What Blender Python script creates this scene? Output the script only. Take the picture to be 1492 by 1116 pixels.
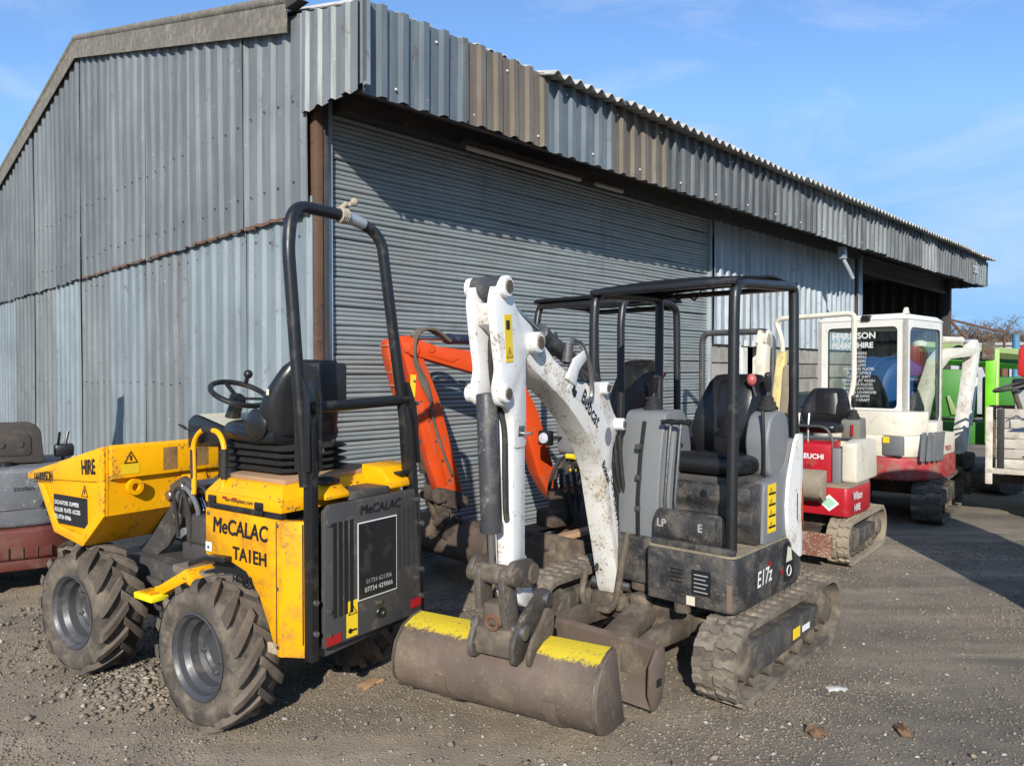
import bpy, bmesh, math, random
import numpy as np
from mathutils import Vector, Matrix

for o in list(bpy.data.objects):
    bpy.data.objects.remove(o, do_unlink=True)
scene = bpy.context.scene
COL = scene.collection
R = math.radians

# ------------------------------------------------------------------ camera
cam = bpy.data.cameras.new('camera')
cam.sensor_width = 36.0
cam.lens = 25.99
cam.clip_start = 0.05
cam.clip_end = 3000
cam_ob = bpy.data.objects.new('camera', cam)
COL.objects.link(cam_ob)
cam_ob.location = (0, 0, 1.7)
cam_ob.rotation_euler = (R(90 - 0.957), 0, 0)
scene.camera = cam_ob

# ------------------------------------------------------------------ light
SUN_AZ = 5.0      # degrees the light travels to the right of straight ahead
SUN_EL = 26.5
world = bpy.data.worlds.new('World')
scene.world = world
world.use_nodes = True
wn, wl = world.node_tree.nodes, world.node_tree.links
wn.clear()
wout = wn.new('ShaderNodeOutputWorld')
wbg = wn.new('ShaderNodeBackground')
wsky = wn.new('ShaderNodeTexSky')
wsky.sky_type = 'NISHITA'
wsky.sun_disc = False
wsky.sun_elevation = R(SUN_EL)
wsky.sun_rotation = R(180 + SUN_AZ)
wsky.altitude = 50
wsky.air_density = 1.0
wsky.dust_density = 0.1
wsky.ozone_density = 5.5
wbg.inputs["Strength"].default_value = 0.125
tc = wn.new('ShaderNodeTexCoord')
mp = wn.new('ShaderNodeMapping')
mp.inputs['Scale'].default_value = (2.0, 3.2, 7.0)
mp.inputs['Rotation'].default_value = (0.2, 0.35, 0.5)
cn = wn.new('ShaderNodeTexNoise')
cn.inputs['Scale'].default_value = 1.35
cn.inputs['Detail'].default_value = 7
cn.inputs['Roughness'].default_value = 0.62
cn.inputs['Distortion'].default_value = 0.6
cr = wn.new('ShaderNodeValToRGB')
cr.color_ramp.elements[0].position = 0.46
cr.color_ramp.elements[0].color = (0, 0, 0, 1)
cr.color_ramp.elements[1].position = 0.80
cr.color_ramp.elements[1].color = (0.6, 0.6, 0.6, 1)
cm = wn.new('ShaderNodeMix')
cm.data_type = 'RGBA'
cm.inputs['B'].default_value = (3.7, 4.1, 4.8, 1)
lim = wn.new('ShaderNodeMix')            # keeps the whole dome within the camera's range
lim.data_type = 'RGBA'; lim.blend_type = 'DARKEN'
lim.inputs['Factor'].default_value = 1.0
lim.inputs['B'].default_value = (1.45, 2.8, 4.6, 1)
wl.new(tc.outputs['Generated'], mp.inputs['Vector'])
wl.new(mp.outputs['Vector'], cn.inputs['Vector'])
wl.new(cn.outputs['Fac'], cr.inputs['Fac'])
wl.new(cr.outputs['Color'], cm.inputs['Factor'])
wl.new(wsky.outputs['Color'], lim.inputs['A'])
wl.new(lim.outputs['Result'], cm.inputs['A'])
wl.new(cm.outputs['Result'], wbg.inputs['Color'])
wl.new(wbg.outputs['Background'], wout.inputs['Surface'])

sun = bpy.data.lights.new('sun', 'SUN')
sun.energy = 3.3
sun.angle = R(0.5)
sun.color = (1.0, 0.945, 0.86)
sun_ob = bpy.data.objects.new('sun', sun)
COL.objects.link(sun_ob)
sd = Vector((math.sin(R(SUN_AZ)) * math.cos(R(SUN_EL)), math.cos(R(SUN_AZ)) * math.cos(R(SUN_EL)), -math.sin(R(SUN_EL))))
sun_ob.rotation_euler = sd.to_track_quat('-Z', 'Y').to_euler()
sun_ob.location = (-2, -20, 12)

vs = scene.view_settings
vs.view_transform = 'Standard'
vs.look = 'None'
vs.exposure = 0.8
vs.gamma = 1.0
vs.use_curve_mapping = False
scene.render.engine = 'CYCLES'
scene.cycles.max_bounces = 6
scene.render.resolution_x = 1024
scene.render.resolution_y = 765

# ------------------------------------------------------------------ helpers
def tag(o, label=None, cat=None, group=None, kind=None):
    if label: o['label'] = label
    if cat: o['category'] = cat
    if group: o['group'] = group
    if kind: o['kind'] = kind
    return o

def empty(name, loc=(0, 0, 0), rz=0.0, rx=0.0, ry=0.0, parent=None):
    o = bpy.data.objects.new(name, None)
    COL.objects.link(o)
    o.location = loc
    o.rotation_euler = (R(rx), R(ry), R(rz))
    o.empty_display_size = 0.1
    if parent: o.parent = parent
    return o

def obj(name, me, mat=None, parent=None):
    o = bpy.data.objects.new(name, me)
    COL.objects.link(o)
    if mat is not None and not me.materials:
        me.materials.append(mat)
    if parent: o.parent = parent
    return o

def copy_tree(o, parent=None):
    c = o.copy()
    COL.objects.link(c)
    if parent: c.parent = parent
    for ch in list(o.children):
        copy_tree(ch, c)
    return c

def bevelled(vs, fs, w, seg=2, ang=28):
    bm = bmesh.new()
    bv = [bm.verts.new(v) for v in vs]
    for f in fs:
        try: bm.faces.new([bv[i] for i in f])
        except ValueError: pass
    bmesh.ops.recalc_face_normals(bm, faces=bm.faces)
    es = [e for e in bm.edges if len(e.link_faces) == 2 and e.calc_face_angle(0) > R(ang)]
    if es:
        bmesh.ops.bevel(bm, geom=es, offset=w, segments=seg, profile=0.5, affect='EDGES', clamp_overlap=True)
    bm.verts.index_update()
    ov = [tuple(v.co) for v in bm.verts]
    of = [[v.index for v in f.verts] for f in bm.faces]
    bm.free()
    return ov, of

def fillet(pts, r, n=5):
    pts = [Vector(p) for p in pts]
    if r <= 0: return pts
    out = [pts[0]]
    for i in range(1, len(pts) - 1):
        a, b, c = pts[i - 1], pts[i], pts[i + 1]
        d1, d2 = (a - b), (c - b)
        l = min(r, d1.length * 0.49, d2.length * 0.49)
        p, q = b + d1.normalized() * l, b + d2.normalized() * l
        for k in range(n + 1):
            t = k / n
            out.append(p.lerp(b, t).lerp(b.lerp(q, t), t))
    out.append(pts[-1])
    return out

def catmull(pts, n=6):
    pts = [Vector(p) for p in pts]
    P = [pts[0] * 2 - pts[1]] + pts + [pts[-1] * 2 - pts[-2]]
    out = []
    for i in range(1, len(P) - 2):
        for k in range(n):
            t = k / n
            a, b, c, d = P[i - 1], P[i], P[i + 1], P[i + 2]
            out.append(0.5 * ((2 * b) + (c - a) * t + (2 * a - 5 * b + 4 * c - d) * t * t + (3 * b - a - 3 * c + d) * t ** 3))
    out.append(pts[-1])
    return out

class MB:
    def __init__(s):
        s.v, s.f = [], []
    def add(s, vs, fs):
        n = len(s.v)
        s.v += [tuple(v) for v in vs]
        s.f += [[i + n for i in f] for f in fs]
        return s
    def box(s, c, d, rot=None, bev=0.0, seg=2):
        x, y, z = d[0] / 2, d[1] / 2, d[2] / 2
        vs = [(-x, -y, -z), (x, -y, -z), (x, y, -z), (-x, y, -z), (-x, -y, z), (x, -y, z), (x, y, z), (-x, y, z)]
        fs = [(3, 2, 1, 0), (4, 5, 6, 7), (0, 1, 5, 4), (1, 2, 6, 5), (2, 3, 7, 6), (3, 0, 4, 7)]
        if bev > 0: vs, fs = bevelled(vs, fs, bev, seg)
        M = Matrix.Translation(c)
        if rot is not None:
            M = M @ (rot if isinstance(rot, Matrix) else Matrix.Rotation(rot, 4, 'Z'))
        return s.add([M @ Vector(v) for v in vs], fs)
    def bx(s, x0, x1, y0, y1, z0, z1, bev=0.0, seg=2):
        return s.box(((x0 + x1) / 2, (y0 + y1) / 2, (z0 + z1) / 2), (abs(x1 - x0), abs(y1 - y0), abs(z1 - z0)), None, bev, seg)
    def prism(s, poly, a, b, axis='y', bev=0.0, seg=2, M=None):
        n = len(poly)
        if axis == 'y': mk = lambda p, t: (p[0], t, p[1])
        elif axis == 'x': mk = lambda p, t: (t, p[0], p[1])
        else: mk = lambda p, t: (p[0], p[1], t)
        vs = [mk(p, a) for p in poly] + [mk(p, b) for p in poly]
        fs = [list(range(n))[::-1], list(range(n, 2 * n))] + [(i, (i + 1) % n, n + (i + 1) % n, n + i) for i in range(n)]
        vs, fs = bevelled(vs, fs, bev, seg) if bev > 0 else bevelled(vs, fs, 0.0001, 1, 400)
        if M is not None: vs = [M @ Vector(v) for v in vs]
        return s.add(vs, fs)
    def loft(s, rings, caps=True, closed=True):
        n = len(rings[0]); vs = []; fs = []
        for r in rings: vs += [tuple(p) for p in r]
        m = n if closed else n - 1
        for i in range(len(rings) - 1):
            for j in range(m):
                fs.append((i * n + j, i * n + (j + 1) % n, (i + 1) * n + (j + 1) % n, (i + 1) * n + j))
        if caps and closed:
            fs.append(list(range(n))[::-1]); fs.append([(len(rings) - 1) * n + j for j in range(n)])
        return s.add(vs, fs)
    def tube(s, pts, r, n=10, fr=0.0, fn=5, caps=True, scale=None):
        pts = fillet(pts, fr, fn) if fr else [Vector(p) for p in pts]
        rings = []
        up = None
        for i, p in enumerate(pts):
            t = (pts[min(i + 1, len(pts) - 1)] - pts[max(i - 1, 0)])
            if t.length < 1e-9: t = Vector((0, 0, 1))
            t.normalize()
            if up is None:
                up = Vector((0, 0, 1)) if abs(t.z) < 0.9 else Vector((1, 0, 0))
            x = t.cross(up)
            if x.length < 1e-6: x = t.cross(Vector((0, 1, 0.1)))
            x.normalize(); up = x.cross(t).normalized()
            rr = r if not callable(r) else r(i / (len(pts) - 1))
            ring = []
            for k in range(n):
                a = 2 * math.pi * k / n
                ring.append(p + x * (math.cos(a) * rr) + up * (math.sin(a) * rr * (scale or 1)))
            rings.append(ring)
        return s.loft(rings, caps)
    def cyl(s, p0, p1, r, n=16, r2=None):
        p0, p1 = Vector(p0), Vector(p1)
        t = (p1 - p0).normalized()
        a = Vector((0, 0, 1)) if abs(t.z) < 0.9 else Vector((1, 0, 0))
        x = t.cross(a).normalized(); y = t.cross(x).normalized()
        r2 = r if r2 is None else r2
        ra = [p0 + (x * math.cos(2 * math.pi * k / n) + y * math.sin(2 * math.pi * k / n)) * r for k in range(n)]
        rb = [p1 + (x * math.cos(2 * math.pi * k / n) + y * math.sin(2 * math.pi * k / n)) * r2 for k in range(n)]
        return s.loft([ra, rb])
    def pin(s, p0, p1, r, n=14, b=0.004):
        p0, p1 = Vector(p0), Vector(p1); t = (p1 - p0).normalized()
        s.lathe([(r - b, 0), (r, b), (r, (p1 - p0).length - b), (r - b, (p1 - p0).length)], p0, t, n, cap=True)
        return s
    def lathe(s, prof, p0, axis, n=24, cap=False):
        t = Vector(axis).normalized(); p0 = Vector(p0)
        a = Vector((0, 0, 1)) if abs(t.z) < 0.9 else Vector((1, 0, 0))
        x = t.cross(a).normalized(); y = t.cross(x).normalized()
        rings = [[p0 + t * h + (x * math.cos(2 * math.pi * k / n) + y * math.sin(2 * math.pi * k / n)) * r for k in range(n)] for r, h in prof]
        return s.loft(rings, cap)
    def sphere(s, c, r, n=10, m=6, sc=(1, 1, 1)):
        rings = []
        for i in range(m + 1):
            th = math.pi * (0.02 + 0.96 * i / m)
            rings.append([(c[0] + sc[0] * r * math.sin(th) * math.cos(2 * math.pi * k / n), c[1] + sc[1] * r * math.sin(th) * math.sin(2 * math.pi * k / n), c[2] - sc[2] * r * math.cos(th)) for k in range(n)])
        return s.loft(rings)
    def mesh(s, name, ang=32):
        me = bpy.data.meshes.new(name)
        me.from_pydata(s.v, [], s.f)
        bm = bmesh.new(); bm.from_mesh(me)
        bmesh.ops.recalc_face_normals(bm, faces=bm.faces)
        bm.to_mesh(me); bm.free()
        me.polygons.foreach_set('use_smooth', [True] * len(me.polygons))
        me.set_sharp_from_angle(angle=R(ang))
        return me
    def build(s, name, mat, parent=None, ang=32):
        return obj(name, s.mesh(name, ang), mat, parent)

# ------------------------------------------------------------------ materials
MATS = {}
def nodes_of(name):
    m = bpy.data.materials.new(name)
    m.use_nodes = True
    nt = m.node_tree
    b = nt.nodes['Principled BSDF']
    return m, nt, nt.nodes, nt.links, b

def noise(nt, vec, scale, detail=5, rough=0.6, dist=0.0):
    n = nt.nodes.new('ShaderNodeTexNoise')
    n.inputs['Scale'].default_value = scale
    n.inputs['Detail'].default_value = detail
    n.inputs['Roughness'].default_value = rough
    n.inputs['Distortion'].default_value = dist
    nt.links.new(vec, n.inputs['Vector'])
    return n.outputs['Fac']

def ramp(nt, fac, lo, hi, a=0.0, b=1.0):
    n = nt.nodes.new('ShaderNodeMapRange')
    n.inputs['From Min'].default_value = lo
    n.inputs['From Max'].default_value = hi
    n.inputs['To Min'].default_value = a
    n.inputs['To Max'].default_value = b
    nt.links.new(fac, n.inputs['Value'])
    return n.outputs['Result']

def mixc(nt, fac, a, b, blend='MIX'):
    n = nt.nodes.new('ShaderNodeMix')
    n.data_type = 'RGBA'
    n.blend_type = blend
    for s, v in (('A', a), ('B', b)):
        if isinstance(v, (tuple, list)):
            n.inputs[s].default_value = (v[0], v[1], v[2], 1)
        else: nt.links.new(v, n.inputs[s])
    if isinstance(fac, (int, float)): n.inputs['Factor'].default_value = fac
    else: nt.links.new(fac, n.inputs['Factor'])
    return n.outputs['Result']

def mathn(nt, op, a, b):
    n = nt.nodes.new('ShaderNodeMath'); n.operation = op
    for i, v in enumerate((a, b)):
        if isinstance(v, (int, float)): n.inputs[i].default_value = v
        else: nt.links.new(v, n.inputs[i])
    return n.outputs[0]

def coords(nt, scale=(1, 1, 1), rnd=0.0, what='Object'):
    t = nt.nodes.new('ShaderNodeTexCoord')
    m = nt.nodes.new('ShaderNodeMapping')
    m.inputs['Scale'].default_value = scale
    nt.links.new(t.outputs[what], m.inputs['Vector'])
    if rnd:
        oi = nt.nodes.new('ShaderNodeObjectInfo')
        mm = mathn(nt, 'MULTIPLY', oi.outputs['Random'], rnd)
        nt.links.new(mm, m.inputs['Location'])
    return m.outputs['Vector']

def paint(name, col, rough=0.45, dirt=(0.20, 0.165, 0.12), amt=0.3, band=None, scale=7.0, metal=0.0, chip=None, chipamt=0.3, bump=0.15, var=0.12, rnd=3.0, spec=0.5, hue=0.0, fine=0.5):
    if name in MATS: return MATS[name]
    m, nt, N, L, b = nodes_of(name)
    v = coords(nt, rnd=rnd)
    n1 = noise(nt, v, scale, 7, 0.65, 0.3)
    n2 = noise(nt, v, scale * 0.35, 4, 0.6)
    n3 = noise(nt, v, scale * 9, 4, 0.7)
    dark = tuple(c * (1 - var) for c in col); lite = tuple(min(1, c * (1 + var)) for c in col)
    c = mixc(nt, ramp(nt, n2, 0.35, 0.65), dark, lite)
    if hue:
        oi = N.new('ShaderNodeObjectInfo')
        hs = N.new('ShaderNodeHueSaturation')
        L.new(c, hs.inputs['Color'])
        L.new(ramp(nt, oi.outputs['Random'], 0, 1, 1 - hue, 1 + hue), hs.inputs['Value'])
        c = hs.outputs['Color']
    if chip is not None:
        ch = ramp(nt, mathn(nt, 'ADD', n3, mathn(nt, 'MULTIPLY', n1, 0.6)), 1.03 - chipamt * 0.35, 1.06 - chipamt * 0.35)
        c = mixc(nt, ch, c, chip)
    th = 0.72 - amt * 0.34
    d1 = ramp(nt, n1, th - 0.05, th + 0.16)
    d2 = ramp(nt, mathn(nt, 'ADD', mathn(nt, 'MULTIPLY', n3, 0.55), mathn(nt, 'MULTIPLY', n1, 0.45)), th - 0.02, th + 0.1)
    dm = mathn(nt, 'MAXIMUM', mathn(nt, 'MULTIPLY', d1, min(1, 0.35 + amt)), mathn(nt, 'MULTIPLY', d2, fine))
    c = mixc(nt, dm, c, dirt)
    if band is not None:      # sprayed band of paint above a height, with ragged worn edges
        sp = N.new('ShaderNodeSeparateXYZ'); L.new(v, sp.inputs['Vector'])
        e = mathn(nt, 'ADD', sp.outputs['Z'], mathn(nt, 'ADD', mathn(nt, 'MULTIPLY', n1, 0.05), mathn(nt, 'MULTIPLY', n3, 0.055)))
        c = mixc(nt, ramp(nt, e, band[0], band[0] + 0.012), c, band[1])
        c = mixc(nt, ramp(nt, n3, 0.60, 0.66, 0, 0.75), c, dirt)
    L.new(c, b.inputs['Base Color'])
    rg = ramp(nt, dm, 0, 1, rough, min(0.95, rough + 0.45))
    rr = mathn(nt, 'ADD', rg, ramp(nt, n3, 0.3, 0.7, -0.06, 0.06))
    L.new(rr, b.inputs['Roughness'])
    b.inputs['Metallic'].default_value = metal
    b.inputs['Specular IOR Level'].default_value = spec
    if bump:
        bp = N.new('ShaderNodeBump')
        bp.inputs['Strength'].default_value = bump
        bp.inputs['Distance'].default_value = 0.01
        L.new(mathn(nt, 'ADD', mathn(nt, 'MULTIPLY', n3, 0.5), dm), bp.inputs['Height'])
        L.new(bp.outputs['Normal'], b.inputs['Normal'])
    MATS[name] = m
    return m

def flat(name, col, rough=0.5, metal=0.0, spec=0.5):
    return paint(name, col, rough, amt=0.12, var=0.06, bump=0.05, metal=metal, spec=spec, fine=0.2)

BLACK = paint('black_paint', (0.012, 0.012, 0.013), 0.35, amt=0.3, dirt=(0.10, 0.085, 0.07), var=0.2, bump=0.06)
STEEL = paint('bare_steel', (0.32, 0.31, 0.30), 0.35, metal=0.9, amt=0.35)
CHROME = paint('chrome_rod', (0.62, 0.62, 0.63), 0.16, metal=1.0, amt=0.1, bump=0.02)
RUBBER = paint('rubber_black', (0.02, 0.019, 0.018), 0.7, amt=0.3, dirt=(0.13, 0.11, 0.09), bump=0.1)
MUD = paint('dried_mud_steel', (0.085, 0.066, 0.048), 0.85, amt=0.6, dirt=(0.22, 0.175, 0.125), chip=(0.05, 0.03, 0.02), bump=0.5, var=0.3)
GLASSY = None

def text(s, size, origin, xdir, updir, mat, parent, name='lettering', bold=0.0, align='LEFT', xs=1.0, shear=0.0, off=0.0025):
    cu = bpy.data.curves.new('t', 'FONT')
    cu.body = s; cu.size = size; cu.align_x = align
    cu.shear = shear
    cu.resolution_u = 3
    tmp = bpy.data.objects.new('t', cu)
    COL.objects.link(tmp)
    dg = bpy.context.evaluated_depsgraph_get()
    me = bpy.data.meshes.new_from_object(tmp.evaluated_get(dg))
    bpy.data.objects.remove(tmp, do_unlink=True)
    bpy.data.curves.remove(cu)
    if bold > 0:            # heavier strokes: the glyphs laid over themselves, each a hair above the last
        bm = bmesh.new()
        bb_ = max(bold, 0.012) * size * 0.9
        for k, (ox, oy) in enumerate(((0, 0), (bb_, 0), (-bb_, 0), (0, bb_), (0, -bb_))):
            m2 = me.copy(); m2.transform(Matrix.Translation((ox, oy, 0.00025 * k))); bm.from_mesh(m2); bpy.data.meshes.remove(m2)
        bm.to_mesh(me); bm.free()
    X = Vector(xdir).normalized(); U = Vector(updir); U = (U - X * U.dot(X)).normalized(); Nn = X.cross(U)
    M = Matrix(((X.x * xs, U.x, Nn.x, origin[0] + Nn.x * off), (X.y * xs, U.y, Nn.y, origin[1] + Nn.y * off), (X.z * xs, U.z, Nn.z, origin[2] + Nn.z * off), (0, 0, 0, 1)))
    me.transform(M)
    me.materials.clear()
    me.materials.append(mat)
    o = bpy.data.objects.new(name, me)
    COL.objects.link(o)
    o.parent = parent
    return o

def plate(name, origin, xdir, updir, w, h, mat, parent, t=0.002, corner=0.0):
    """thin sticker / plate: origin is its lower left corner"""
    X = Vector(xdir).normalized(); U = Vector(updir); U = (U - X * U.dot(X)).normalized(); Nn = X.cross(U)
    o0 = Vector(origin)
    vs = []
    for k in (0.0004, t):
        for a, b in ((0, 0), (w, 0), (w, h), (0, h)):
            vs.append(o0 + X * a + U * b + Nn * k)
    mb = MB().add(vs, [(3, 2, 1, 0), (4, 5, 6, 7), (0, 1, 5, 4), (1, 2, 6, 5), (2, 3, 7, 6), (3, 0, 4, 7)])
    return mb.build(name, mat, parent)
# ------------------------------------------------------------------ the shed
KX, KY = -1.494, 5.536
shed = empty('steel_shed', (KX, KY, 0), 45)
tag(shed, 'long grey corrugated steel shed with roller shutter and deep front fascia', 'shed')

def cladmat(name, c1, c2, rough=0.55, streak=(0.22, 0.22, 0.215), white=0.35):
    m, nt, N, L, b = nodes_of(name)
    v = coords(nt, rnd=9.0)
    vstk = coords(nt, (9, 9, 0.55), rnd=9.0)
    a = noise(nt, v, 1.1, 4, 0.6)
    s = noise(nt, vstk, 1.6, 6, 0.65)
    f = noise(nt, v, 26, 6, 0.72)
    g = noise(nt, v, 6.0, 5, 0.6)
    c = mixc(nt, ramp(nt, a, 0.36, 0.64), c1, c2)
    c = mixc(nt, ramp(nt, s, 0.47, 0.72, 0, 0.55), c, tuple(x * 0.55 for x in c1))
    c = mixc(nt, ramp(nt, s, 0.32, 0.46, 0.5, 0.0), c, streak)
    c = mixc(nt, ramp(nt, mathn(nt, 'ADD', mathn(nt, 'MULTIPLY', f, 0.62), mathn(nt, 'MULTIPLY', g, 0.38)), 0.612, 0.64, 0, white), c, (0.55, 0.55, 0.53))
    c = mixc(nt, ramp(nt, mathn(nt, 'ADD', mathn(nt, 'MULTIPLY', f, 0.4), mathn(nt, 'MULTIPLY', g, 0.6)), 0.37, 0.41, 0.6, 0.0), c, (0.10, 0.085, 0.075))
    oi = N.new('ShaderNodeObjectInfo')
    hs = N.new('ShaderNodeHueSaturation')
    L.new(c, hs.inputs['Color'])
    L.new(ramp(nt, oi.outputs['Random'], 0, 1, 0.90, 1.10), hs.inputs['Value'])
    L.new(hs.outputs['Color'], b.inputs['Base Color'])
    L.new(ramp(nt, s, 0.3, 0.7, rough - 0.08, rough + 0.15), b.inputs['Roughness'])
    b.inputs['Metallic'].default_value = 0.15
    bp = N.new('ShaderNodeBump'); bp.inputs['Strength'].default_value = 0.25; bp.inputs['Distance'].default_value = 0.012
    L.new(mathn(nt, 'ADD', a, mathn(nt, 'MULTIPLY', f, 0.12)), bp.inputs['Height'])
    L.new(bp.outputs['Normal'], b.inputs['Normal'])
    return m
C_UP = cladmat('cladding_weathered', (0.130, 0.142, 0.143), (0.175, 0.190, 0.191))
C_BLUE = cladmat('cladding_blue', (0.195, 0.232, 0.246), (0.25, 0.292, 0.304), white=0.4)
C_GREY = cladmat('cladding_greygreen', (0.150, 0.162, 0.162), (0.200, 0.215, 0.215))
C_FAS = cladmat('fascia_blue', (0.10, 0.125, 0.145), (0.14, 0.17, 0.19), white=0.25)
C_BRN = cladmat('fascia_brown', (0.13, 0.108, 0.083), (0.18, 0.15, 0.115), white=0.15)
C_DRK = cladmat('fascia_dark', (0.07, 0.078, 0.083), (0.12, 0.13, 0.135), white=0.2)
C_GALV = cladmat('cladding_galvanised', (0.24, 0.275, 0.30), (0.36, 0.40, 0.42), rough=0.4, white=0.2)
C_INT = cladmat('inner_brown_slat_shade', (0.03, 0.026, 0.022), (0.05, 0.042, 0.034), streak=(0.06, 0.05, 0.04), white=0.02)  # brown of the inner sheets; also paints shade on the bay slats
RUST = paint('rusty_edge', (0.15, 0.072, 0.038), 0.9, amt=0.6, dirt=(0.09, 0.085, 0.08), bump=0.4)
RUSTCOL = paint('rusty_brown_steel', (0.115, 0.062, 0.036), 0.8, amt=0.45, dirt=(0.05, 0.04, 0.035), bump=0.2, chip=(0.02, 0.018, 0.016), chipamt=0.35)
DARKST = paint('dark_old_steel', (0.05, 0.045, 0.042), 0.75, amt=0.4, dirt=(0.11, 0.09, 0.075), bump=0.2)
SLATM = None

def trap_profile(a0, a1, pitch, rib, slope, depth, phase=0.0):
    """points (a, offset) of a trapezoid sheet between a0 and a1: wide pan at 0, rib standing out by depth"""
    pts = []
    k = math.floor((a0 - phase) / pitch) - 1
    while phase + k * pitch < a1 + pitch:
        c = phase + k * pitch
        pts += [(c - rib / 2 - slope, 0), (c - rib / 2, depth), (c + rib / 2, depth), (c + rib / 2 + slope, 0)]
        k += 1
    out = []
    def val(a):
        for (p, q) in zip(pts, pts[1:]):
            if p[0] <= a <= q[0]:
                t = (a - p[0]) / max(1e-9, q[0] - p[0]); return p[1] + (q[1] - p[1]) * t
        return 0
    out.append((a0, val(a0)))
    out += [p for p in pts if a0 + 1e-4 < p[0] < a1 - 1e-4]
    out.append((a1, val(a1)))
    return out

def sheet(name, prof, mat, parent, place, zlo, zhi, rag=0.0, th=0.0016, nz=5, warp=0.006, seed=0):
    """place(a, off, z) -> point; zlo/zhi may be functions of a"""
    rn = random.Random(seed)
    zl = zlo if callable(zlo) else (lambda a: zlo)
    zh = zhi if callable(zhi) else (lambda a: zhi)
    lo = [zl(a) - rn.uniform(0, rag) for a, o in prof]
    ph = rn.uniform(0, 6)
    vs, fs = [], []
    n = len(prof)
    for side in (0, 1):
        for k in range(nz + 1):
            t = k / nz
            for i, (a, o) in enumerate(prof):
                z = lo[i] + (zh(a) - lo[i]) * t
                w = warp * (math.sin(a * 3.1 + ph + z * 0.7) + 0.6 * math.sin(z * 2.3 + ph * 2 + a))
                vs.append(place(a, o + w - side * th, z))
    m = n * (nz + 1)
    for k in range(nz):
        for i in range(n - 1):
            q = k * n + i
            fs.append((q, q + 1, q + n + 1, q + n))
            fs.append((m + q + n, m + q + n + 1, m + q + 1, m + q))
    for i in range(n - 1):
        fs.append((m + i, m + i + 1, i + 1, i))
        q = nz * n + i
        fs.append((q, q + 1, m + q + 1, m + q))
    me = bpy.data.meshes.new(name)
    me.from_pydata(vs, [], fs)
    o = obj(name, me, mat, parent)
    return o

RIDGE_Y, RIDGE_Z, EAVE_Z = 5.62, 5.83, 4.17
S_F = (RIDGE_Z - EAVE_Z) / (RIDGE_Y + 0.72)
S_B = 0.19
def roofz(y):
    return RIDGE_Z - S_F * (RIDGE_Y - y) if y < RIDGE_Y else RIDGE_Z - S_B * (y - RIDGE_Y)
LEN, BACK = 16.45, 12.4

# gable wall: outer face looks towards -x of the shed
gw = empty('gable_wall', parent=shed)
gp = lambda a, o, z: (-o - 0.002, a, z)
gpu = lambda a, o, z: (-o - 0.046, a, z)
edges_lo = [-0.02, 1.0, 2.28, 3.46, 4.58, 5.7, 6.9, 8.1, 9.4, 10.8, 12.4]
lowmats = [C_BLUE, C_BLUE, C_GREY, C_BLUE, C_GREY, C_BLUE, C_GREY, C_GREY, C_BLUE, C_GREY]
for i, (a, b_) in enumerate(zip(edges_lo, edges_lo[1:])):
    sheet('cladding_sheet', trap_profile(a, b_ + 0.03, 0.236, 0.05, 0.034, 0.024, 0.05), lowmats[i], gw, lambda a, o, z, k=i: (-o - 0.004 - 0.011 * (k % 2), a, z), 0.03, 3.0, 0.0, seed=i, warp=0.004)
edges_up = [-0.03, 0.98, 2.1, 3.3, 4.4, 5.62, 6.8, 8.0, 9.2, 10.6, 12.4]
for i, (a, b_) in enumerate(zip(edges_up, edges_up[1:])):
    sheet('cladding_sheet', trap_profile(a, b_ + 0.03, 0.236, 0.05, 0.034, 0.024, 0.05), C_UP if i % 3 else C_GREY, gw, lambda a, o, z, k=i: (-o - 0.045 - 0.011 * (k % 2), a, z), 2.88, lambda a: roofz(a) - 0.03, 0.03, seed=40 + i)
sheet('cladding_sheet', trap_profile(-0.76, 0.05, 0.182, 0.05, 0.02, 0.026, -0.04), C_GREY, gw, lambda a, o, z: (-o - 0.062, a, z), lambda a: 3.585 + 0.03 * (a + 0.72), lambda a: max(4.19, roofz(a) - 0.02), 0.02, seed=77)
# rusty lip along the joint of upper and lower sheets
for i in range(5):
    mb = MB()
    a0, a1 = edges_up[i] + 0.02, edges_up[i + 1] - 0.02
    prof = trap_profile(a0, a1, 0.236, 0.05, 0.034, 0.024, 0.05)
    rn = random.Random(i)
    vs, fs = [], []
    for (a, o_) in prof:
        h = rn.uniform(0.002, 0.016)
        q0 = 0.0475 + 0.011 * (i % 2)
        vs += [(-o_ - q0, a, 2.872 - h * .7), (-o_ - q0, a, 2.878 + h), (-o_ - q0 + .004, a, 2.872 - h * .7)]
    for k in range(len(prof) - 1):
        fs += [(k * 3, k * 3 + 3, k * 3 + 4, k * 3 + 1), (k * 3, k * 3 + 2, k * 3 + 5, k * 3 + 3)]
    mb.add(vs, fs).build('rusted_sheet_edge', RUST, gw)

# fascia over the front
fa = empty('front_fascia', parent=shed)
fx = [-0.045 + 0.91 * i for i in range(19)]
fm = [C_FAS, C_BRN, C_FAS, C_BRN, C_DRK, C_DRK, C_DRK, C_DRK, C_GREY, C_DRK, C_GREY, C_DRK, C_DRK, C_GREY, C_DRK, C_DRK, C_DRK, C_FAS]
for i in range(18):
    a, b_ = fx[i], min(fx[i] + 0.92, 16.5)
    ztop = 4.20 if i < 2 else 4.165
    dz = random.Random(i + 5).uniform(-0.02, 0.02)
    sheet('fascia_sheet', trap_profile(a, b_, 0.182, 0.05, 0.016, 0.036, 0.13), fm[i], fa, lambda a, o, z, k=i: (a, -0.72 - o - 0.003 * (k % 2), z), 3.575 + dz, ztop, 0.012, seed=100 + i, nz=3)
MB().bx(-0.055, -0.02, -0.80, -0.762, 3.60, 4.22).bx(-0.055, -0.048, -0.80, -0.66, 3.62, 4.215).build('corner_flashing', C_GALV, fa)
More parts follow.
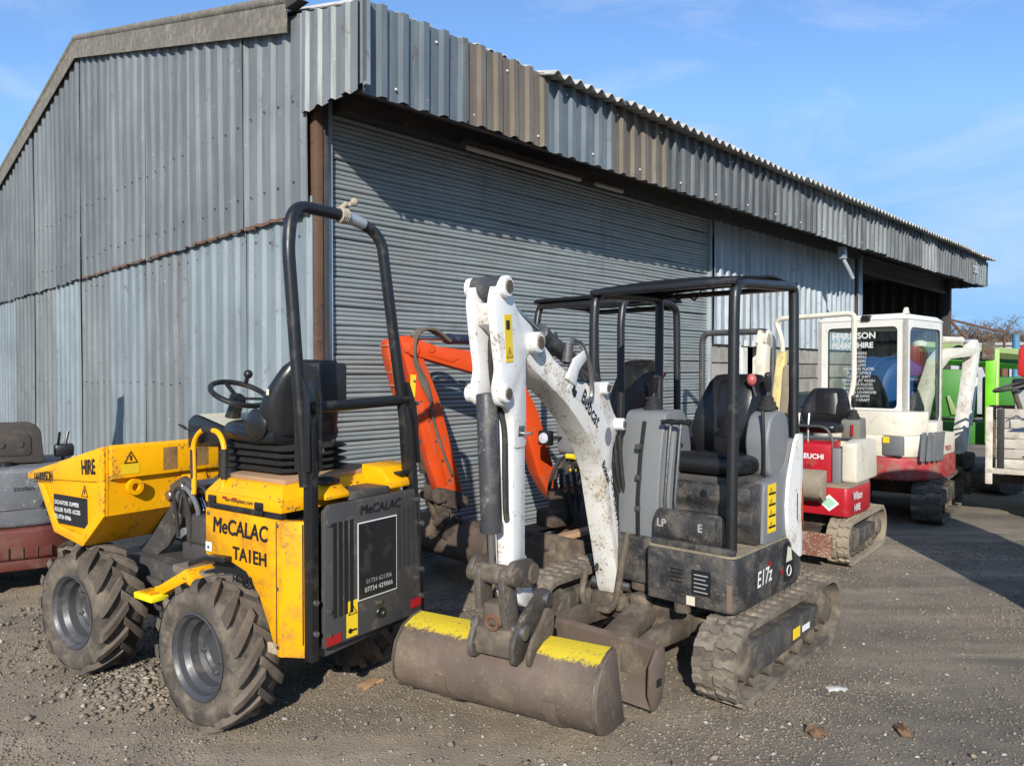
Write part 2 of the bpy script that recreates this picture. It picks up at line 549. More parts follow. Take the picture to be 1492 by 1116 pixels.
SCREW = flat('screw_caps', (0.6, 0.6, 0.58), 0.4)
scme = MB().sphere((0, 0, 0), 0.011, 6, 4).mesh('screw_head')
scme.materials.append(SCREW)
for i in range(60):
    c = 0.13 + 0.182 * i - 0.07
    if i % 2:
        for z in ((3.66,) if i % 4 == 1 else (4.1,)):
            o = obj('screw_head', scme, None, fa); o.location = (c, -0.725, z)
MB().bx(-0.03, 16.45, -0.70, -0.66, 3.58, 3.66).bx(-0.03, 16.45, -0.70, -0.66, 4.05, 4.12).build('fascia_rail', DARKST, fa)
mb = MB().bx(-0.02, 16.45, -0.62, -0.03, 3.80, 3.82)
mb.build('soffit_board', DARKST, fa)
# far end of the fascia
sheet('end_sheet', trap_profile(-0.76, 0.6, 0.236, 0.07, 0.03, 0.034, 0.05), C_FAS, fa, lambda a, o, z: (16.47 + o, a, z), 3.6, lambda a: roofz(a) - 0.04, 0.02, seed=5)

# roof sheets (fibre cement, sinusoidal)
CEM = paint('fibre_cement', (0.30, 0.27, 0.22), 0.92, amt=0.75, dirt=(0.16, 0.142, 0.112), bump=0.7, var=0.25, scale=16, fine=0.95)
roof = empty('roof', parent=shed)
RSH = paint('roof_sheet_cement', (0.46, 0.445, 0.41), 0.9, amt=0.35, dirt=(0.20, 0.185, 0.16), bump=0.4, var=0.15, scale=8)
def roofsheet(x0, x1, y0, y1, seed, dz=0.0):
    rn = random.Random(seed)
    n = int(round((x1 - x0) / 0.146 * 8)); rows = 5
    vs, fs = [], []
    dy = rn.uniform(-0.03, 0.03)
    for side in (0, 1):
        for k in range(rows):
            y = y0 + dy + (y1 - y0 - dy) * k / (rows - 1)
            for i in range(n + 1):
                x = x0 + (x1 - x0) * i / n
                vs.append((x, y, roofz(y) + 0.075 + dz + 0.027 * math.sin(2 * math.pi * x / 0.146) - side * 0.008))
    m = rows * (n + 1)
    for k in range(rows - 1):
        for i in range(n):
            q = k * (n + 1) + i
            fs += [(q, q + 1, q + n + 2, q + n + 1), (m + q + n + 1, m + q + n + 2, m + q + 1, m + q)]
    for i in range(n):
        fs.append((m + i, m + i + 1, i + 1, i))
        q = (rows - 1) * (n + 1) + i
        fs.append((q, q + 1, m + q + 1, m + q))
    me = bpy.data.meshes.new('roof_sheet'); me.from_pydata(vs, [], fs)
    me.polygons.foreach_set('use_smooth', [True] * len(me.polygons)); me.set_sharp_from_angle(angle=R(50))
    return obj('roof_sheet', me, RSH, roof)
xs = [-0.02, 0.8, 1.72] + [1.72 + 0.98 * k for k in range(1, 16)]
for i, (a, b_) in enumerate(zip(xs, xs[1:])):
    b_ = min(b_, 16.75)
    front = -0.66 if a < 1.7 else -0.90
    roofsheet(a, b_ + 0.03, front, RIDGE_Y + 0.05, i, 0.004 * (i % 2) - 0.035)
for i in range(8):
    roofsheet(-0.02 + 2.1 * i, -0.02 + 2.1 * (i + 1), RIDGE_Y - 0.05, BACK, 50 + i, -0.03)
# verge capping on the gable
vc = empty('verge_capping', parent=shed)
def capseg(y0, y1, h, seed):
    n = 7
    mb = MB()
    # face board
    def P(y, off, z): return (-0.10 - off, y, roofz(y) + z)
    rings = []
    for k in range(n + 1):
        y = y0 + (y1 - y0) * k / n
        rings.append([P(y, 0, -h + 0.06), P(y, 0.012, -h + 0.06), P(y, 0.012, 0.06), P(y, 0, 0.06)])
    mb.loft(rings)
    # roll on top
    rings = []
    for k in range(n + 1):
        y = y0 + (y1 - y0) * k / n
        rings.append([(-0.085 - 0.045 * math.cos(2 * math.pi * j / 12), y, roofz(y) + 0.075 + 0.045 * math.sin(2 * math.pi * j / 12)) for j in range(12)])
    mb.loft(rings)
    mb.build('capping_piece', CEM, vc)
for i, (a, b_) in enumerate([(0.17, 1.9), (1.905, 3.75), (3.755, 5.62), (5.625, 7.5), (7.505, 9.4), (9.405, 12.3)]):
    capseg(a, b_, 0.235, i)
MB().prism([(-0.05, 4.40), (0.16, 4.47), (0.16, 4.40)], -0.12, -0.04, 'x').build('capping_end', DARKST, vc)

# steel frame seen at the corner and the shutter
MB().bx(0.0, 0.062, -0.06, 0.12, 0, 3.72, 0.006).build('corner_column', RUSTCOL, shed)
MB().bx(0.064, 0.118, -0.045, 0.10, 0, 3.72, 0.005).build('column_flange', DARKST, shed)
GALV = paint('galvanised_rail', (0.36, 0.40, 0.42), 0.45, metal=0.3, amt=0.35, dirt=(0.16, 0.15, 0.14), bump=0.1)
sh = empty('roller_shutter', parent=shed)
m, nt, N, L, b = nodes_of('shutter_slats')
v = coords(nt, (0.8, 1, 1), rnd=5.0)
vl = coords(nt, (1.2, 1, 1), what='Object')
n1 = noise(nt, v, 1.2, 5, 0.65); n2 = noise(nt, v, 30, 4, 0.7)
c = mixc(nt, ramp(nt, n1, 0.35, 0.65), (0.235, 0.268, 0.268), (0.30, 0.335, 0.332))
oi = N.new('ShaderNodeObjectInfo')
c = mixc(nt, ramp(nt, oi.outputs['Random'], 0.55, 1.0, 0, 0.6), c, (0.30, 0.285, 0.285))
c = mixc(nt, ramp(nt, n2, 0.62, 0.72, 0, 0.5), c, (0.16, 0.15, 0.14))
c = mixc(nt, ramp(nt, noise(nt, v, 5, 6, 0.7), 0.56, 0.7, 0, 0.45), c, (0.17, 0.165, 0.155))
L.new(c, b.inputs['Base Color'])
geo = N.new('ShaderNodeNewGeometry')
mpw = N.new('ShaderNodeMapping'); mpw.inputs['Scale'].default_value = (2.2, 2.2, 0.22); L.new(geo.outputs['Position'], mpw.inputs['Vector'])
run = noise(nt, mpw.outputs['Vector'], 1.6, 7, 0.7)
blot = noise(nt, geo.outputs['Position'], 0.9, 5, 0.65)
c = mixc(nt, ramp(nt, run, 0.55, 0.72, 0, 0.5), c, (0.13, 0.125, 0.115))
c = mixc(nt, ramp(nt, run, 0.30, 0.42, 0.4, 0), c, (0.36, 0.37, 0.36))
c = mixc(nt, ramp(nt, blot, 0.50, 0.68, 0, 0.4), c, (0.25, 0.235, 0.225))
L.new(c, b.inputs['Base Color'])
b.inputs['Metallic'].default_value = 0.2; b.inputs['Roughness'].default_value = 0.5
SLATM = m
def slat_mesh(x0, x1, sd=0):
    rq = random.Random(sd); ph = [rq.uniform(0, 6) for _ in range(4)]
    vs, fs = [], []
    prof = [(0.010, -0.0005), (0.009, 0.002), (-0.004, 0.004), (-0.009, 0.012), (-0.0115, 0.020), (-0.009, 0.029), (-0.003, 0.0345), (0.001, 0.0365), (-0.003, 0.0385), (-0.009, 0.045), (-0.0115, 0.053), (-0.009, 0.062), (-0.002, 0.0695), (0.009, 0.0725), (0.010, 0.0755)]
    nx = 22
    for i in range(nx + 1):
        x = x0 + (x1 - x0) * i / nx
        wy = 0.005 * math.sin(x * 1.7 + ph[0]) + 0.004 * math.sin(x * 4.3 + ph[1]); wz = 0.003 * math.sin(x * 1.1 + ph[2]) + 0.0022 * math.sin(x * 3.4 + ph[3])
        for (y, z) in prof: vs.append((x, y + wy, z + wz))
    k = len(prof)
    for i in range(nx):
        for j in range(k - 1):
            fs.append((i * k + j, (i + 1) * k + j, (i + 1) * k + j + 1, i * k + j + 1))
    me = bpy.data.meshes.new('slat'); me.from_pydata(vs, [], fs)
    me.polygons.foreach_set('use_smooth', [True] * len(me.polygons)); me.set_sharp_from_angle(angle=R(75))
    me.materials.append(SLATM)
    return me
SMS = [slat_mesh(0.17, 5.755, q_) for q_ in range(6)]
for k in range(49):
    o = obj('slat', SMS[(k * 5 + k // 6) % 6], None, sh)
    o.location = (0, 0.055, 0.085 + 0.0755 * k)
    o.rotation_euler = (0, R(random.Random(k).uniform(-0.035, 0.035)), 0)
MB().bx(0.17, 5.755, 0.03, 0.06, 0.045, 0.085).build('bottom_bar', GALV, sh)
for x0, x1 in ((0.122, 0.180), (5.748, 5.80)):
    MB().bx(x0, x1, -0.0, 0.09, 0.02, 3.75, 0.004).build('guide_rail', GALV, sh)
MB().bx(0.1, 5.9, 0.10, 0.5, 3.60, 4.0).build('shutter_box', DARKST, sh)
CONC = paint('old_concrete', (0.27, 0.25, 0.22), 0.9, amt=0.5, dirt=(0.15, 0.13, 0.105), bump=0.5)
MB().bx(0.1, 5.9, -0.16, 0.12, -0.05, 0.045, 0.008).build('shutter_sill', CONC, shed)
# dark header beam with a pale fluorescent tube fitting hung under the soffit
MB().bx(0.2, 10.7, -0.10, 0.03, 3.66, 3.80).build('header_beam', DARKST, shed)
lt = empty('strip_light', parent=shed)
MB().cyl((1.35, -0.22, 3.60), (2.85, -0.22, 3.60), 0.022, 10).build('lamp_tube', flat('old_lamp_tube', (0.42, 0.36, 0.30), 0.5), lt)
MB().bx(1.3, 2.9, -0.25, -0.19, 3.625, 3.66).build('lamp_body', DARKST, lt)
lt2 = empty('strip_light', parent=shed)
MB().cyl((3.1, -0.22, 3.60), (3.55, -0.22, 3.60), 0.022, 10).build('lamp_tube', MATS['old_lamp_tube'], lt2)

# wall right of the shutter: block base, galvanised sheets above
MORT = paint('mortar', (0.30, 0.28, 0.24), 0.95, amt=0.4, bump=0.4)
BLK = paint('concrete_block', (0.29, 0.27, 0.235), 0.92, amt=0.4, dirt=(0.19, 0.17, 0.14), bump=0.5, var=0.18, hue=0.18, rnd=7)
bw = empty('block_wall', parent=shed)
MB().bx(5.82, 6.50, 0.06, 0.2, 0, 2.12).bx(7.38, 10.74, 0.06, 0.2, 0, 2.12).build('mortar_bed', MORT, bw)
bme = MB().box((0, 0, 0), (0.43, 0.09, 0.205), bev=0.008, seg=1).mesh('concrete_block'); bme.materials.append(BLK)
bhm = MB().box((0, 0, 0), (0.2, 0.09, 0.205), bev=0.008, seg=1).mesh('concrete_block'); bhm.materials.append(BLK)
for r in range(9):
    z = 0.11 + r * 0.225
    for seg0, seg1 in ((5.83, 6.49), (7.39, 10.73)):
        x = seg0 + (0 if r % 2 else 0.22)
        if r % 2 == 0:
            o = obj('concrete_block', bhm, None, bw); o.location = (seg0 + 0.1, 0.075, z)
        while x + 0.43 <= seg1 + 0.02:
            o = obj('concrete_block', bme, None, bw); o.location = (x + 0.215, 0.075 + random.uniform(-.002, .002), z)
            x += 0.44
        if seg1 - x > 0.15:
            o = obj('concrete_block', bhm, None, bw); o.location = (x + 0.1, 0.075, z)
WHITE = paint('white_paint', (0.68, 0.67, 0.63), 0.5, amt=0.4, dirt=(0.35, 0.31, 0.25), bump=0.1)
dr = empty('side_doorway', parent=shed)
MB().bx(6.50, 6.58, 0.0, 0.2, 0, 2.1).bx(7.30, 7.38, 0.0, 0.2, 0, 2.1).bx(6.5, 7.38, 0.0, 0.2, 2.04, 2.12).build('door_frame', WHITE, dr)
MB().bx(6.58, 7.30, 0.9, 1.0, 0, 2.04).build('painted_dark_inside', paint('painted_dark_inside', (0.012, 0.012, 0.012), 0.9), dr)  # near-black panel paints the unlit inside of the doorway
MB().bx(6.585, 6.72, -0.02, 0.6, 0.02, 2.02).build('door_leaf', WHITE, dr)
fw = empty('upper_front_wall', parent=shed)
for i in range(5):
    a = 5.80 + i * 0.99
    sheet('cladding_sheet', trap_profile(a, a + 1.0, 0.2, 0.05, 0.03, 0.04, 0.0), C_GALV, fw, lambda a, o, z, k=i: (a, 0.02 - o - 0.003 * (k % 2), z), 2.05, 3.72, 0.0, seed=200 + i)

# open bay at the far end
bay = empty('open_bay', parent=shed)
MB().bx(10.74, 10.92, -0.05, 0.18, 0, 3.75, 0.01).build('bay_post', GALV, bay)
MB().bx(10.66, 10.735, -0.04, 0.15, 0, 3.7).build('dark_stanchion', DARKST, bay)
MB().bx(16.30, 16.45, -0.05, 0.18, 0, 3.75, 0.01).build('bay_post', DARKST, bay)
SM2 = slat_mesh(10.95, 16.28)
SM2.materials.clear(); SM2.materials.append(C_INT)  # dark inner brown paints the shade onto these rolled-up slats
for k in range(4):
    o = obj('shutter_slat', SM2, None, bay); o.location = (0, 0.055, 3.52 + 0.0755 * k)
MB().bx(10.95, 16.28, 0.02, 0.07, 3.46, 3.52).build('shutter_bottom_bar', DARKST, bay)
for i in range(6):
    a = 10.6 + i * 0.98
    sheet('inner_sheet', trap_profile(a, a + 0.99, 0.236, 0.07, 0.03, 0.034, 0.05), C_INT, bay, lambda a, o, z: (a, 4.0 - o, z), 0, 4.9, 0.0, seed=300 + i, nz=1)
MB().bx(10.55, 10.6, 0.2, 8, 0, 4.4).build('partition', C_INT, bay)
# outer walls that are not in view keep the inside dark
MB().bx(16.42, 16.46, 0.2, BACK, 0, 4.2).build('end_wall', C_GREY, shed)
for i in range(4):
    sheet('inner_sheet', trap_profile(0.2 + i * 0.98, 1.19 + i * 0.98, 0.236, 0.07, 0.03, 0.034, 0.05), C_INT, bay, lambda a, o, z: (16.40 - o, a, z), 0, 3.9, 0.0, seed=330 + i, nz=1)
MB().bx(0.0, 16.45, BACK - 0.05, BACK, 0, 4.5).build('rear_wall', C_GREY, shed)
# broken lamp bracket below the fascia
MB().bx(8.62, 8.72, -0.60, -0.50, 3.40, 3.58).tube([(8.67, -0.55, 3.42), (8.72, -0.62, 3.25), (8.80, -0.66, 3.1)], 0.03, 8).build('floodlight_bracket', GALV, shed)

MB().bx(10.6, 16.4, 0.2, 0.24, 3.7, 4.3).build('bay_lintel', DARKST, bay)

text('7202', .20, (15.2, -0.762, 3.80), (1, 0, 0), (0, 0, 1), paint('chalk_white', (.6, .6, .58), .8), fa, 'painted_number', .02)

# fixings along the gable sheets
dsm = MB().sphere((0, 0, 0), 0.009, 6, 4).mesh('fixing_screw'); dsm.materials.append(DARKST)
rq = random.Random(11)
for z_ in (3.12, 3.75, 1.55, 2.75):
    for k in range(34):
        y_ = 0.05 + 0.236 * k + 0.118
        if z_ > 3 and z_ > roofz(y_) - .2: continue
        o = obj('fixing_screw', dsm, None, gw)
        o.location = (-0.058 if z_ > 2.9 else -0.012, y_ + rq.uniform(-.01, .01), z_ + rq.uniform(-.03, .03))
# ------------------------------------------------------------------ ground
def ground_mat():
    m, nt, N, L, b = nodes_of('yard_ground')
    v = coords(nt)
    big = noise(nt, v, 0.45, 6, 0.62)
    mid = noise(nt, v, 1.3, 6, 0.65)
    fine = noise(nt, v, 60, 6, 0.8)
    vo = N.new('ShaderNodeTexVoronoi'); vo.inputs['Scale'].default_value = 110; L.new(v, vo.inputs['Vector'])
    sep = N.new('ShaderNodeSeparateXYZ'); L.new(v, sep.inputs['Vector'])
    # the hard dark surface on the right of the yard, brown dust to the left
    side = ramp(nt, mathn(nt, 'ADD', mathn(nt, 'SUBTRACT', sep.outputs['X'], mathn(nt, 'MULTIPLY', sep.outputs['Y'], 0.10)), mathn(nt, 'MULTIPLY', mid, 2.4)), 0.2, 3.0)
    c = mixc(nt, side, (0.360, 0.285, 0.200), (0.240, 0.203, 0.155))
    c = mixc(nt, ramp(nt, mid, 0.42, 0.62), c, mixc(nt, side, (0.232, 0.188, 0.138), (0.152, 0.132, 0.105)))
    c = mixc(nt, ramp(nt, big, 0.52, 0.66, 0, 0.75), c, (0.36, 0.295, 0.215))
    c = mixc(nt, ramp(nt, vo.outputs['Color'], 0.1, 0.9, 0.0, 0.35), c, (0.085, 0.077, 0.066))
    c = mixc(nt, ramp(nt, fine, 0.58, 0.74, 0, 0.6), c, (0.42, 0.36, 0.285))
    rmap = N.new('ShaderNodeMapping'); rmap.inputs['Rotation'].default_value = (0, 0, R(-28)); rmap.inputs['Scale'].default_value = (0.35, 2.6, 1); L.new(v, rmap.inputs['Vector'])
    rut = noise(nt, rmap.outputs['Vector'], 1.0, 6, 0.6, 0.4)
    c = mixc(nt, ramp(nt, rut, 0.53, 0.66, 0, 0.6), c, (0.36, 0.30, 0.225))
    c = mixc(nt, ramp(nt, rut, 0.34, 0.44, 0.45, 0), c, (0.13, 0.118, 0.102))
    c = mixc(nt, ramp(nt, noise(nt, v, 0.8, 3, 0.5), 0.64, 0.70, 0, 0.5), c, (0.09, 0.083, 0.074))
    L.new(c, b.inputs['Base Color'])
    b.inputs['Roughness'].default_value = 0.93
    b.inputs['Specular IOR Level'].default_value = 0.25
    bp = N.new('ShaderNodeBump'); bp.inputs['Strength'].default_value = 0.7; bp.inputs['Distance'].default_value = 0.010
    hh = mathn(nt, 'ADD', mathn(nt, 'MULTIPLY', fine, 0.7), mathn(nt, 'MULTIPLY', vo.outputs['Distance'], 0.5))
    L.new(hh, bp.inputs['Height']); L.new(bp.outputs['Normal'], b.inputs['Normal'])
    return m
GM = ground_mat()
def hgt(x, y):
    # gentle lumps, none of them next to the wheels
    return 0.0
def gnoise(X, Y):
    h = np.zeros_like(X)
    rg = np.random.RandomState(4)
    for s, a in ((1.2, .007), (2.9, .005), (6.5, .0035), (14, .0022), (30, .0015)):
        for k in range(4):
            th = rg.uniform(0, 6.28); ph = rg.uniform(0, 6.28)
            h += a * 0.5 * np.sin((X * math.cos(th) + Y * math.sin(th)) * s + ph + 1.3 * np.sin((X * math.sin(th) - Y * math.cos(th)) * s * 0.7 + ph * 2))
    # loose heap thrown up between the dumper wheels
    h += 0.075 * np.exp(-(((X + 1.98) / 0.22) ** 2 + ((Y - 3.98) / 0.20) ** 2)) + 0.03 * np.exp(-(((X + 3.1) / 0.8) ** 2 + ((Y - 4.7) / 0.5) ** 2))
    return h
nx, ny = 420, 420
gx = np.linspace(-7.5, 7.5, nx); gy = 1.8 + (np.linspace(0, 1, ny) ** 1.6) * 12.0
X, Y = np.meshgrid(gx, gy)
Z = gnoise(X, Y)
edge = np.minimum(np.minimum(X + 7.5, 7.5 - X), np.minimum(Y - 1.8, 13.8 - Y))
Z = Z * np.clip(edge / 0.8, 0, 1) + 0.004 - 0.012
co = np.stack([X, Y, Z], -1).reshape(-1, 3).astype(np.float32)
idx = np.arange(nx * ny).reshape(ny, nx)
q = np.stack([idx[:-1, :-1], idx[:-1, 1:], idx[1:, 1:], idx[1:, :-1]], -1).reshape(-1, 4).astype(np.int32)
def fastmesh(name, co, faces):
    me = bpy.data.meshes.new(name)
    k = faces.shape[1]
    me.vertices.add(len(co)); me.vertices.foreach_set('co', co.astype(np.float32).ravel())
    me.loops.add(faces.size); me.loops.foreach_set('vertex_index', faces.astype(np.int32).ravel())
    me.polygons.add(len(faces)); me.polygons.foreach_set('loop_start', np.arange(0, faces.size, k, dtype=np.int32))
    me.update(calc_edges=True); me.validate()
    return me
gme = fastmesh('yard_surface', co, q)
gme.polygons.foreach_set('use_smooth', [True] * len(gme.polygons))
yard = obj('yard_surface', gme, GM); tag(yard, kind='structure')
bg = MB().add([(-900, -60, -0.03), (900, -60, -0.03), (900, 1500, -0.03), (-900, 1500, -0.03)], [(0, 1, 2, 3)]).build('ground', GM)
tag(bg, kind='structure')

# loose stones
def stones(name, n, seed, smin, smax, region, mat, flat_=0.6, zoff=0.0, heap=None, pw=2.2):
    rg = np.random.RandomState(seed)
    base = np.array([(1, 0, 0), (-1, 0, 0), (0, 1, 0), (0, -1, 0), (0, 0, 1), (0, 0, -1), (.62, .62, .45), (-.6, .62, .4), (.6, -.63, .42), (-.62, -.6, .44)], float)
    tri = np.array([(4, 0, 6), (4, 6, 2), (4, 2, 7), (4, 7, 1), (4, 1, 9), (4, 9, 3), (4, 3, 8), (4, 8, 0), (0, 2, 6), (2, 1, 7), (1, 3, 9), (3, 0, 8), (5, 2, 0), (5, 1, 2), (5, 3, 1), (5, 0, 3)])
    pts = region(rg, n)
    n = len(pts)
    sz = smin + (smax - smin) * rg.rand(n) ** pw
    V = base[None] * (0.7 + 0.6 * rg.rand(n, 10, 1))
    V = V * np.stack([0.7 + 0.6 * rg.rand(n), 0.7 + 0.6 * rg.rand(n), flat_ * (0.6 + 0.7 * rg.rand(n))], -1)[:, None, :]
    th = rg.rand(n) * 6.283; ti = rg.randn(n) * 0.35
    c, s = np.cos(ti), np.sin(ti)
    x, z = V[..., 0] * c[:, None] - V[..., 2] * s[:, None], V[..., 0] * s[:, None] + V[..., 2] * c[:, None]
    V = np.stack([x, V[..., 1], z], -1)
    c, s = np.cos(th), np.sin(th)
    x, y = V[..., 0] * c[:, None] - V[..., 1] * s[:, None], V[..., 0] * s[:, None] + V[..., 1] * c[:, None]
    V = np.stack([x, y, V[..., 2]], -1) * (sz / 2)[:, None, None]
    gz = gnoise(pts[:, 0], pts[:, 1]) - 0.008
    V += np.stack([pts[:, 0], pts[:, 1], gz + sz * 0.12 + zoff], -1)[:, None, :]
    Fc = (tri[None] + (np.arange(n) * 10)[:, None, None]).reshape(-1, 3)
    me = fastmesh(name, V.reshape(-1, 3), Fc)
    o = obj(name, me, mat)
    return o
def stone_mat(name, a, b2, c3):
    m, nt, N, L, b = nodes_of(name)
    g = N.new('ShaderNodeNewGeometry')
    n = noise(nt, coords(nt), 60, 3, 0.6)
    c = mixc(nt, g.outputs['Random Per Island'], a, b2)
    c = mixc(nt, ramp(nt, g.outputs['Random Per Island'], 0.965, 0.98), c, c3)
    c = mixc(nt, ramp(nt, n, 0.4, 0.7, 0, 0.4), c, (0.18, 0.155, 0.125))
    L.new(c, b.inputs['Base Color']); b.inputs['Roughness'].default_value = 0.9
    b.inputs['Specular IOR Level'].default_value = 0.3
    return m
ST1 = stone_mat('gravel_stones', (0.115, 0.098, 0.078), (0.30, 0.245, 0.18), (0.47, 0.42, 0.35))
def frustum(y0, y1, k, mask):
    def f(rg, n):
        out = []
        while sum(len(a) for a in out) < n:
            y = y0 + (y1 - y0) * rg.rand(n) ** k
            x = (rg.rand(n) * 2 - 1) * 0.74 * y
            p = np.stack([x, y], -1)
            out.append(p[rg.rand(n) < mask(p[:, 0], p[:, 1])])
        return np.concatenate(out)[:n]
    return f
def lump(x, y, s, ph):
    return np.sin(x * s + ph + np.sin(y * s * 0.8 + ph)) * np.sin(y * s * 1.1 - ph + np.sin(x * s * 0.9))
def mask1(x, y):
    d = 0.35 + 0.65 * np.clip(0.5 + lump(x, y, 1.7, 0.4) * 0.9 + lump(x, y, 4.1, 2.0) * 0.35, 0, 1)
    ru = x * math.cos(0.49) + y * math.sin(0.49); rv = -x * math.sin(0.49) + y * math.cos(0.49)
    d = d * (0.45 + 0.55 * np.clip(0.5 + 0.9 * np.sin(rv * 5.2 + 0.8 * np.sin(ru * 0.9)), 0, 1))
    dusty = np.exp(-(((x + 0.55) / 0.75) ** 2 + ((y - 3.1) / 0.35) ** 2)) + np.exp(-(((x + 2.1) / 0.7) ** 2 + ((y - 3.65) / 0.28) ** 2))
    return np.clip(d - 0.75 * dusty, 0.05, 1)
o = stones('gravel', 80000, 1, 0.003, 0.018, frustum(2.75, 7.5, 1.35, mask1), ST1)
tag(o, 'grey loose gravel strewn over the yard surface', 'gravel', kind='stuff')
def heapreg(rg, n):
    a = rg.randn(n, 2) * np.array([0.20, 0.18]) + np.array([-1.98, 3.98])
    b2 = rg.randn(n // 2, 2) * np.array([0.7, 0.4]) + np.array([-3.0, 4.75])
    c = rg.randn(n // 9, 2) * np.array([0.6, 0.25]) + np.array([-0.1, 3.25])
    return np.concatenate([a, b2, c])
o = stones('loose_stones', 900, 2, 0.012, 0.042, heapreg, ST1, 0.75, 0.004)
tag(o, 'heap of broken stones between the yellow dumper wheels', 'stones', kind='stuff')
ST2 = stone_mat('pale_chips', (0.34, 0.32, 0.28), (0.50, 0.47, 0.42), (0.6, 0.57, 0.5))
o = stones('pale_stone_chips', 300, 3, 0.008, 0.035, frustum(2.9, 8.0, 1.1, lambda x, y: np.full_like(x, .9)), ST2, 0.5)
tag(o, 'pale limestone chips scattered over the dark yard', 'stone chips', kind='stuff')
# ------------------------------------------------------------------ yellow site dumper
YEL = paint('dumper_yellow', (0.80, 0.375, 0.002), 0.45, spec=0.25, amt=0.30, dirt=(0.28, 0.16, 0.05), chip=(0.16, 0.09, 0.04), chipamt=0.3, scale=6, bump=0.1, var=0.07)
YELD = paint('dumper_yellow_scuffed', (0.78, 0.36, 0.002), 0.5, spec=0.25, amt=0.55, dirt=(0.26, 0.14, 0.045), chip=(0.22, 0.12, 0.04), chipamt=0.25, scale=8, bump=0.1, var=0.08)
DGREY = paint('charcoal_paint', (0.055, 0.053, 0.052), 0.55, amt=0.4, dirt=(0.16, 0.13, 0.10), chip=(0.22, 0.13, 0.08), chipamt=0.2, bump=0.1)
RIMM = paint('wheel_rim_grey', (0.07, 0.07, 0.074), 0.42, metal=0.25, amt=0.4, dirt=(0.19, 0.165, 0.135), bump=0.1)
TYRE = paint('tyre_rubber', (0.070, 0.057, 0.045), 0.9, amt=0.6, dirt=(0.20, 0.160, 0.115), bump=0.35, var=0.25)
LUGM = paint('tyre_lug_rubber', (0.10, 0.080, 0.062), 0.85, amt=0.5, dirt=(0.22, 0.175, 0.13), bump=0.3, var=0.25, rnd=11)
SEATB = paint('seat_vinyl', (0.012, 0.012, 0.013), 0.33, amt=0.25, dirt=(0.07, 0.066, 0.062), bump=0.05, var=0.15)
SIGNY = flat('sign_yellow', (0.80, 0.55, 0.02), 0.45)
INK = flat('ink_black', (0.012, 0.012, 0.012), 0.5)
WHT = flat('label_white', (0.75, 0.75, 0.73), 0.5)
REDR = flat('reflector_red', (0.35, 0.012, 0.015), 0.3)
CREAM = flat('cream_label', (0.62, 0.58, 0.44), 0.5)
WOODB = paint('plywood_tan', (0.36, 0.22, 0.12), 0.75, amt=0.3, dirt=(0.15, 0.10, 0.07))

def lug_mesh(name, Rr, ymid, yout, sweep, wid, h, side, mat):
    vs, fs = [], []
    n = 6
    for i in range(n + 1):
        t = i / n
        y = side * (ymid + (yout - ymid) * t)
        a0 = sweep * t
        drop = 0.0 if t < 0.75 else (t - 0.75) * Rr * 0.10
        w = wid * (1.0 + 0.25 * t)
        for (da, r) in ((-w * 0.62, Rr - h - drop - 0.006), (-w * 0.42, Rr - drop), (w * 0.42, Rr - drop), (w * 0.62, Rr - h - drop - 0.006)):
            a = a0 + da / Rr
            vs.append((r * math.sin(a), y, r * math.cos(a)))
    for i in range(n):
        for j in range(3):
            q = i * 4 + j
            fs.append((q, q + 1, q + 5, q + 4))
    fs.append((0, 1, 2, 3)); fs.append((n * 4 + 3, n * 4 + 2, n * 4 + 1, n * 4))
    return MB().add(vs, fs).mesh(name)

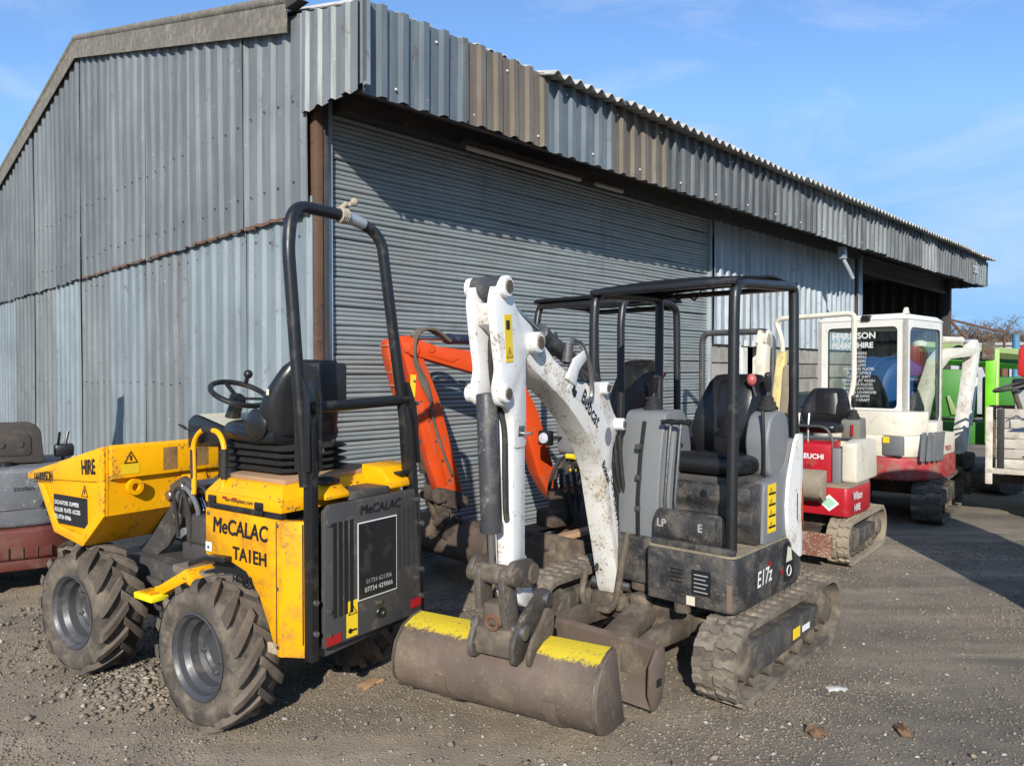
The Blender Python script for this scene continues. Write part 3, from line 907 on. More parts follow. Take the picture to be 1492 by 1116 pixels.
def make_wheel(parent, Rr, W, nl):
    w = empty('wheel', parent=parent)
    hw = W / 2
    prof = [(Rr * .55, -hw * .80), (Rr * .60, -hw * .90), (Rr * .74, -hw * 1.03), (Rr * .86, -hw * 1.0), (Rr * .91, -hw * .88), (Rr * .925, -hw * .5), (Rr * .93, 0)]
    prof = prof + [(r, -y) for r, y in prof[-2::-1]]
    MB().lathe(prof, (0, 0, 0), (0, 1, 0), 48).build('tyre', TYRE, w, 60)
    rp = [(Rr * .50, -hw * .75), (Rr * .50, -hw * .2), (Rr * .46, 0.0), (Rr * .47, hw * .35), (Rr * .535, hw * .62), (Rr * .545, hw * .80), (Rr * .585, hw * .86), (Rr * .59, hw * .93), (Rr * .57, hw * .95), (Rr * .555, hw * .88), (Rr * .52, hw * .80), (Rr * .50, hw * .6), (Rr * .44, hw * .42), (Rr * .42, hw * .10), (Rr * .36, -hw * .02), (Rr * .30, hw * .02), (Rr * .27, -hw * .10), (0.002, -hw * .10)]
    MB().lathe(rp, (0, 0, 0), (0, 1, 0), 40).build('rim', RIMM, w, 25)
    hb = MB().lathe([(Rr * .2, -hw * .12), (Rr * .2, hw * .0), (Rr * .17, hw * .08), (Rr * .07, hw * .1), (0.002, hw * .1)], (0, 0, 0), (0, 1, 0), 20)
    hb.build('hub', DGREY, w)
    nut = MB().cyl((0, -0.01, 0), (0, 0.012, 0), 0.014, 6).cyl((0, 0.012, 0), (0, 0.026, 0), 0.008, 8).mesh('wheel_nut'); nut.materials.append(STEEL)
    for k in range(5):
        a = k * 2 * math.pi / 5 + 0.5
        o = obj('wheel_nut', nut, None, w); o.location = (Rr * .315 * math.sin(a), -hw * .03, Rr * .315 * math.cos(a))
    m1 = lug_mesh('tread_lug', Rr, -0.012, hw * 1.0, -0.42, 0.05, Rr * .075, 1, LUGM); m1.materials.append(LUGM)
    m2 = lug_mesh('tread_lug', Rr, -0.012, hw * 1.0, -0.42, 0.05, Rr * .075, -1, LUGM); m2.materials.append(LUGM)
    for k in range(nl):
        for mm, ph in ((m1, 0), (m2, 0.5)):
            o = obj('tread_lug', mm, None, w)
            o.rotation_euler = (0, (k + ph) * 2 * math.pi / nl, 0)
    return w

def op_seat(parent, x, y, z, rz=180, scale=1.0, tall=0.5, mat=None, name='seat'):
    """seat facing +x of its own frame, base centre at x,y,z"""
    mat = mat or SEATB
    s = empty(name, (x, y, z), rz, parent=parent)
    def sect(u, w, t, c, n=18):
        # rounded slab section, u along depth
        out = []
        for k in range(n):
            a = 2 * math.pi * k / n
            ca, sa = math.cos(a), math.sin(a)
            out.append((u, w / 2 * math.copysign(abs(ca) ** 0.45, ca), c + t / 2 * math.copysign(abs(sa) ** 0.6, sa)))
        return out
    S = scale
    rings = [sect(-0.20 * S, .36 * S, .05, .06), sect(-0.19 * S, .44 * S, .11 * S, .065), sect(-.05 * S, .47 * S, .115 * S, .06), sect(.12 * S, .47 * S, .12 * S, .068), sect(.22 * S, .45 * S, .12 * S, .075), sect(.262 * S, .40 * S, .07 * S, .07), sect(.27 * S, .3 * S, .02, .065)]
    MB().loft(rings).build('seat_cushion', mat, s, 45)
    # backrest: sections stacked upwards
    def bsect(zz, w, t, xc, wing, n=18):
        out = []
        for k in range(n):
            a = 2 * math.pi * k / n
            ca, sa = math.cos(a), math.sin(a)
            yy = w / 2 * math.copysign(abs(ca) ** 0.5, ca)
            out.append((xc + t / 2 * math.copysign(abs(sa) ** 0.7, sa) + wing * (abs(yy) / (w / 2)) ** 2.2, yy, zz))
        return out
    T = tall * S
    rings = [bsect(.07, .40 * S, .07, -.20 * S, .02), bsect(.10, .46 * S, .11, -.20 * S, .05), bsect(.10 + T * .28, .50 * S, .12, -.20 * S - .01, .075), bsect(.10 + T * .5, .48 * S, .11, -.22 * S, .06), bsect(.10 + T * .72, .42 * S, .10, -.245 * S, .045), bsect(.10 + T * .9, .36 * S, .09, -.265 * S, .03), bsect(.10 + T * .985, .29 * S, .06, -.272 * S, .02), bsect(.10 + T * 1.0, .2 * S, .02, -.275 * S, .01)]
    MB().loft(rings).build('backrest', mat, s, 50)
    # raised inner panel with a seam
    def panel(z0, z1, w0, w1, xx):
        rings = []
        for t in (0, .1, .5, .9, 1):
            zz = z0 + (z1 - z0) * t; w = w0 + (w1 - w0) * t
            q = -.20 * S - (zz - .1) * .13 + xx - (0.03 if t in (0, 1) else 0)
            rings.append([(q + 0.028, -w / 2, zz), (q + 0.045, -w / 2 + .03, zz), (q + 0.048, 0, zz), (q + 0.045, w / 2 - .03, zz), (q + 0.028, w / 2, zz), (q - .05, 0, zz)])
        return rings
    MB().loft(panel(.16, .10 + T * .93, .26 * S, .20 * S, .032)).build('back_panel', mat, s, 40)
    return s

dp = empty('site_dumper', (-1.18, 3.92, 0), 145)
tag(dp, 'yellow site dumper with black roll bar and chunky tyres beside the shed gable', 'dumper')
# wheels
wh = make_wheel(dp, 0.355, 0.25, 15)
wh.location = (0.0, 0.43, 0.345)
for (x, y, fl, tw) in ((1.19, 0.455, 0, 3), (0.0, -0.43, 1, 0), (1.20, -0.43, 1, 3)):
    w2 = copy_tree(wh, dp)
    w2.location = (x, y, 0.343)
    w2.rotation_euler = (0, 0.13 * (1 + x), R(180) if fl else R(tw))
# chassis
ch = empty('chassis', parent=dp)
MB().prism([(-.42, .44), (-.42, .38), (-.1, .24), (.42, .22), (.52, .40), (.52, .50), (-.3, .50)], -.26, .26, bev=.012).build('rear_frame', DGREY, ch)
MB().prism([(.62, .36), (.70, .27), (1.45, .25), (1.55, .40), (1.50, .57), (1.0, .60), (.66, .58)], -.21, .21, bev=.012).build('front_frame', DGREY, ch)
MB().bx(.86, 1.02, .215, .235, .32, .50, .006).cyl((.94, .23, .41), (.94, .245, .41), .035, 14).build('frame_hatch', DGREY, ch)
MB().cyl((.57, 0, .22), (.57, 0, .62), .07, 16).bx(.47, .67, -.1, .1, .28, .36).bx(.47, .67, -.1, .1, .48, .56).build('articulation_joint', DARKST, ch)
MB().cyl((0, -.42, .365), (0, .42, .365), .06, 14).build('rear_axle', DGREY, ch)
MB().cyl((1.2, -.42, .365), (1.2, .42, .365), .06, 14).build('front_axle', DGREY, ch)
MB().prism([(.15, .62), (.35, .62), (.40, .66), (.66, .53), (.70, .52), (.70, .48), (.64, .48), (.40, .59), (.33, .57), (.15, .57)], .20, .36, bev=.008).build('step_arm', YEL, ch)
SAFY = flat('safety_yellow', (0.85, 0.72, 0.01), 0.5)
MB().bx(.62, .80, .32, .42, .455, .49, .006).build('step_tread', SAFY, ch)
for k in range(3): MB().bx(.64 + .05 * k, .665 + .05 * k, .335, .41, .49, .498).build('tread_bar', YELD, ch)
MB().bx(.16, .62, -.30, .30, .60, .64, .008).build('foot_floor', paint('muddy_floor', (.16, .13, .10), .9, amt=.6), ch)
# engine housing
bd = empty('engine_housing', parent=dp)
side = [(.17, 1.015), (.17, .78), (.10, .765), (-.02, .775), (-.16, .74), (-.26, .64), (-.335, .50), (-.385, .385), (-.425, .385), (-.425, 1.015)]
MB().prism(side, .345, .385, bev=.006).build('side_panel', paint('dumper_yellow_scraped', (0.80, 0.375, 0.002), 0.5, spec=0.25, amt=0.62, dirt=(0.40, 0.17, 0.012), chip=(0.20, 0.10, 0.03), chipamt=0.22, scale=5, bump=0.1, var=0.06, fine=.4), bd)
MB().prism([(x, z) for x, z in side], -.40, -.36, bev=.006).build('side_panel', YEL, bd)
MB().prism([(-.427, .387), (-.56, .315), (-.52, .30), (-.40, .345)], .39, 1.013, 'z', bev=.004).build('rear_corner_panel', YELD, bd)
for v_ in bd.children[-1].data.vertices:
    if v_.co.z < .45 and v_.co.x < -.46: v_.co.z += .05
MB().prism([(-.427, -.40), (-.56, -.34), (-.52, -.32), (-.40, -.36)], .43, 1.013, 'z', bev=.004).build('rear_corner_panel', YELD, bd)
MB().bx(-.52, .16, -.35, .34, .45, 1.0).build('engine_core', INK, bd)
MB().prism([(.25, .71), (.26, .735), (.10, .79), (-.05, .80), (-.05, .775), (.10, .765)], .30, .43, bev=.004).build('mudguard_edge', BLACK, bd)
MB().bx(-.42, .15, .352, .381, 1.017, 1.045).build('shadow_gap_strip', INK, bd)
MB().bx(-.30, .10, .383, .396, 1.022, 1.048, .005).build('bonnet_handle', BLACK, bd)
# upper cover
def frustum_box(x0, x1, y0, y1, z0, z1, ins, bev):
    vs = [(x0, y0, z0), (x1, y0, z0), (x1, y1, z0), (x0, y1, z0), (x0 + ins, y0 + ins, z1), (x1 - ins, y0 + ins, z1), (x1 - ins, y1 - ins, z1), (x0 + ins, y1 - ins, z1)]
    return bevelled(vs, [(3, 2, 1, 0), (4, 5, 6, 7), (0, 1, 5, 4), (1, 2, 6, 5), (2, 3, 7, 6), (3, 0, 4, 7)], bev, 2)
MB().bx(-.425, .17, -.40, .386, 1.045, 1.10, .006).add(*frustum_box(-.425, .17, -.40, .386, 1.099, 1.165, .05, .008)).build('bonnet', YEL, bd)
MB().bx(-.36, .11, -.33, .31, 1.163, 1.185, .004).build('seat_board', WOODB, bd)
MB().prism([(-.36, 1.10), (-.57, 1.10), (-.57, 1.13), (-.50, 1.205), (-.36, 1.215)], -.385, -.17, bev=.01).build('filler_cover', YEL, bd)
MB().bx(-.575, -.50, -.30, -.235, 1.165, 1.178).build('filler_label', INK, bd)
MB().prism([(-.38, 1.10), (-.57, 1.10), (-.57, 1.125), (-.50, 1.165), (-.38, 1.17)], .10, .25, bev=.01).build('tank_cover', YEL, bd)
MB().bx(-.53, -.42, .12, .23, 1.166, 1.19, .01).build('tank_label', INK, bd)
MB().bx(-.57, -.40, -.17, .10, 1.08, 1.12, .01).build('rear_shelf', DGREY, bd)
# rear panel
rp = [(.285, .43), (.285, 1.055), (.25, 1.085), (-.33, 1.085), (-.365, 1.05), (-.365, .43)]
MB().prism(rp, -.60, -.57, 'x', bev=.008).build('rear_panel', DGREY, bd)
for k in range(4):
    for s_, y0 in ((1, .225), (-1, -.195)):
        yy = y0 - k * .034
        MB().bx(-.604, -.598, yy - .009, yy + .009, .56 if s_ > 0 else .70, 1.0).build('vent_slot', INK if s_ > 0 else paint('vent_dark', (.03, .03, .03), .6), bd)
px_, ux_ = (0, -1, 0), (0, 0, 1)
plate('sticker_border', (-.602, .085, .60), px_, ux_, .265, .375, WHT, bd, .0015)
plate('sticker', (-.6035, .079, .606), px_, ux_, .253, .363, paint('sticker_black', (.016, .016, .017), .35, amt=.35, dirt=(.09, .08, .075), bump=.03), bd, .002)
text('07734 429066', .033, (-.606, .045, .635), px_, ux_, paint('worn_white', (.45, .45, .44), .6), bd, 'sticker_lettering', .015)
text('01724 621306', .030, (-.606, .035, .675), px_, ux_, paint('faded_white', (.25, .25, .25), .6), bd, 'sticker_lettering', .01)
text('MeCALAC', .062, (-.601, .07, 1.012), px_, ux_, INK, bd, 'maker_lettering', .025, shear=.15)
plate('warning_sticker', (-.601, .155, .445), px_, ux_, .07, .17, SIGNY, bd)
def tri_sign(o, X, U, s, par, name='warning_triangle'):
    X = Vector(X); U = Vector(U); N_ = X.cross(U).normalized(); o = Vector(o) + N_ * .003
    a, b_, c_ = o, o + X * s, o + X * s / 2 + U * s * .87
    i = (a + b_ + c_) / 3
    vs = []
    for p in (a, b_, c_): vs += [p, i + (p - i) * .78]
    MB().add(vs, [(0, 2, 3, 1), (2, 4, 5, 3), (4, 0, 1, 5)]).add([i - X * s * .06 - U * s * .1, i + X * s * .06 - U * s * .1, i + X * s * .05 + U * s * .25, i - X * s * .05 + U * s * .25], [(0, 1, 2, 3)]).build(name, INK, par)
tri_sign((-.603, .148, .55), px_, ux_, .056, bd)
MB().cyl((-.607, .135, .475), (-.604, .135, .475), .012, 10).bx(-.607, -.604, .095, .135, .472, .479).build('warning_pictogram', INK, bd)
plate('reflector', (-.601, .275, .44), px_, ux_, .085, .045, REDR, bd, .004)
plate('reflector', (-.601, -.285, .47), px_, ux_, .075, .045, REDR, bd, .004)
MB().bx(-.612, -.598, -.075, -.03, .555, .575, .003).build('latch', STEEL, bd)
MB().tube([(-.61, -.06 + .022 * math.cos(a), .515 + .022 * math.sin(a)) for a in np.linspace(0, 6.0, 14)], .006, 6).build('tow_ring', BLACK, bd)
bolt = MB().cyl((0, 0, 0), (-.012, 0, 0), .011, 8).mesh('bolt'); bolt.materials.append(STEEL)
for y_, z_ in ((.262, 1.0), (.262, .60), (-.33, 1.03), (-.33, .62), (.262, .49)):
    o = obj('bolt', bolt, None, bd); o.location = (-.599, y_, z_)
MB().prism([(.28, .44), (-.355, .44), (-.33, .40), (.25, .375)], -.56, -.42, 'x', bev=.01).build('rear_skirt', DGREY, bd)
pb_ = MB().cyl((0, 0, 0), (0, .006, 0), .009, 8).mesh('panel_bolt'); pb_.materials.append(STEEL)
for x_, z_ in ((.14, .99), (.14, .82), (-.40, .99), (-.40, .70), (-.40, .43)):
    o = obj('panel_bolt', pb_, None, bd); o.location = (x_, .385, z_)
MB().bx(-.392, -.388, .3855, .3875, .40, 1.01).build('panel_seam', INK, bd)
for x_ in (.07, -.30):
    MB().bx(x_, x_ + .06, .386, .398, 1.05, 1.085, .005).build('bonnet_hinge', BLACK, bd)
plate('red_white_tag', (.02, .3875, 1.075), (-1, 0, 0), (0, 0, 1), .035, .012, REDR, bd)
plate('red_white_tag', (-.06, .3875, 1.075), (-1, 0, 0), (0, 0, 1), .035, .012, REDR, bd)
# lettering on the side
sx, su = (-1, 0, 0), (0, 0, 1)
text('MeCALAC', .105, (.105, .386, .905), sx, su, INK, bd, 'maker_lettering', .03, xs=.92, shear=.1)
text('TA1EH', .088, (-.06, .386, .79), sx, su, INK, bd, 'model_lettering', .03, xs=1.0)
text('FAIA', .085, (-.055, .386, .665), sx, su, INK, bd, 'model_lettering', .02)
PEN = flat('pen_marks', (.16, .09, .02), .6)
text('8T0LEN  yapper not parts', .026, (.02, .362, 1.122), sx, (0, -.6, 1), PEN, bd, 'pen_scrawl', 0, shear=.2)
text('harrisonplant.com', .030, (0, .387, 1.066), sx, su, PEN, bd, 'pen_scrawl', .01, shear=.1)
plate('registration_sticker', (.165, .386, .80), sx, su, .05, .045, WHT, bd)
plate('scraped_sticker', (-.30, .3865, .395), sx, su, .10, .05, paint('torn_sticker', (.5, .4, .25), .8, amt=.8, dirt=(.06, .05, .04)), bd)
# roll over bar
rb = empty('roll_bar', parent=dp)
L2 = (-.52, .415, 2.27)
R2 = (-.52, -.165, 2.34)
MB().tube([(-.555, .352, 1.18), L2, (-.50, .37, 2.445), (-.50, .02, 2.445), (-.50, -.13, 2.40), R2, (-.555, -.335, 1.18)], .0285, 16, .16, 8).build('hoop_tube', BLACK, rb)
MB().prism([(-.60, .39), (-.60, 1.42), (-.59, 1.50), (-.545, 1.50), (-.54, 1.42), (-.545, .39)], .315, .357, bev=.006).build('hoop_post', BLACK, rb)
pr_ = MB().prism([(-.60, .41), (-.60, 1.42), (-.585, 1.52), (-.53, 1.52), (-.515, 1.42), (-.52, .41)], -.398, -.362, bev=.006).build('hoop_post', BLACK, rb)
for v_ in pr_.data.vertices: v_.co.y += .075 * (v_.co.z - .41)
MB().prism([(-.61, 1.25), (-.61, 1.58), (-.57, 1.66), (-.53, 1.66), (-.51, 1.55), (-.51, 1.25)], .30, .312, bev=.003).build('hinge_plate', BLACK, rb)
MB().prism([(-.61, 1.25), (-.61, 1.58), (-.57, 1.66), (-.53, 1.66), (-.51, 1.55), (-.51, 1.25)], .368, .378, bev=.003).build('hinge_plate', BLACK, rb)
pr_ = MB().prism([(-.61, 1.22), (-.615, 1.52), (-.58, 1.64), (-.53, 1.64), (-.505, 1.52), (-.505, 1.22)], -.345, -.333, bev=.003).build('hinge_plate', BLACK, rb)
for v_ in pr_.data.vertices: v_.co.y += .12 * (v_.co.z - 1.3)
MB().cyl((-.55, .33, 1.53), (-.55, -.34, 1.55), .027, 16).build('cross_bar', BLACK, rb)
for (y_, z_) in ((-.335, 1.53), (-.35, 1.33), (.30, 1.34)):
    MB().cyl((-.575, y_, z_), (-.555, y_ - .02, z_), .016, 10).cyl((-.61, y_, z_), (-.55, y_, z_), .011, 8).build('hinge_bolt', STEEL, rb)
bt = MB().cyl((0, 0, 0), (-.014, 0, 0), .013, 8).mesh('bolt'); bt.materials.append(STEEL)
for y_, z_ in ((.338, .52), (.338, .66), (-.365, .66), (-.365, .90), (-.365, .52)):
    o = obj('bolt', bt, None, rb); o.location = (-.60, y_, z_)
MB().cyl((-.50, .06, 2.445), (-.50, -.055, 2.425), .0305, 16).build('silver_tape', paint('silver_tape', (.45, .47, .48), .35, metal=.5, amt=.2), rb)
rope = MB()
for k in range(4):
    y_ = .10 - k * .012
    rope.tube([(-.50 + .034 * math.cos(a), y_ - .004 * a / 6, 2.445 + .034 * math.sin(a)) for a in np.linspace(0, 6.3, 12)], .007, 6)
rope.tube([(-.50, .09, 2.475), (-.52, .075, 2.50), (-.50, .05, 2.495), (-.53, .03, 2.515)], .012, 7).sphere((-.53, .03, 2.515), .02, 8, 5)
rope.build('knotted_rope', paint('old_rope', (.38, .32, .24), .9, amt=.4, bump=.5), rb)
MB().tube([(-.52, .29, 1.45), (-.50, .255, 1.36), (-.52, .245, 1.25), (-.51, .26, 1.19)], .008, 6).build('pin_chain', DARKST, rb)
# driver's seat
st = op_seat(dp, .02, .02, 1.31, 0, .96, .36)
bl = MB()
rings = []
for k in range(9):
    t = k / 8; ex = .02 * (1 if k % 2 else -1)
    x0, x1, y0 = -.36 - ex, .16 + ex, .20 + ex
    rings.append([(p[0], p[1], 1.185 + .14 * t) for p in [(x0 + .04, -y0), (x1 - .04, -y0), (x1, -y0 + .04), (x1, y0 - .04), (x1 - .04, y0), (x0 + .04, y0), (x0, y0 - .04), (x0, -y0 + .04)]])
bl.loft(rings).build('seat_bellows', RUBBER, st).matrix_parent_inverse = Matrix.Translation((.10, 0, -1.31))
for s_ in (.225, -.225): MB().sphere((-.07, s_, .12), .055, 12, 8, (1.5, .35, 1.5)).build('seat_hip_wing', SEATB, st)
plate('seat_tag', (-.165, .232, .27), (-1, 0, 0), (0, 0, 1), .02, .03, CREAM, st)
MB().bx(-.325, -.29, -.15, .15, .20, .43, .02).build('seat_back_shell', paint('seat_shell', (.02, .02, .021), .5, amt=.25), st)
# console and steering wheel
cs = empty('control_console', parent=dp)
MB().prism([(.30, 1.29), (.30, 1.385), (.62, 1.455), (.68, 1.42), (.68, 1.27)], -.17, .17, bev=.012).build('console_box', BLACK, cs)
tl = MB().add([(.33, .155, 1.3975), (.33, -.155, 1.3975), (.60, -.155, 1.4565), (.60, .155, 1.4565)], [(0, 1, 2, 3)])
tl.build('console_decal', CREAM, cs)
MB().prism([(.30, .62), (.30, 1.30), (.47, 1.30), (.47, .62)], -.12, .12, bev=.01).build('console_pedestal', BLACK, cs)
MB().tube([(.55, .17, 1.36), (.60, .23, 1.38), (.66, .23, 1.40), (.68, .18, 1.38)], .006, 6).bx(.52, .60, .17, .20, 1.30, 1.37, .004).build('key_bracket', BLACK, cs)
plate('console_tag', (.57, .173, 1.30), (-1, 0, 0), (0, 0, 1), .045, .05, WHT, cs)
swc = Vector((.44, 0, 1.57)); ax = Vector((-.42, 0, .91)).normalized(); sxv = Vector((0, 1, 0)); syv = ax.cross(sxv)
rim_pts = [swc + (sxv * math.cos(a) + syv * math.sin(a)) * .155 for a in np.linspace(0, 2 * math.pi, 33)]
sw = empty('steering_wheel', parent=cs)
MB().tube(rim_pts, .0155, 10).build('rim', BLACK, sw)
mb = MB()
for k in range(3):
    a = k * 2.094 + .5
    e = swc + (sxv * math.cos(a) + syv * math.sin(a)) * .15
    mb.tube([swc - ax * .03, (swc - ax * .03).lerp(e, .6), e], .016, 8, scale=.5)
mb.lathe([(.05, -.05), (.045, -.01), (.02, .005), (.002, .006)], swc - ax * .01, ax, 16).build('spokes', BLACK, sw)
kb = rim_pts[20]
MB().cyl(kb, kb + ax * .05, .012, 10).sphere(kb + ax * .07, .026, 12, 8).build('spinner_knob', BLACK, sw)
MB().cyl(swc - ax * .03, swc - ax * .18, .035, 12, .045).build('steering_column', BLACK, cs)
# grab rail
gr = empty('grab_rail', parent=dp)
gpts = [(.31, .36, 1.06), (.33, .345, 1.13), (.345, .34, 1.33), (.27, .34, 1.40), (.12, .34, 1.395), (.065, .345, 1.33), (.06, .355, 1.14), (.055, .365, 1.10)]
MB().tube(gpts, .0135, 10, .05).build('rail_tube', YEL, gr)
MB().cyl((.335, .345, 1.14), (.345, .34, 1.29), .0165, 10).build('grip_wrap', RUBBER, gr)
MB().cyl((.061, .352, 1.16), (.065, .346, 1.31), .0165, 10).build('grip_wrap', RUBBER, gr)
MB().cyl((.17, .34, 1.398), (.25, .34, 1.40), .0165, 10).build('grip_wrap', RUBBER, gr)
# skip
sk = empty('skip', parent=dp)
prof = [(1.85, 1.075), (1.86, 1.035), (1.73, 1.025), (1.52, .745), (1.17, .705), (.93, .90), (.92, 1.10), (.905, 1.11), (.905, 1.27), (.925, 1.285)]
inner = [(1.80, 1.07), (1.705, 1.035), (1.505, .765), (1.18, .728), (.955, .91), (.945, 1.265)]
for y0, y1 in ((.485, .50), (-.515, -.50)):
    MB().prism([(1.85, 1.075), (1.86, 1.035), (1.73, 1.025), (1.52, .745), (1.17, .705), (.93, .90), (.925, 1.285)], y0, y1, bev=.003).build('side_plate', YEL, sk)
# raised frame along the side plate edge
fr_o = [(1.73, 1.025), (1.52, .745), (1.17, .705), (.93, .90), (.925, 1.10)]
fr_i = [(1.655, 1.02), (1.47, .795), (1.20, .765), (1.0, .93), (.995, 1.10)]
poly = fr_o + fr_i[::-1]
MB().prism(poly, .50, .512, bev=.003).build('side_rib', YEL, sk)
MB().prism([(1.86, 1.035), (1.85, 1.075), (.925, 1.285), (.925, 1.10), (1.0, 1.085)], .50, .514, bev=.003).build('side_top_band', YEL, sk)
th = .012
def shell(a, b_): return [(a[0], a[1]), (b_[0], b_[1])]
outer = [(1.73, 1.025), (1.52, .745), (1.17, .705), (.93, .90), (.93, 1.10)]
innr = [(1.712, 1.028), (1.507, .76), (1.175, .72), (.947, .908), (.947, 1.10)]
MB().prism(outer + innr[::-1], -.50, .485).build('skip_shell', YEL, sk)
MB().prism([(1.86, 1.03), (1.85, 1.07), (1.72, 1.04), (1.72, 1.015)], -.50, .484, bev=.003).build('pouring_lip', YEL, sk)
MB().prism([(.93, 1.095), (.895, 1.105), (.895, 1.275), (.93, 1.29), (.95, 1.275), (.95, 1.095)], -.515, .4835, bev=.004).build('rear_top_band', YEL, sk)
MB().prism([(.928, .90), (.90, .915), (.90, 1.02), (.928, 1.095)], -.10, .06, bev=.004).build('rear_gusset', YEL, sk)
# lifting eye, worn marks, warning signs
eye = MB()
ring = [(.0, .045 * math.sin(a), .045 * math.cos(a)) for a in np.linspace(0, 2 * math.pi, 15)[:-1]]
vs = [(.905 - d, .36 + p[1] * s_, 1.05 + p[2] * s_) for d in (.03, -.0) for s_ in (1, .5) for p in ring]
fs = []
for k in range(14):
    j = (k + 1) % 14
    fs += [(k, j, 14 + j, 14 + k), (28 + k, 42 + k, 42 + j, 28 + j), (k, 28 + k, 28 + j, j), (14 + k, 14 + j, 42 + j, 42 + k)]
eye.add(vs, fs).build('lifting_eye', YEL, sk)
WORN = paint('worn_patch', (.30, .17, .06), .85, amt=.7, dirt=(.14, .08, .04), bump=.3)
plate('worn_patch', (.894, .19, 1.125), (0, -1, 0), (0, 0, 1), .085, .13, WORN, sk, .0012)
plate('worn_patch', (.894, -.01, 1.13), (0, -1, 0), (0, 0, 1), .085, .13, WORN, sk, .0012)
tri_sign((.894, .42, 1.185), (0, -1, 0), (0, 0, 1), .08, sk)
plate('warning_sticker', (.894, .43, 1.125), (0, -1, 0), (0, 0, 1), .10, .055, SIGNY, sk, .0012)
sd_ = (-.975, 0, .22)
text('HARRISON', .085, (1.755, .5145, 1.018), (-.985, 0, .135), (0, 0, 1), INK, sk, 'lettering', .03, xs=.58)
text('HIRE', .115, (1.165, .514, 1.115), (-.985, 0, .10), (0, 0, 1), INK, sk, 'lettering', .04, xs=.66)
plate('hire_sticker', (1.53, .502, .80), (-1, 0, .02), (0, 0, 1), .40, .17, INK, sk, .004)
for k, s_ in enumerate(('EXCAVATORS  DUMPERS', 'ROLLERS  PLATES  ACCESS', 'TEL 07734 429066')):
    text(s_, .034, (1.51, .5075, .915 - k * .042), (-1, 0, .02), (0, 0, 1), WHT, sk, 'sticker_lettering', .01, xs=.78)
tri_sign((1.20, .501, .985), (-1, 0, 0), (0, 0, 1), .08, sk)
# tipping frame and rams under the skip
tf = empty('tipping_frame', parent=dp)
for y0 in (.10, -.16):
    MB().prism([(.72, 1.06), (.80, 1.09), (.95, 1.02), (.98, .90), (1.16, .68), (1.30, .60), (1.10, .58), (.96, .66), (.78, .86), (.70, .98)], y0, y0 + .03, bev=.006).build('lift_plate', DGREY, tf)
for x_, z_ in ((.78, 1.03), (.91, .97), (.86, .84)):
    MB().pin((x_, -.19, z_), (x_, .16, z_), .03).build('pivot_pin', STEEL, tf)
ram = empty('tip_ram', parent=dp)
MB().cyl((.62, .0, .62), (.78, 0, .86), .045, 14).build('ram_barrel', BLACK, ram)
MB().cyl((.78, 0, .86), (.85, 0, .97), .022, 12).build('ram_rod', CHROME, ram)
hs_ = empty('hydraulic_hoses', parent=dp)
for k, y_ in enumerate((.05, .12, .18)):
    MB().tube(catmull([(.62, y_, .65), (.60, y_ + .02, .85), (.66, y_ + .03, 1.02), (.76, y_ + .02, 1.0), (.76, y_, .85 - .05 * k)], 6), .012, 8).build('hose', RUBBER, hs_)
MB().tube(catmull([(.62, .16, .75), (.56, .18, .92), (.64, .2, 1.04), (.74, .19, 1.0), (.80, .17, .9)], 6), .014, 8).build('hose', paint('grey_hose', (.12, .13, .14), .6, amt=.4), hs_)
MB().bx(.40, .70, -.2, .2, .64, .74, .02).bx(.45, .66, .05, .2, .74, .90, .02).build('valve_block', DARKST, tf)
# ------------------------------------------------------------------ generic crawler parts
TRK = paint('track_rubber', (0.105, 0.088, 0.068), 0.9, amt=0.7, dirt=(0.25, 0.205, 0.15), bump=0.35, var=0.25)
PADM = paint('track_pad_rubber', (0.15, 0.125, 0.098), 0.9, amt=0.55, dirt=(0.29, 0.24, 0.18), bump=0.3, var=0.25, rnd=13)
TFRM = paint('track_frame_dark', (0.05, 0.048, 0.045), 0.7, amt=0.65, dirt=(0.17, 0.14, 0.105), bump=0.3)

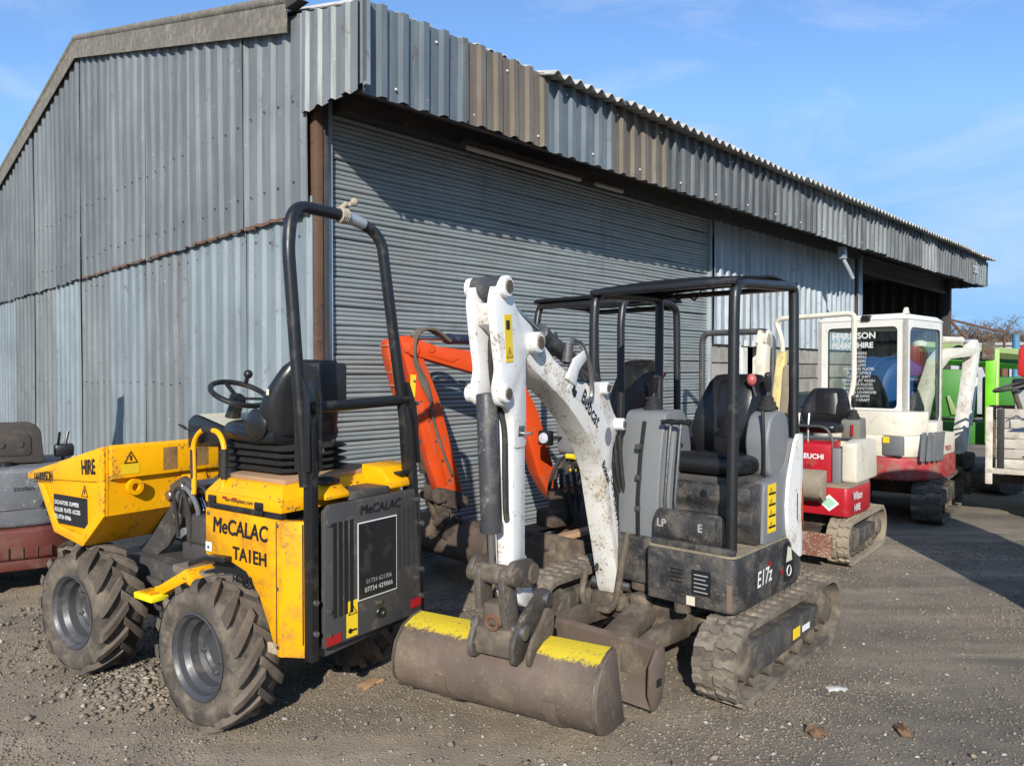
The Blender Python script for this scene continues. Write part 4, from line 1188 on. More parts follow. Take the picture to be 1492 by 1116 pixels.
def track(parent, yc, W, xf, xr, r, pads=True, pitch=0.1, padmat=None, beltmat=None, zc=None, outer=1, decal=None, rows=2):
    """crawler: idler at xf, sprocket at xr, outer radius r, centre line yc"""
    t = empty('track', parent=parent)
    zc = r if zc is None else zc
    th = 0.028; ri = r - 0.018
    def at(s, rr):
        L_ = xf - xr
        per = 2 * L_ + 2 * math.pi * rr
        s = s % per
        if s < L_: return (xr + s, zc + rr, 0.0)
        s -= L_
        if s < math.pi * rr:
            a = s / rr; return (xf + rr * math.sin(a), zc + rr * math.cos(a), a)
        s -= math.pi * rr
        if s < L_: return (xf - s, zc - rr, math.pi)
        s -= L_
        a = s / rr
        return (xr - rr * math.sin(a), zc - rr * math.cos(a), math.pi + a)
    n = 64
    L_ = xf - xr
    # belt
    per = 2 * L_ + 2 * math.pi * ri
    ss = list(np.linspace(0, L_, 9)[:-1]) + list(L_ + np.linspace(0, math.pi * ri, 15)[:-1]) + list(L_ + math.pi * ri + np.linspace(0, L_, 9)[:-1]) + list(2 * L_ + math.pi * ri + np.linspace(0, math.pi * ri, 15)[:-1])
    rings = []
    for s in ss:
        x, z, a = at(s, ri)
        nx_, nz_ = math.sin(a), math.cos(a)
        sag = 0
        rings.append([(x, yc - W / 2, z), (x, yc + W / 2, z), (x - nx_ * th, yc + W / 2 * .98, z - nz_ * th), (x - nx_ * th, yc - W / 2 * .98, z - nz_ * th)])
    rings.append(rings[0])
    MB().loft(rings, caps=False).build('belt', beltmat or TRK, t, 40)
    if pads:
        ph = 0.014
        w2 = W / 2 if rows == 2 else W
        hw = pitch * 0.30
        def pm(sy):
            yo, yi = sy * W * .49, sy * W * .03
            if rows == 1: yo, yi = W * .49, -W * .49
            ym = (yo + yi) / 2
            pts = [(-hw * .75, yo), (-hw * .9, ym + (yo - ym) * .35), (-hw * .35, ym), (-hw * .95, yi), (hw * .75, yi), (hw * .95, ym + (yi - ym) * .3), (hw * .45, ym), (hw * .9, yo)]
            if sy < 0: pts = pts[::-1]
            mb = MB()
            base = [(p[0] * 1.25, p[1], -0.006) for p in pts]; top = [(p[0], p[1] * .985, ph) for p in pts]
            mb.loft([base, top])
            me = mb.mesh('track_pad', 30); me.materials.append(padmat or PADM)
            return me
        mm = [pm(1), pm(-1)] if rows == 2 else [pm(1)]
        cnt = int(per / pitch)
        for k in range(cnt):
            for q, me in enumerate(mm):
                x, z, a = at((k + q * 0.5 * 0.5) * per / cnt, ri)
                o = obj('track_pad', me, None, t)
                o.location = (x, yc, z); o.rotation_euler = (0, a, 0)
    # side frame, idler, sprocket and rollers
    zt, zb = zc + r * .42, zc - r * .52
    MB().prism([(xr + .16, zb + .05), (xr + .12, zt - .03), (xf - .10, zt), (xf - .03, zt - .08), (xf - .03, zb + .10), (xf - .10, zb)], yc - W * .36, yc + W * .36, bev=.012).build('track_frame', TFRM, t)
    for (xx, rr_, nm) in ((xf, r * .74, 'idler_wheel'), (xr, r * .70, 'drive_sprocket')):
        MB().lathe([(0.002, -W * .33), (rr_ * .5, -W * .33), (rr_ * .55, -W * .22), (rr_ * .9, -W * .22), (rr_, -W * .1), (rr_, W * .1), (rr_ * .9, W * .22), (rr_ * .62, W * .24), (rr_ * .55, W * .38), (rr_ * .2, W * .42), (.002, W * .42)], (xx, yc, zc), (0, outer, 0), 22).build(nm, MUD, t)
    nrol = 5
    rm = MB().lathe([(.002, -W * .3), (r * .22, -W * .3), (r * .22, W * .3), (.002, W * .3)], (0, 0, 0), (0, 1, 0), 12).mesh('track_roller'); rm.materials.append(MUD)
    for k in range(nrol):
        o = obj('track_roller', rm, None, t); o.location = (xr + .2 + (xf - xr - .35) * k / (nrol - 1), yc, zc - r + .045 + r * .2)
    return t

def bucket(parent, xo, yc, W, prof, mat, name='bucket', lipmat=None, capmat=None, cap=None):
    """prof: outer back curve (x,z) from the top flange round to the cutting lip"""
    b_ = empty(name, parent=parent)
    c = Vector((sum(p[0] for p in prof) / len(prof), sum(p[1] for p in prof) / len(prof)))
    t = 0.014
    inn = []
    for i, p in enumerate(prof):
        a = Vector(prof[max(0, i - 1)]); d = Vector(prof[min(len(prof) - 1, i + 1)])
        tg = (d - a).normalized(); nn = Vector((-tg.y, tg.x))
        if nn.dot(c - Vector(p)) < 0: nn = -nn
        inn.append(tuple(Vector(p) + nn * t))
    MB().prism(list(prof) + inn[::-1], yc - W / 2, yc + W / 2).build('bucket_shell', capmat or mat, b_, 50)
    for s in (-1, 1):
        y0 = yc + s * W / 2
        MB().prism(list(prof), y0, y0 + s * .014, bev=.002).build('end_plate', mat, b_)
    e = Vector(prof[-1]); d = (Vector(prof[-1]) - Vector(prof[-2])).normalized()
    p0, p1 = e - d * .06, e + d * .03
    n_ = Vector((-d.y, d.x)) * .012
    MB().prism([tuple(p0), tuple(p1), tuple(p1 + n_ * .4), tuple(p0 + n_)], yc - W / 2 - .013, yc + W / 2 + .013).build('cutting_edge', lipmat or mat, b_)
    return b_

# ------------------------------------------------------------------ white mini digger
WPNT = paint('digger_white', (0.74, 0.73, 0.70), 0.42, amt=0.42, dirt=(0.42, 0.36, 0.27), chip=(0.24, 0.16, 0.10), chipamt=0.28, scale=7, bump=0.08, var=0.04, fine=0.35)
WDIRT = paint('digger_white_muddy', (0.70, 0.68, 0.63), 0.6, amt=0.5, dirt=(0.43, 0.36, 0.25), chip=(0.2, 0.14, 0.09), chipamt=0.35, scale=6, bump=0.3, var=0.05, fine=0.6)
BGREY = paint('digger_grey', (0.165, 0.172, 0.177), 0.5, amt=0.3, dirt=(0.20, 0.175, 0.14), scale=5, bump=0.08, var=0.06)
BBLK = paint('digger_black', (0.026, 0.026, 0.027), 0.55, amt=0.68, dirt=(0.10, 0.088, 0.074), chip=(0.22, 0.16, 0.11), chipamt=0.32, bump=0.12, var=0.2)
BKTM = paint('bucket_rusty_steel', (0.105, 0.075, 0.056), 0.72, amt=0.5, dirt=(0.185, 0.142, 0.098), chip=(0.30, 0.27, 0.22), chipamt=0.16, scale=5, bump=0.3, var=0.28)
BKTY = paint('bucket_yellow_topped', (0.105, 0.075, 0.056), 0.72, amt=0.5, dirt=(0.185, 0.142, 0.098), chip=(0.30, 0.27, 0.22), chipamt=0.16, scale=5, bump=0.3, var=0.28, rnd=0, band=(.484, (0.60, 0.45, 0.02)))
YSPR = paint('sprayed_yellow', (0.66, 0.50, 0.025), 0.6, amt=0.55, dirt=(0.33, 0.28, 0.10), chip=(0.22, 0.18, 0.09), chipamt=0.45, scale=9, bump=0.2)
MUDF = paint('floor_mud', (0.30, 0.25, 0.17), 0.95, amt=0.6, dirt=(0.17, 0.14, 0.10), bump=0.6)
ORNG = flat('decal_orange', (0.75, 0.13, 0.02), 0.4)
CYLM = paint('cylinder_charcoal', (0.045, 0.045, 0.047), 0.45, amt=0.45, dirt=(0.17, 0.15, 0.125), chip=(.4, .38, .34), chipamt=.15, bump=0.1)

def ram_part(parent, name, p0, p1, r, rodfrac, matb=None, end=True):
    rr = empty(name, parent=parent)
    p0, p1 = Vector(p0), Vector(p1)
    m_ = p0.lerp(p1, 1 - rodfrac)
    d = (p1 - p0).normalized()
    MB().lathe([(.002, 0), (r * .9, 0), (r, .008), (r, (m_ - p0).length - .05), (r * 1.12, (m_ - p0).length - .045), (r * 1.12, (m_ - p0).length - .004), (r * .9, (m_ - p0).length), (r * .45, (m_ - p0).length)], p0, d, 18).build('ram_barrel', matb or CYLM, rr)
    MB().cyl(m_ - d * .01, p1, r * .48, 14).build('ram_rod', CHROME, rr)
    return rr

dg = empty('mini_digger', (1.007, 4.57, 0), 228)
tag(dg, 'white and grey mini digger with black canopy and yellow topped bucket in front', 'digger')
for (yc, ou) in ((.615, 1), (-.615, -1)):
    track(dg, yc, .23, .505, -.65, .215, outer=ou, pitch=.088)
plate('track_sticker', (-.10, .702, .17), (-1, 0, 0), (0, 0, 1), .10, .06, SIGNY, dg, .003)
plate('track_sticker', (-.24, .702, .18), (-1, 0, 0), (0, 0, 1), .11, .035, WHT, dg, .003)
# undercarriage
uc = empty('undercarriage', parent=dg)
MB().bx(-.35, .35, -.30, .30, .20, .36, .03).bx(.18, .30, -.55, .55, .22, .32, .01).bx(-.32, -.20, -.55, .55, .22, .32, .01).build('cross_frame', MUD, uc)
MB().cyl((0, 0, .36), (0, 0, .44), .25, 24).build('slew_ring', DARKST, uc)
bl_ = empty('dozer_blade', parent=dg)
for y0 in (-.30, .22):
    MB().prism([(.25, .20), (.25, .29), (.60, .33), (.93, .27), (.93, .17), (.60, .22)], y0, y0 + .07, bev=.008).build('blade_arm', MUD, bl_)
MB().box((.62, .08, .30), (.30, .15, .09), Matrix.Rotation(.28, 4, 'Y'), .012).build('blade_ram_cover', MUD, bl_)
bp_ = [(.91, .36), (.945, .345), (.925, .27), (.925, .18), (.955, .115), (1.0, .065), (.985, .055), (.93, .10), (.90, .17), (.895, .27)]
MB().prism(bp_, -.53, .44, bev=.003).build('blade_plate', BKTM, bl_)
ep = MB()
MB().prism([(.90, .37), (.96, .35), (1.02, .28), (1.03, .15), (1.0, .06), (.93, .08), (.89, .18), (.89, .30)], .44, .458, bev=.002).build('blade_end', BKTM, bl_)
MB().prism([(.90, .37), (.96, .35), (1.02, .28), (1.03, .15), (1.0, .06), (.93, .08), (.89, .18), (.89, .30)], -.548, -.53, bev=.002).build('blade_end', BKTM, bl_)
MB().bx(.93, .975, .4585, .462, .17, .21, .003).build('blade_slot', INK, bl_)
# upper body
hs = empty('upper_body', parent=dg)
def rounded(pts, r, n=5):
    """closed polygon with rounded corners: r may be a list"""
    out = []
    N_ = len(pts)
    for i in range(N_):
        a, b2, c = Vector(pts[i - 1]), Vector(pts[i]), Vector(pts[(i + 1) % N_])
        rr = r[i] if isinstance(r, (list, tuple)) else r
        d1, d2 = a - b2, c - b2
        l = min(rr, d1.length * .48, d2.length * .48)
        p, q_ = b2 + d1.normalized() * l, b2 + d2.normalized() * l
        for k in range(n + 1):
            t = k / n
            out.append(tuple(p.lerp(b2, t).lerp(b2.lerp(q_, t), t)))
    return out
# floor tub with recess for the boom swing post (plan view x,y)
plan = rounded([(.52, .12), (.52, .645), (-.40, .645), (-.54, .40), (-.54, -.28), (-.42, -.42), (.10, -.42), (.16, -.02), (.30, .10)], [.03, .06, .20, .15, .15, .1, .04, .03, .03], 5)
MB().prism(plan, .445, .73, 'z', bev=.012).build('body_skirt', BBLK, hs)
MB().prism([(x * .985, y * .985) for x, y in plan], .73, .742, 'z').build('floor_mat', MUDF, hs)
MB().prism([(.505, .14), (.505, .63), (.47, .63), (.47, .14)], .742, .775, 'z', bev=.008).build('floor_rim', BBLK, hs)
# seat base
MB().prism([(.20, .742), (.27, .86), (.26, .93), (.30, .99), (.29, 1.07), (-.30, 1.09), (-.30, .742)], .12, .62, bev=.018).build('seat_base', BBLK, hs)
MB().bx(.265, .285, .22, .50, .86, .905, .008).build('seat_base_ledge', BLACK, hs)
MB().cyl((.285, .35, 1.015), (.30, .35, 1.015), .022, 16).build('key_cap', BLACK, hs)
plate('orange_label', (.273, .31, .838), (0, 1, 0), (0, 0, 1), .09, .03, ORNG, hs, .012)
MB().prism([(.30, .742), (.44, .742), (.46, .80), (.455, .90), (.40, .93), (.33, .90)], .12, .50, bev=.02).build('front_kick_panel', BBLK, hs)
MB().bx(.10, .385, -.175, .11, .46, .74, .02).build('tower_foot', BBLK, hs)
# right control tower beside the boom
MB().prism(rounded([(.36, .53), (.37, .95), (.33, 1.25), (.28, 1.46), (.06, 1.47), (-.02, 1.30), (-.05, .72), (-.05, .53)], [.02, .2, .1, .05, .06, .1, .05, .02], 4), -.17, .10, bev=.03, seg=3).build('control_tower', BGREY, hs)
MB().tube([(.368, -.03, .64), (.372, -.03, .95), (.345, -.03, 1.20), (.30, -.03, 1.40)], .014, 6).build('tower_seam', INK, hs)
for z_ in (.70, .88, 1.06, 1.24): MB().bx(.34, .385, -.045, -.015, z_, z_ + .03, .004).build('hose_clip', DARKST, hs)
MB().prism(rounded([(.34, .60), (.35, 1.0), (.28, 1.38), (.22, 1.40), (.22, .60)], .03, 3), .101, .165, bev=.012).build('tower_side_cowl', BGREY, hs)
def joystick(parent, x, y, z, lean=(0, 0), col=None):
    j = empty('joystick', parent=parent)
    prof = []
    for k in range(7):
        t = k / 6
        prof += [(.062 * (1 - .62 * t) + (.005 if k % 2 else -.003), t * .085)]
    MB().lathe(prof, (x, y, z), (0, 0, 1), 16).build('bellows', RUBBER, j)
    p0, p1 = Vector((x, y, z + .07)), Vector((x + lean[0], y + lean[1], z + .20))
    MB().cyl(p0, p0.lerp(p1, .5), .008, 8).build('stem', STEEL, j)
    MB().tube([p0.lerp(p1, .3), p0.lerp(p1, .6), p1], lambda t: .016 + .008 * math.sin(t * 2.6), 10).sphere(p1, .022, 10, 7).build('grip', BLACK, j)
    return j
joystick(hs, .17, -.05, 1.46, (.02, .03))
for y_ in (.15, .215):
    lv = empty('travel_lever', parent=hs)
    MB().tube([(.36, y_, .88), (.37, y_, .98), (.35, y_ + .015, 1.30), (.34, y_ + .02, 1.40)], .0085, 8).build('lever_rod', STEEL, lv)
    MB().tube([(.355, y_ - .035, 1.405), (.345, y_ + .02, 1.412), (.34, y_ + .075, 1.405)], .014, 10).build('lever_grip', BLACK, lv)
MB().bx(.24, .40, .11, .26, .742, .90, .02).build('pedal_block', BLACK, hs)
# left console and rear corner of the body
MB().prism(rounded([(-.02, 1.10), (.02, 1.30), (-.03, 1.44), (-.14, 1.475), (-.27, 1.44), (-.31, 1.25), (-.26, 1.02)], .05, 4), .46, .60, bev=.025, seg=3).build('left_console', BGREY, hs)
joystick(hs, -.14, .53, 1.47, (.02, .01))
lk = empty('lock_lever', parent=hs)
MB().tube([(-.02, .56, 1.06), (.02, .575, 1.30), (.0, .56, 1.47)], .011, 8).build('lever_rod', BLACK, lk)
MB().tube([(-.22, .45, 1.47), (-.18, .43, 1.58), (-.165, .425, 1.62)], .008, 8).build('lever_rod', STEEL, lk)
MB().sphere((-.16, .423, 1.645), .03, 12, 8, (1, 1, 1.25)).build('red_knob', paint('faded_red_knob', (.45, .10, .09), .4, amt=.2), lk)
MB().prism(rounded([(.16, .742), (.14, 1.08), (-.12, 1.10), (-.22, 1.16), (-.27, 1.30), (-.33, 1.30), (-.34, .742)], [.02, .05, .05, .1, .05, .02, .02], 4), .56, .635, bev=.012).build('side_cover', BGREY, hs)
MB().bx(-.30, .05, .42, .56, 1.02, 1.10, .01).cyl((-.12, .50, 1.10), (-.12, .50, 1.16), .03, 10).bx(-.25, -.05, .47, .55, 1.09, 1.13, .008).build('control_linkage', DARKST, hs)
plate('warning_sticker', (.10, .635, .80), (-1, 0, 0), (0, 0, 1), .11, .27, SIGNY, hs)
for k in range(4):
    plate('sticker_text', (.09, .637, .825 + k * .062), (-1, 0, 0), (0, 0, 1), .09, .012, INK, hs)
    tri_sign((.075, .636, .842 + k * .062), (-1, 0, 0), (0, 0, 1), .03, hs, 'warning_pictogram')
plate('white_label', (-.20, .635, .98), (-1, 0, 0), (0, 0, 1), .05, .12, WHT, hs)
for k in range(3):
    plate('label_print', (-.208, .637, .995 + k * .034), (-1, 0, 0), (0, 0, 1), .034, .02, INK, hs)
plate('grey_label', (-.19, .635, .78), (-1, 0, 0), (0, 0, 1), .07, .17, paint('label_grey', (.12, .125, .13), .5), hs)
# rear bonnet and counterweight
rear = rounded([(-.26, .62), (-.40, .640), (-.57, .42), (-.60, -.20), (-.45, -.42), (-.26, -.42)], [.02, .22, .2, .2, .2, .02], 6)
MB().prism(rear, .62, 1.19, 'z', bev=.03, seg=3).build('rear_bonnet', BGREY, hs)
MB().prism([(x * 1.01 - .004, y * 1.005) for x, y in rear], .46, .70, 'z', bev=.03).build('counterweight', BBLK, hs)
rows_ = [(.60, -.31, -.36), (.66, -.21, -.44), (.78, -.15, -.52), (.92, -.135, -.56), (1.06, -.155, -.56), (1.18, -.20, -.53), (1.28, -.25, -.46), (1.325, -.29, -.38)]
def tail_y(x):
    return .655 if x > -.36 else .655 - 2.1 * (x + .36) ** 2 - .35 * abs(x + .36)
rings = []
for z, xa, xb in rows_:
    rings.append([(xa + (xb - xa) * t / 8, tail_y(xa + (xb - xa) * t / 8), z) for t in range(9)])
rr2 = [[(p[0], p[1] - .02, p[2]) for p in row] for row in rings]
mb = MB(); mb.loft(rings, closed=False); mb.loft(rr2, closed=False)
e1 = [r_[0] for r_ in rings] + [r_[-1] for r_ in rings[::-1]]; e2 = [r_[0] for r_ in rr2] + [r_[-1] for r_ in rr2[::-1]]
mb.loft([e1, e2], caps=False).build('white_tail_panel', WPNT, hs, 50)
op_ = [(-.33, .88), (-.36, .74), (-.42, .74), (-.45, .95), (-.42, 1.10), (-.35, 1.04)]
MB().add([(x, tail_y(x) + .004, z) for x, z in op_] + [(-.385, tail_y(-.385) + .005, .92)], [(i, (i + 1) % 6, 6) for i in range(6)]).build('orange_flash', ORNG, hs)
plate('tail_lettering', (-.27, .656, .82), (-1, -.1, 0), (0, 0, 1), .012, .16, INK, hs)
MB().prism([(-.24, 1.18), (-.26, 1.28), (-.42, 1.25), (-.54, 1.18)], -.35, .42, bev=.03).build('rear_deck', BLACK, hs)
# lettering
text('E17z', .12, (.27, .6475, .535), (-1, 0, .05), (0, 0, 1), WHT, hs, 'model_lettering', .015, xs=.85, shear=.2)
MB().add([(.13, .650, .625), (.10, .650, .66), (.07, .650, .625)], [(0, 1, 2)]).add([(-.045, .650, .56), (-.085, .650, .575), (-.085, .650, .535)], [(0, 1, 2)]).build('model_flash', REDR, hs)
plate('lift_sticker', (-.10, .6465, .49), (-1, 0, 0), (0, 0, 1), .14, .22, INK, hs)
MB().add([(-.125, .6505, .60), (-.215, .6505, .60), (-.20, .6505, .67), (-.15, .6505, .69)], [(0, 1, 2, 3)]).build('lift_pictogram', CREAM, hs)
MB().tube([(-.17 + .03 * math.cos(a), .650, .545 + .03 * math.sin(a)) for a in np.linspace(0, 6.28, 13)], .003, 5).build('lift_ring', WHT, hs)
text('LP', .06, (.459, .15, .835), (0, 1, 0), (0, 0, 1), paint('worn_lettering', (.33, .33, .32), .7, amt=.6), hs, 'hire_lettering', .04)
text('E', .06, (.459, .40, .835), (0, 1, 0), (0, 0, 1), paint('worn_lettering', (.33, .33, .32), .7, amt=.6), hs, 'hire_lettering', .04)
plate('serial_plate', (.5215, .40, .515), (0, 1, 0), (0, 0, 1), .11, .13, INK, hs)
for k in range(5):
    plate('serial_text', (.5235, .415, .53 + k * .022), (0, 1, 0), (0, 0, 1), .08 - .012 * (k % 2), .006, paint('plate_grey', (.3, .3, .3), .5), hs)
plate('cream_label', (.5215, .37, .452), (0, 1, 0), (0, 0, 1), .05, .048, CREAM, hs)
for k in range(4):
    MB().bx(.519, .5225, .27, .345, .56 + k * .022, .568 + k * .022).build('vent_slot', INK, hs)
MB().cyl((.49, .33, .40), (.49, .33, .445), .045, 16).build('drain_boss', MUD, hs)
plate('scratched_paint', (.5215, .60, .46), (0, 1, 0), (0, 0, 1), .03, .14, paint('scraped_metal', (.20, .13, .09), .8, amt=.6), hs)
# seat
st2 = op_seat(dg, .0, .30, 1.10, 0, 1.02, .47)
MB().bx(-.22, .24, .10, .50, -.02 + 1.09, 1.105, .006).build('seat_rail', DARKST, dg)
# canopy
cp = empty('canopy', parent=dg)
CANR = paint('canopy_roof_black', (.010, .010, .010), .85, amt=.25, dirt=(.05, .047, .043), bump=.08, spec=.15)
CANB = paint('canopy_black', (.014, .014, .015), .38, amt=.3, dirt=(.10, .095, .09), bump=.05, var=.2)
FR, RR_, FL, RL = Vector((.41, .58, 2.135)), Vector((-.36, .59, 2.20)), Vector((.41, -.315, 2.145)), Vector((-.36, -.33, 2.19))
MB().tube([(.44, .585, .75), (.415, .582, 2.0), (.40, .58, 2.16), (.20, .58, 2.175), RR_ + Vector((.05, 0, 0)), (-.37, .59, 2.19), (-.37, .592, 2.0), (-.36, .60, 1.22)], .029, 14, .10, 6).build('side_hoop', CANB, cp)
MB().tube([(.42, -.315, 1.45), (.415, -.315, 2.0), (.40, -.315, 2.165), (.20, -.318, 2.175), RL + Vector((.05, 0, 0)), (-.37, -.33, 2.18), (-.37, -.33, 2.0), (-.36, -.33, 1.22)], .029, 14, .10, 6).build('side_hoop', CANB, cp)
MB().cyl((.40, -.315, 1.47), (.30, -.25, 1.20), .026, 10).build('post_foot', CANB, cp)
nxs, nys = 9, 9
vs = []; fs = []
for k in (0, 1):
    for i in range(nxs):
        for j in range(nys):
            u, w = i / (nxs - 1), j / (nys - 1)
            x = -.40 + .83 * u; y = -.335 + .935 * w
            z = 2.195 + .02 * math.sin(math.pi * u) * 0.6 + .018 * math.sin(math.pi * w) - .045 * max(0, u - .9) * 10 * .5 + (.012 * (1 if (i in (3, 4)) else 0)) + .03 * (1 - u) - k * .012
            vs.append((x, y, z))
m_ = nxs * nys
for i in range(nxs - 1):
    for j in range(nys - 1):
        q_ = i * nys + j
        fs += [(q_, q_ + 1, q_ + nys + 1, q_ + nys), (m_ + q_ + nys, m_ + q_ + nys + 1, m_ + q_ + 1, m_ + q_)]
rim_ = [i * nys for i in range(nxs)] + [(nxs - 1) * nys + j for j in range(1, nys)] + [i * nys + nys - 1 for i in range(nxs - 2, -1, -1)] + [j for j in range(nys - 2, 0, -1)]
for a, b2 in zip(rim_, rim_[1:] + rim_[:1]): fs.append((a, b2, m_ + b2, m_ + a))
MB().add(vs, fs).build('canopy_roof', CANR, cp, 40)
MB().bx(.36, .44, -.33, .60, 2.15, 2.185, .01).bx(-.40, -.33, -.33, .60, 2.18, 2.21, .01).build('canopy_cross_frame', CANB, cp)
MB().tube([(.05, .0, 2.17), (.06, .05, 2.13), (.04, .1, 2.15), (.05, .16, 2.12), (.05, .2, 2.17)], .006, 6).build('loose_wire', INK, cp)
# --- boom, stick and bucket
bo = empty('digging_arm', (.318, -.248, 0), 12, parent=dg)
boom_prof = [(1.16, 1.90), (1.09, 1.86), (.90, 1.745), (.63, 1.632), (.45, 1.61), (.35, 1.635), (.24, 1.575), (.15, 1.46), (.075, 1.40), (.085, 1.33), (.155, 1.25), (.175, 1.15), (.155, 1.0), (.105, .83), (.04, .66), (-.03, .52), (-.06, .40), (-.04, .345), (.03, .345), (.065, .40), (.11, .54), (.165, .70), (.225, .86), (.275, 1.0), (.315, 1.12), (.40, 1.24), (.52, 1.355), (.66, 1.455), (.82, 1.555), (1.0, 1.64), (1.17, 1.72), (1.235, 1.79), (1.23, 1.87)]
mb = MB().prism(boom_prof, -.07, .07, bev=.005)
mb.build('boom', WDIRT, bo)
dec_lo = [(.02, .56), (.075, .70), (.13, .86), (.175, 1.0), (.205, 1.10), (.155, 1.12), (.125, 1.0), (.075, .85), (.025, .70), (-.03, .56)]
MB().prism([(x + .028, z) for x, z in dec_lo], .0705, .0725).build('boom_decal_strip', WHT, bo)
dec_hi = [(.23, 1.20), (.34, 1.33), (.47, 1.445), (.62, 1.535), (.78, 1.605), (.74, 1.64), (.60, 1.59), (.43, 1.535), (.30, 1.45), (.19, 1.33)]
MB().prism(dec_hi, .0705, .073).build('boom_decal', WPNT, bo)
text('Bobcat', .115, (.62, .073, 1.545), (-.80, 0, -.60), (-.60, 0, .80), INK, bo, 'maker_lettering', .02, xs=.85)
MB().add([(.73, .0738, 1.60), (.69, .0738, 1.63), (.68, .0738, 1.60), (.66, .0738, 1.59), (.675, .0738, 1.565), (.70, .0738, 1.56), (.715, .0738, 1.575)], [(0, 1, 2, 3, 4, 5, 6)]).build('maker_emblem', INK, bo)
MB().add([(.235 + .05 * math.cos(a), .0738, 1.32 + .055 * math.sin(a)) for a in np.linspace(0, 6.28, 17)[:-1]], [tuple(range(16))]).build('round_emblem', paint('emblem_grey', (.22, .23, .26), .5), bo)
text('CAMPLANT HIRE', .062, (.205, .0735, 1.085), (-.31, 0, -.95), (-.95, 0, .31), INK, bo, 'hire_lettering', .012, xs=.92)
text('Bobcat', .062, (.335, .0735, 1.17), (-.60, 0, -.80), (-.80, 0, .60), INK, bo, 'maker_lettering', .03, xs=.9)
# foot pin, swing post
MB().pin((.0, -.125, .40), (.0, .125, .40), .035).build('foot_pin', STEEL, bo)
swp = empty('swing_post', parent=dg)
pts = [(.50, -.37, .47), (.50, -.36, .33), (.50, -.24, .275), (.50, -.12, .33), (.50, -.11, .62), (.44, -.11, .80)]
MB().tube([(.42, -.37, .48), (.46, -.37, .36), (.48, -.34, .29), (.48, -.15, .29), (.47, -.11, .36), (.44, -.10, .55), (.36, -.10, .74)], .020, 10, .06).build('hose_guard', MUD, swp)
MB().bx(.06, .40, -.36, -.12, .26, .36, .03).bx(.16, .36, -.09, .02, .40, .50, .025).cyl((.18, -.24, .24), (.18, -.24, .58), .075, 16).bx(.28, .42, -.06, .06, .30, .40, .02).build('post_casting', MUD, swp)
MB().cyl((.0, .06, .47), (.30, .05, .46), .04, 12).build('swing_ram', DARKST, swp)
for k in range(4):
    MB().tube(catmull([(.05 + .02 * k, .03 - .03 * k, .50), (.03, .10 - .02 * k, .80 + .03 * k), (.08, .095 - .03 * k, 1.10), (.11, .09 - .03 * k, 1.32)], 6), .013, 8).build('hose', RUBBER, bo)
for z_, c_ in ((.62, SIGNY), (.72, SIGNY), (.95, STEEL)):
    MB().cyl((.045, .10, z_), (.045, .10, z_ + .03), .018, 8).build('hose_tie', c_, bo)
# pins and bosses
for (x, z, w, r) in ((.115, 1.385, .125, .036), (.31, 1.60, .105, .036), (1.17, 1.83, .125, .05)):
    MB().pin((x, -w, z), (x, w, z), r, 18, .006).build('pivot_boss', WPNT, bo)
    MB().cyl((x, w, z), (x, w + .006, z), r * .6, 12).build('pin_end', MUD, bo)
ram_part(bo, 'arm_ram', (.31, 0, 1.66), (1.42, 0, 2.06), .042, .42)
MB().bx(.70, .78, -.075, .075, 1.72, 1.735, .004).cyl((.74, .05, 1.74), (.72, .05, 1.84), .028, 12).cyl((.74, -.05, 1.78), (.70, -.05, 1.90), .026, 12).build('hose_bulkhead', CYLM, bo)
MB().prism([(.80, 1.66), (.72, 1.76), (.55, 1.82), (.53, 1.78), (.66, 1.70), (.70, 1.62)], .07, .085, bev=.003).build('hose_bracket', WPNT, bo)
MB().tube(catmull([(.70, .06, 1.86), (.60, .075, 1.83), (.52, .085, 1.70), (.50, .085, 1.56), (.58, .07, 1.53)], 6), .014, 8).build('steel_pipe', STEEL, bo)
# stick
sk2 = empty('stick', parent=bo)
MB().prism([(1.215, .80), (1.215, 1.70), (1.26, 1.76), (1.33, 1.60), (1.33, .80), (1.30, .74), (1.24, .74)], -.068, .068, bev=.006).build('stick_beam', WPNT, sk2)
for y0, y1 in ((.035, .075), (-.075, -.035)):
    MB().prism(rounded([(1.215, 1.35), (1.22, 1.76), (1.12, 1.82), (1.15, 1.90), (1.30, 1.97), (1.38, 2.09), (1.46, 2.10), (1.50, 2.0), (1.475, 1.85), (1.44, 1.70), (1.47, 1.62), (1.44, 1.545), (1.37, 1.54), (1.335, 1.48), (1.335, 1.35)], .03, 3), y0, y1, bev=.004).build('stick_plate', WPNT, sk2)
MB().prism([(1.25, 1.86), (1.42, 2.0), (1.485, 1.99), (1.46, 1.90), (1.40, 1.88), (1.30, 1.80)], -.036, .036, bev=.004).build('stick_web', WPNT, sk2)
for (x, z, r) in ((1.425, 2.065, .048), (1.43, 1.60, .042)):
    for s_ in (-1, 1):
        MB().pin((x, s_ * .07, z), (x, s_ * .105, z), r, 16, .006).build('pivot_boss', WPNT, sk2)
        MB().cyl((x, s_ * .105, z), (x, s_ * .111, z), r * .6, 12).build('pin_end', MUD, sk2)
MB().cyl((1.425, -.07, 2.065), (1.425, .07, 2.065), .05, 16).build('ram_eye', CYLM, sk2)
plate('warning_sticker', (1.405, .0755, 1.735), (-1, 0, .08), (.12, 0, 1), .065, .21, SIGNY, sk2)
tri_sign((1.40, .0755, 1.755), (-1, 0, .08), (.08, 0, 1), .055, sk2, 'sticker_pictogram')
plate('sticker_print', (1.405, .078, 1.88), (-1, 0, .08), (.12, 0, 1), .03, .04, INK, sk2)
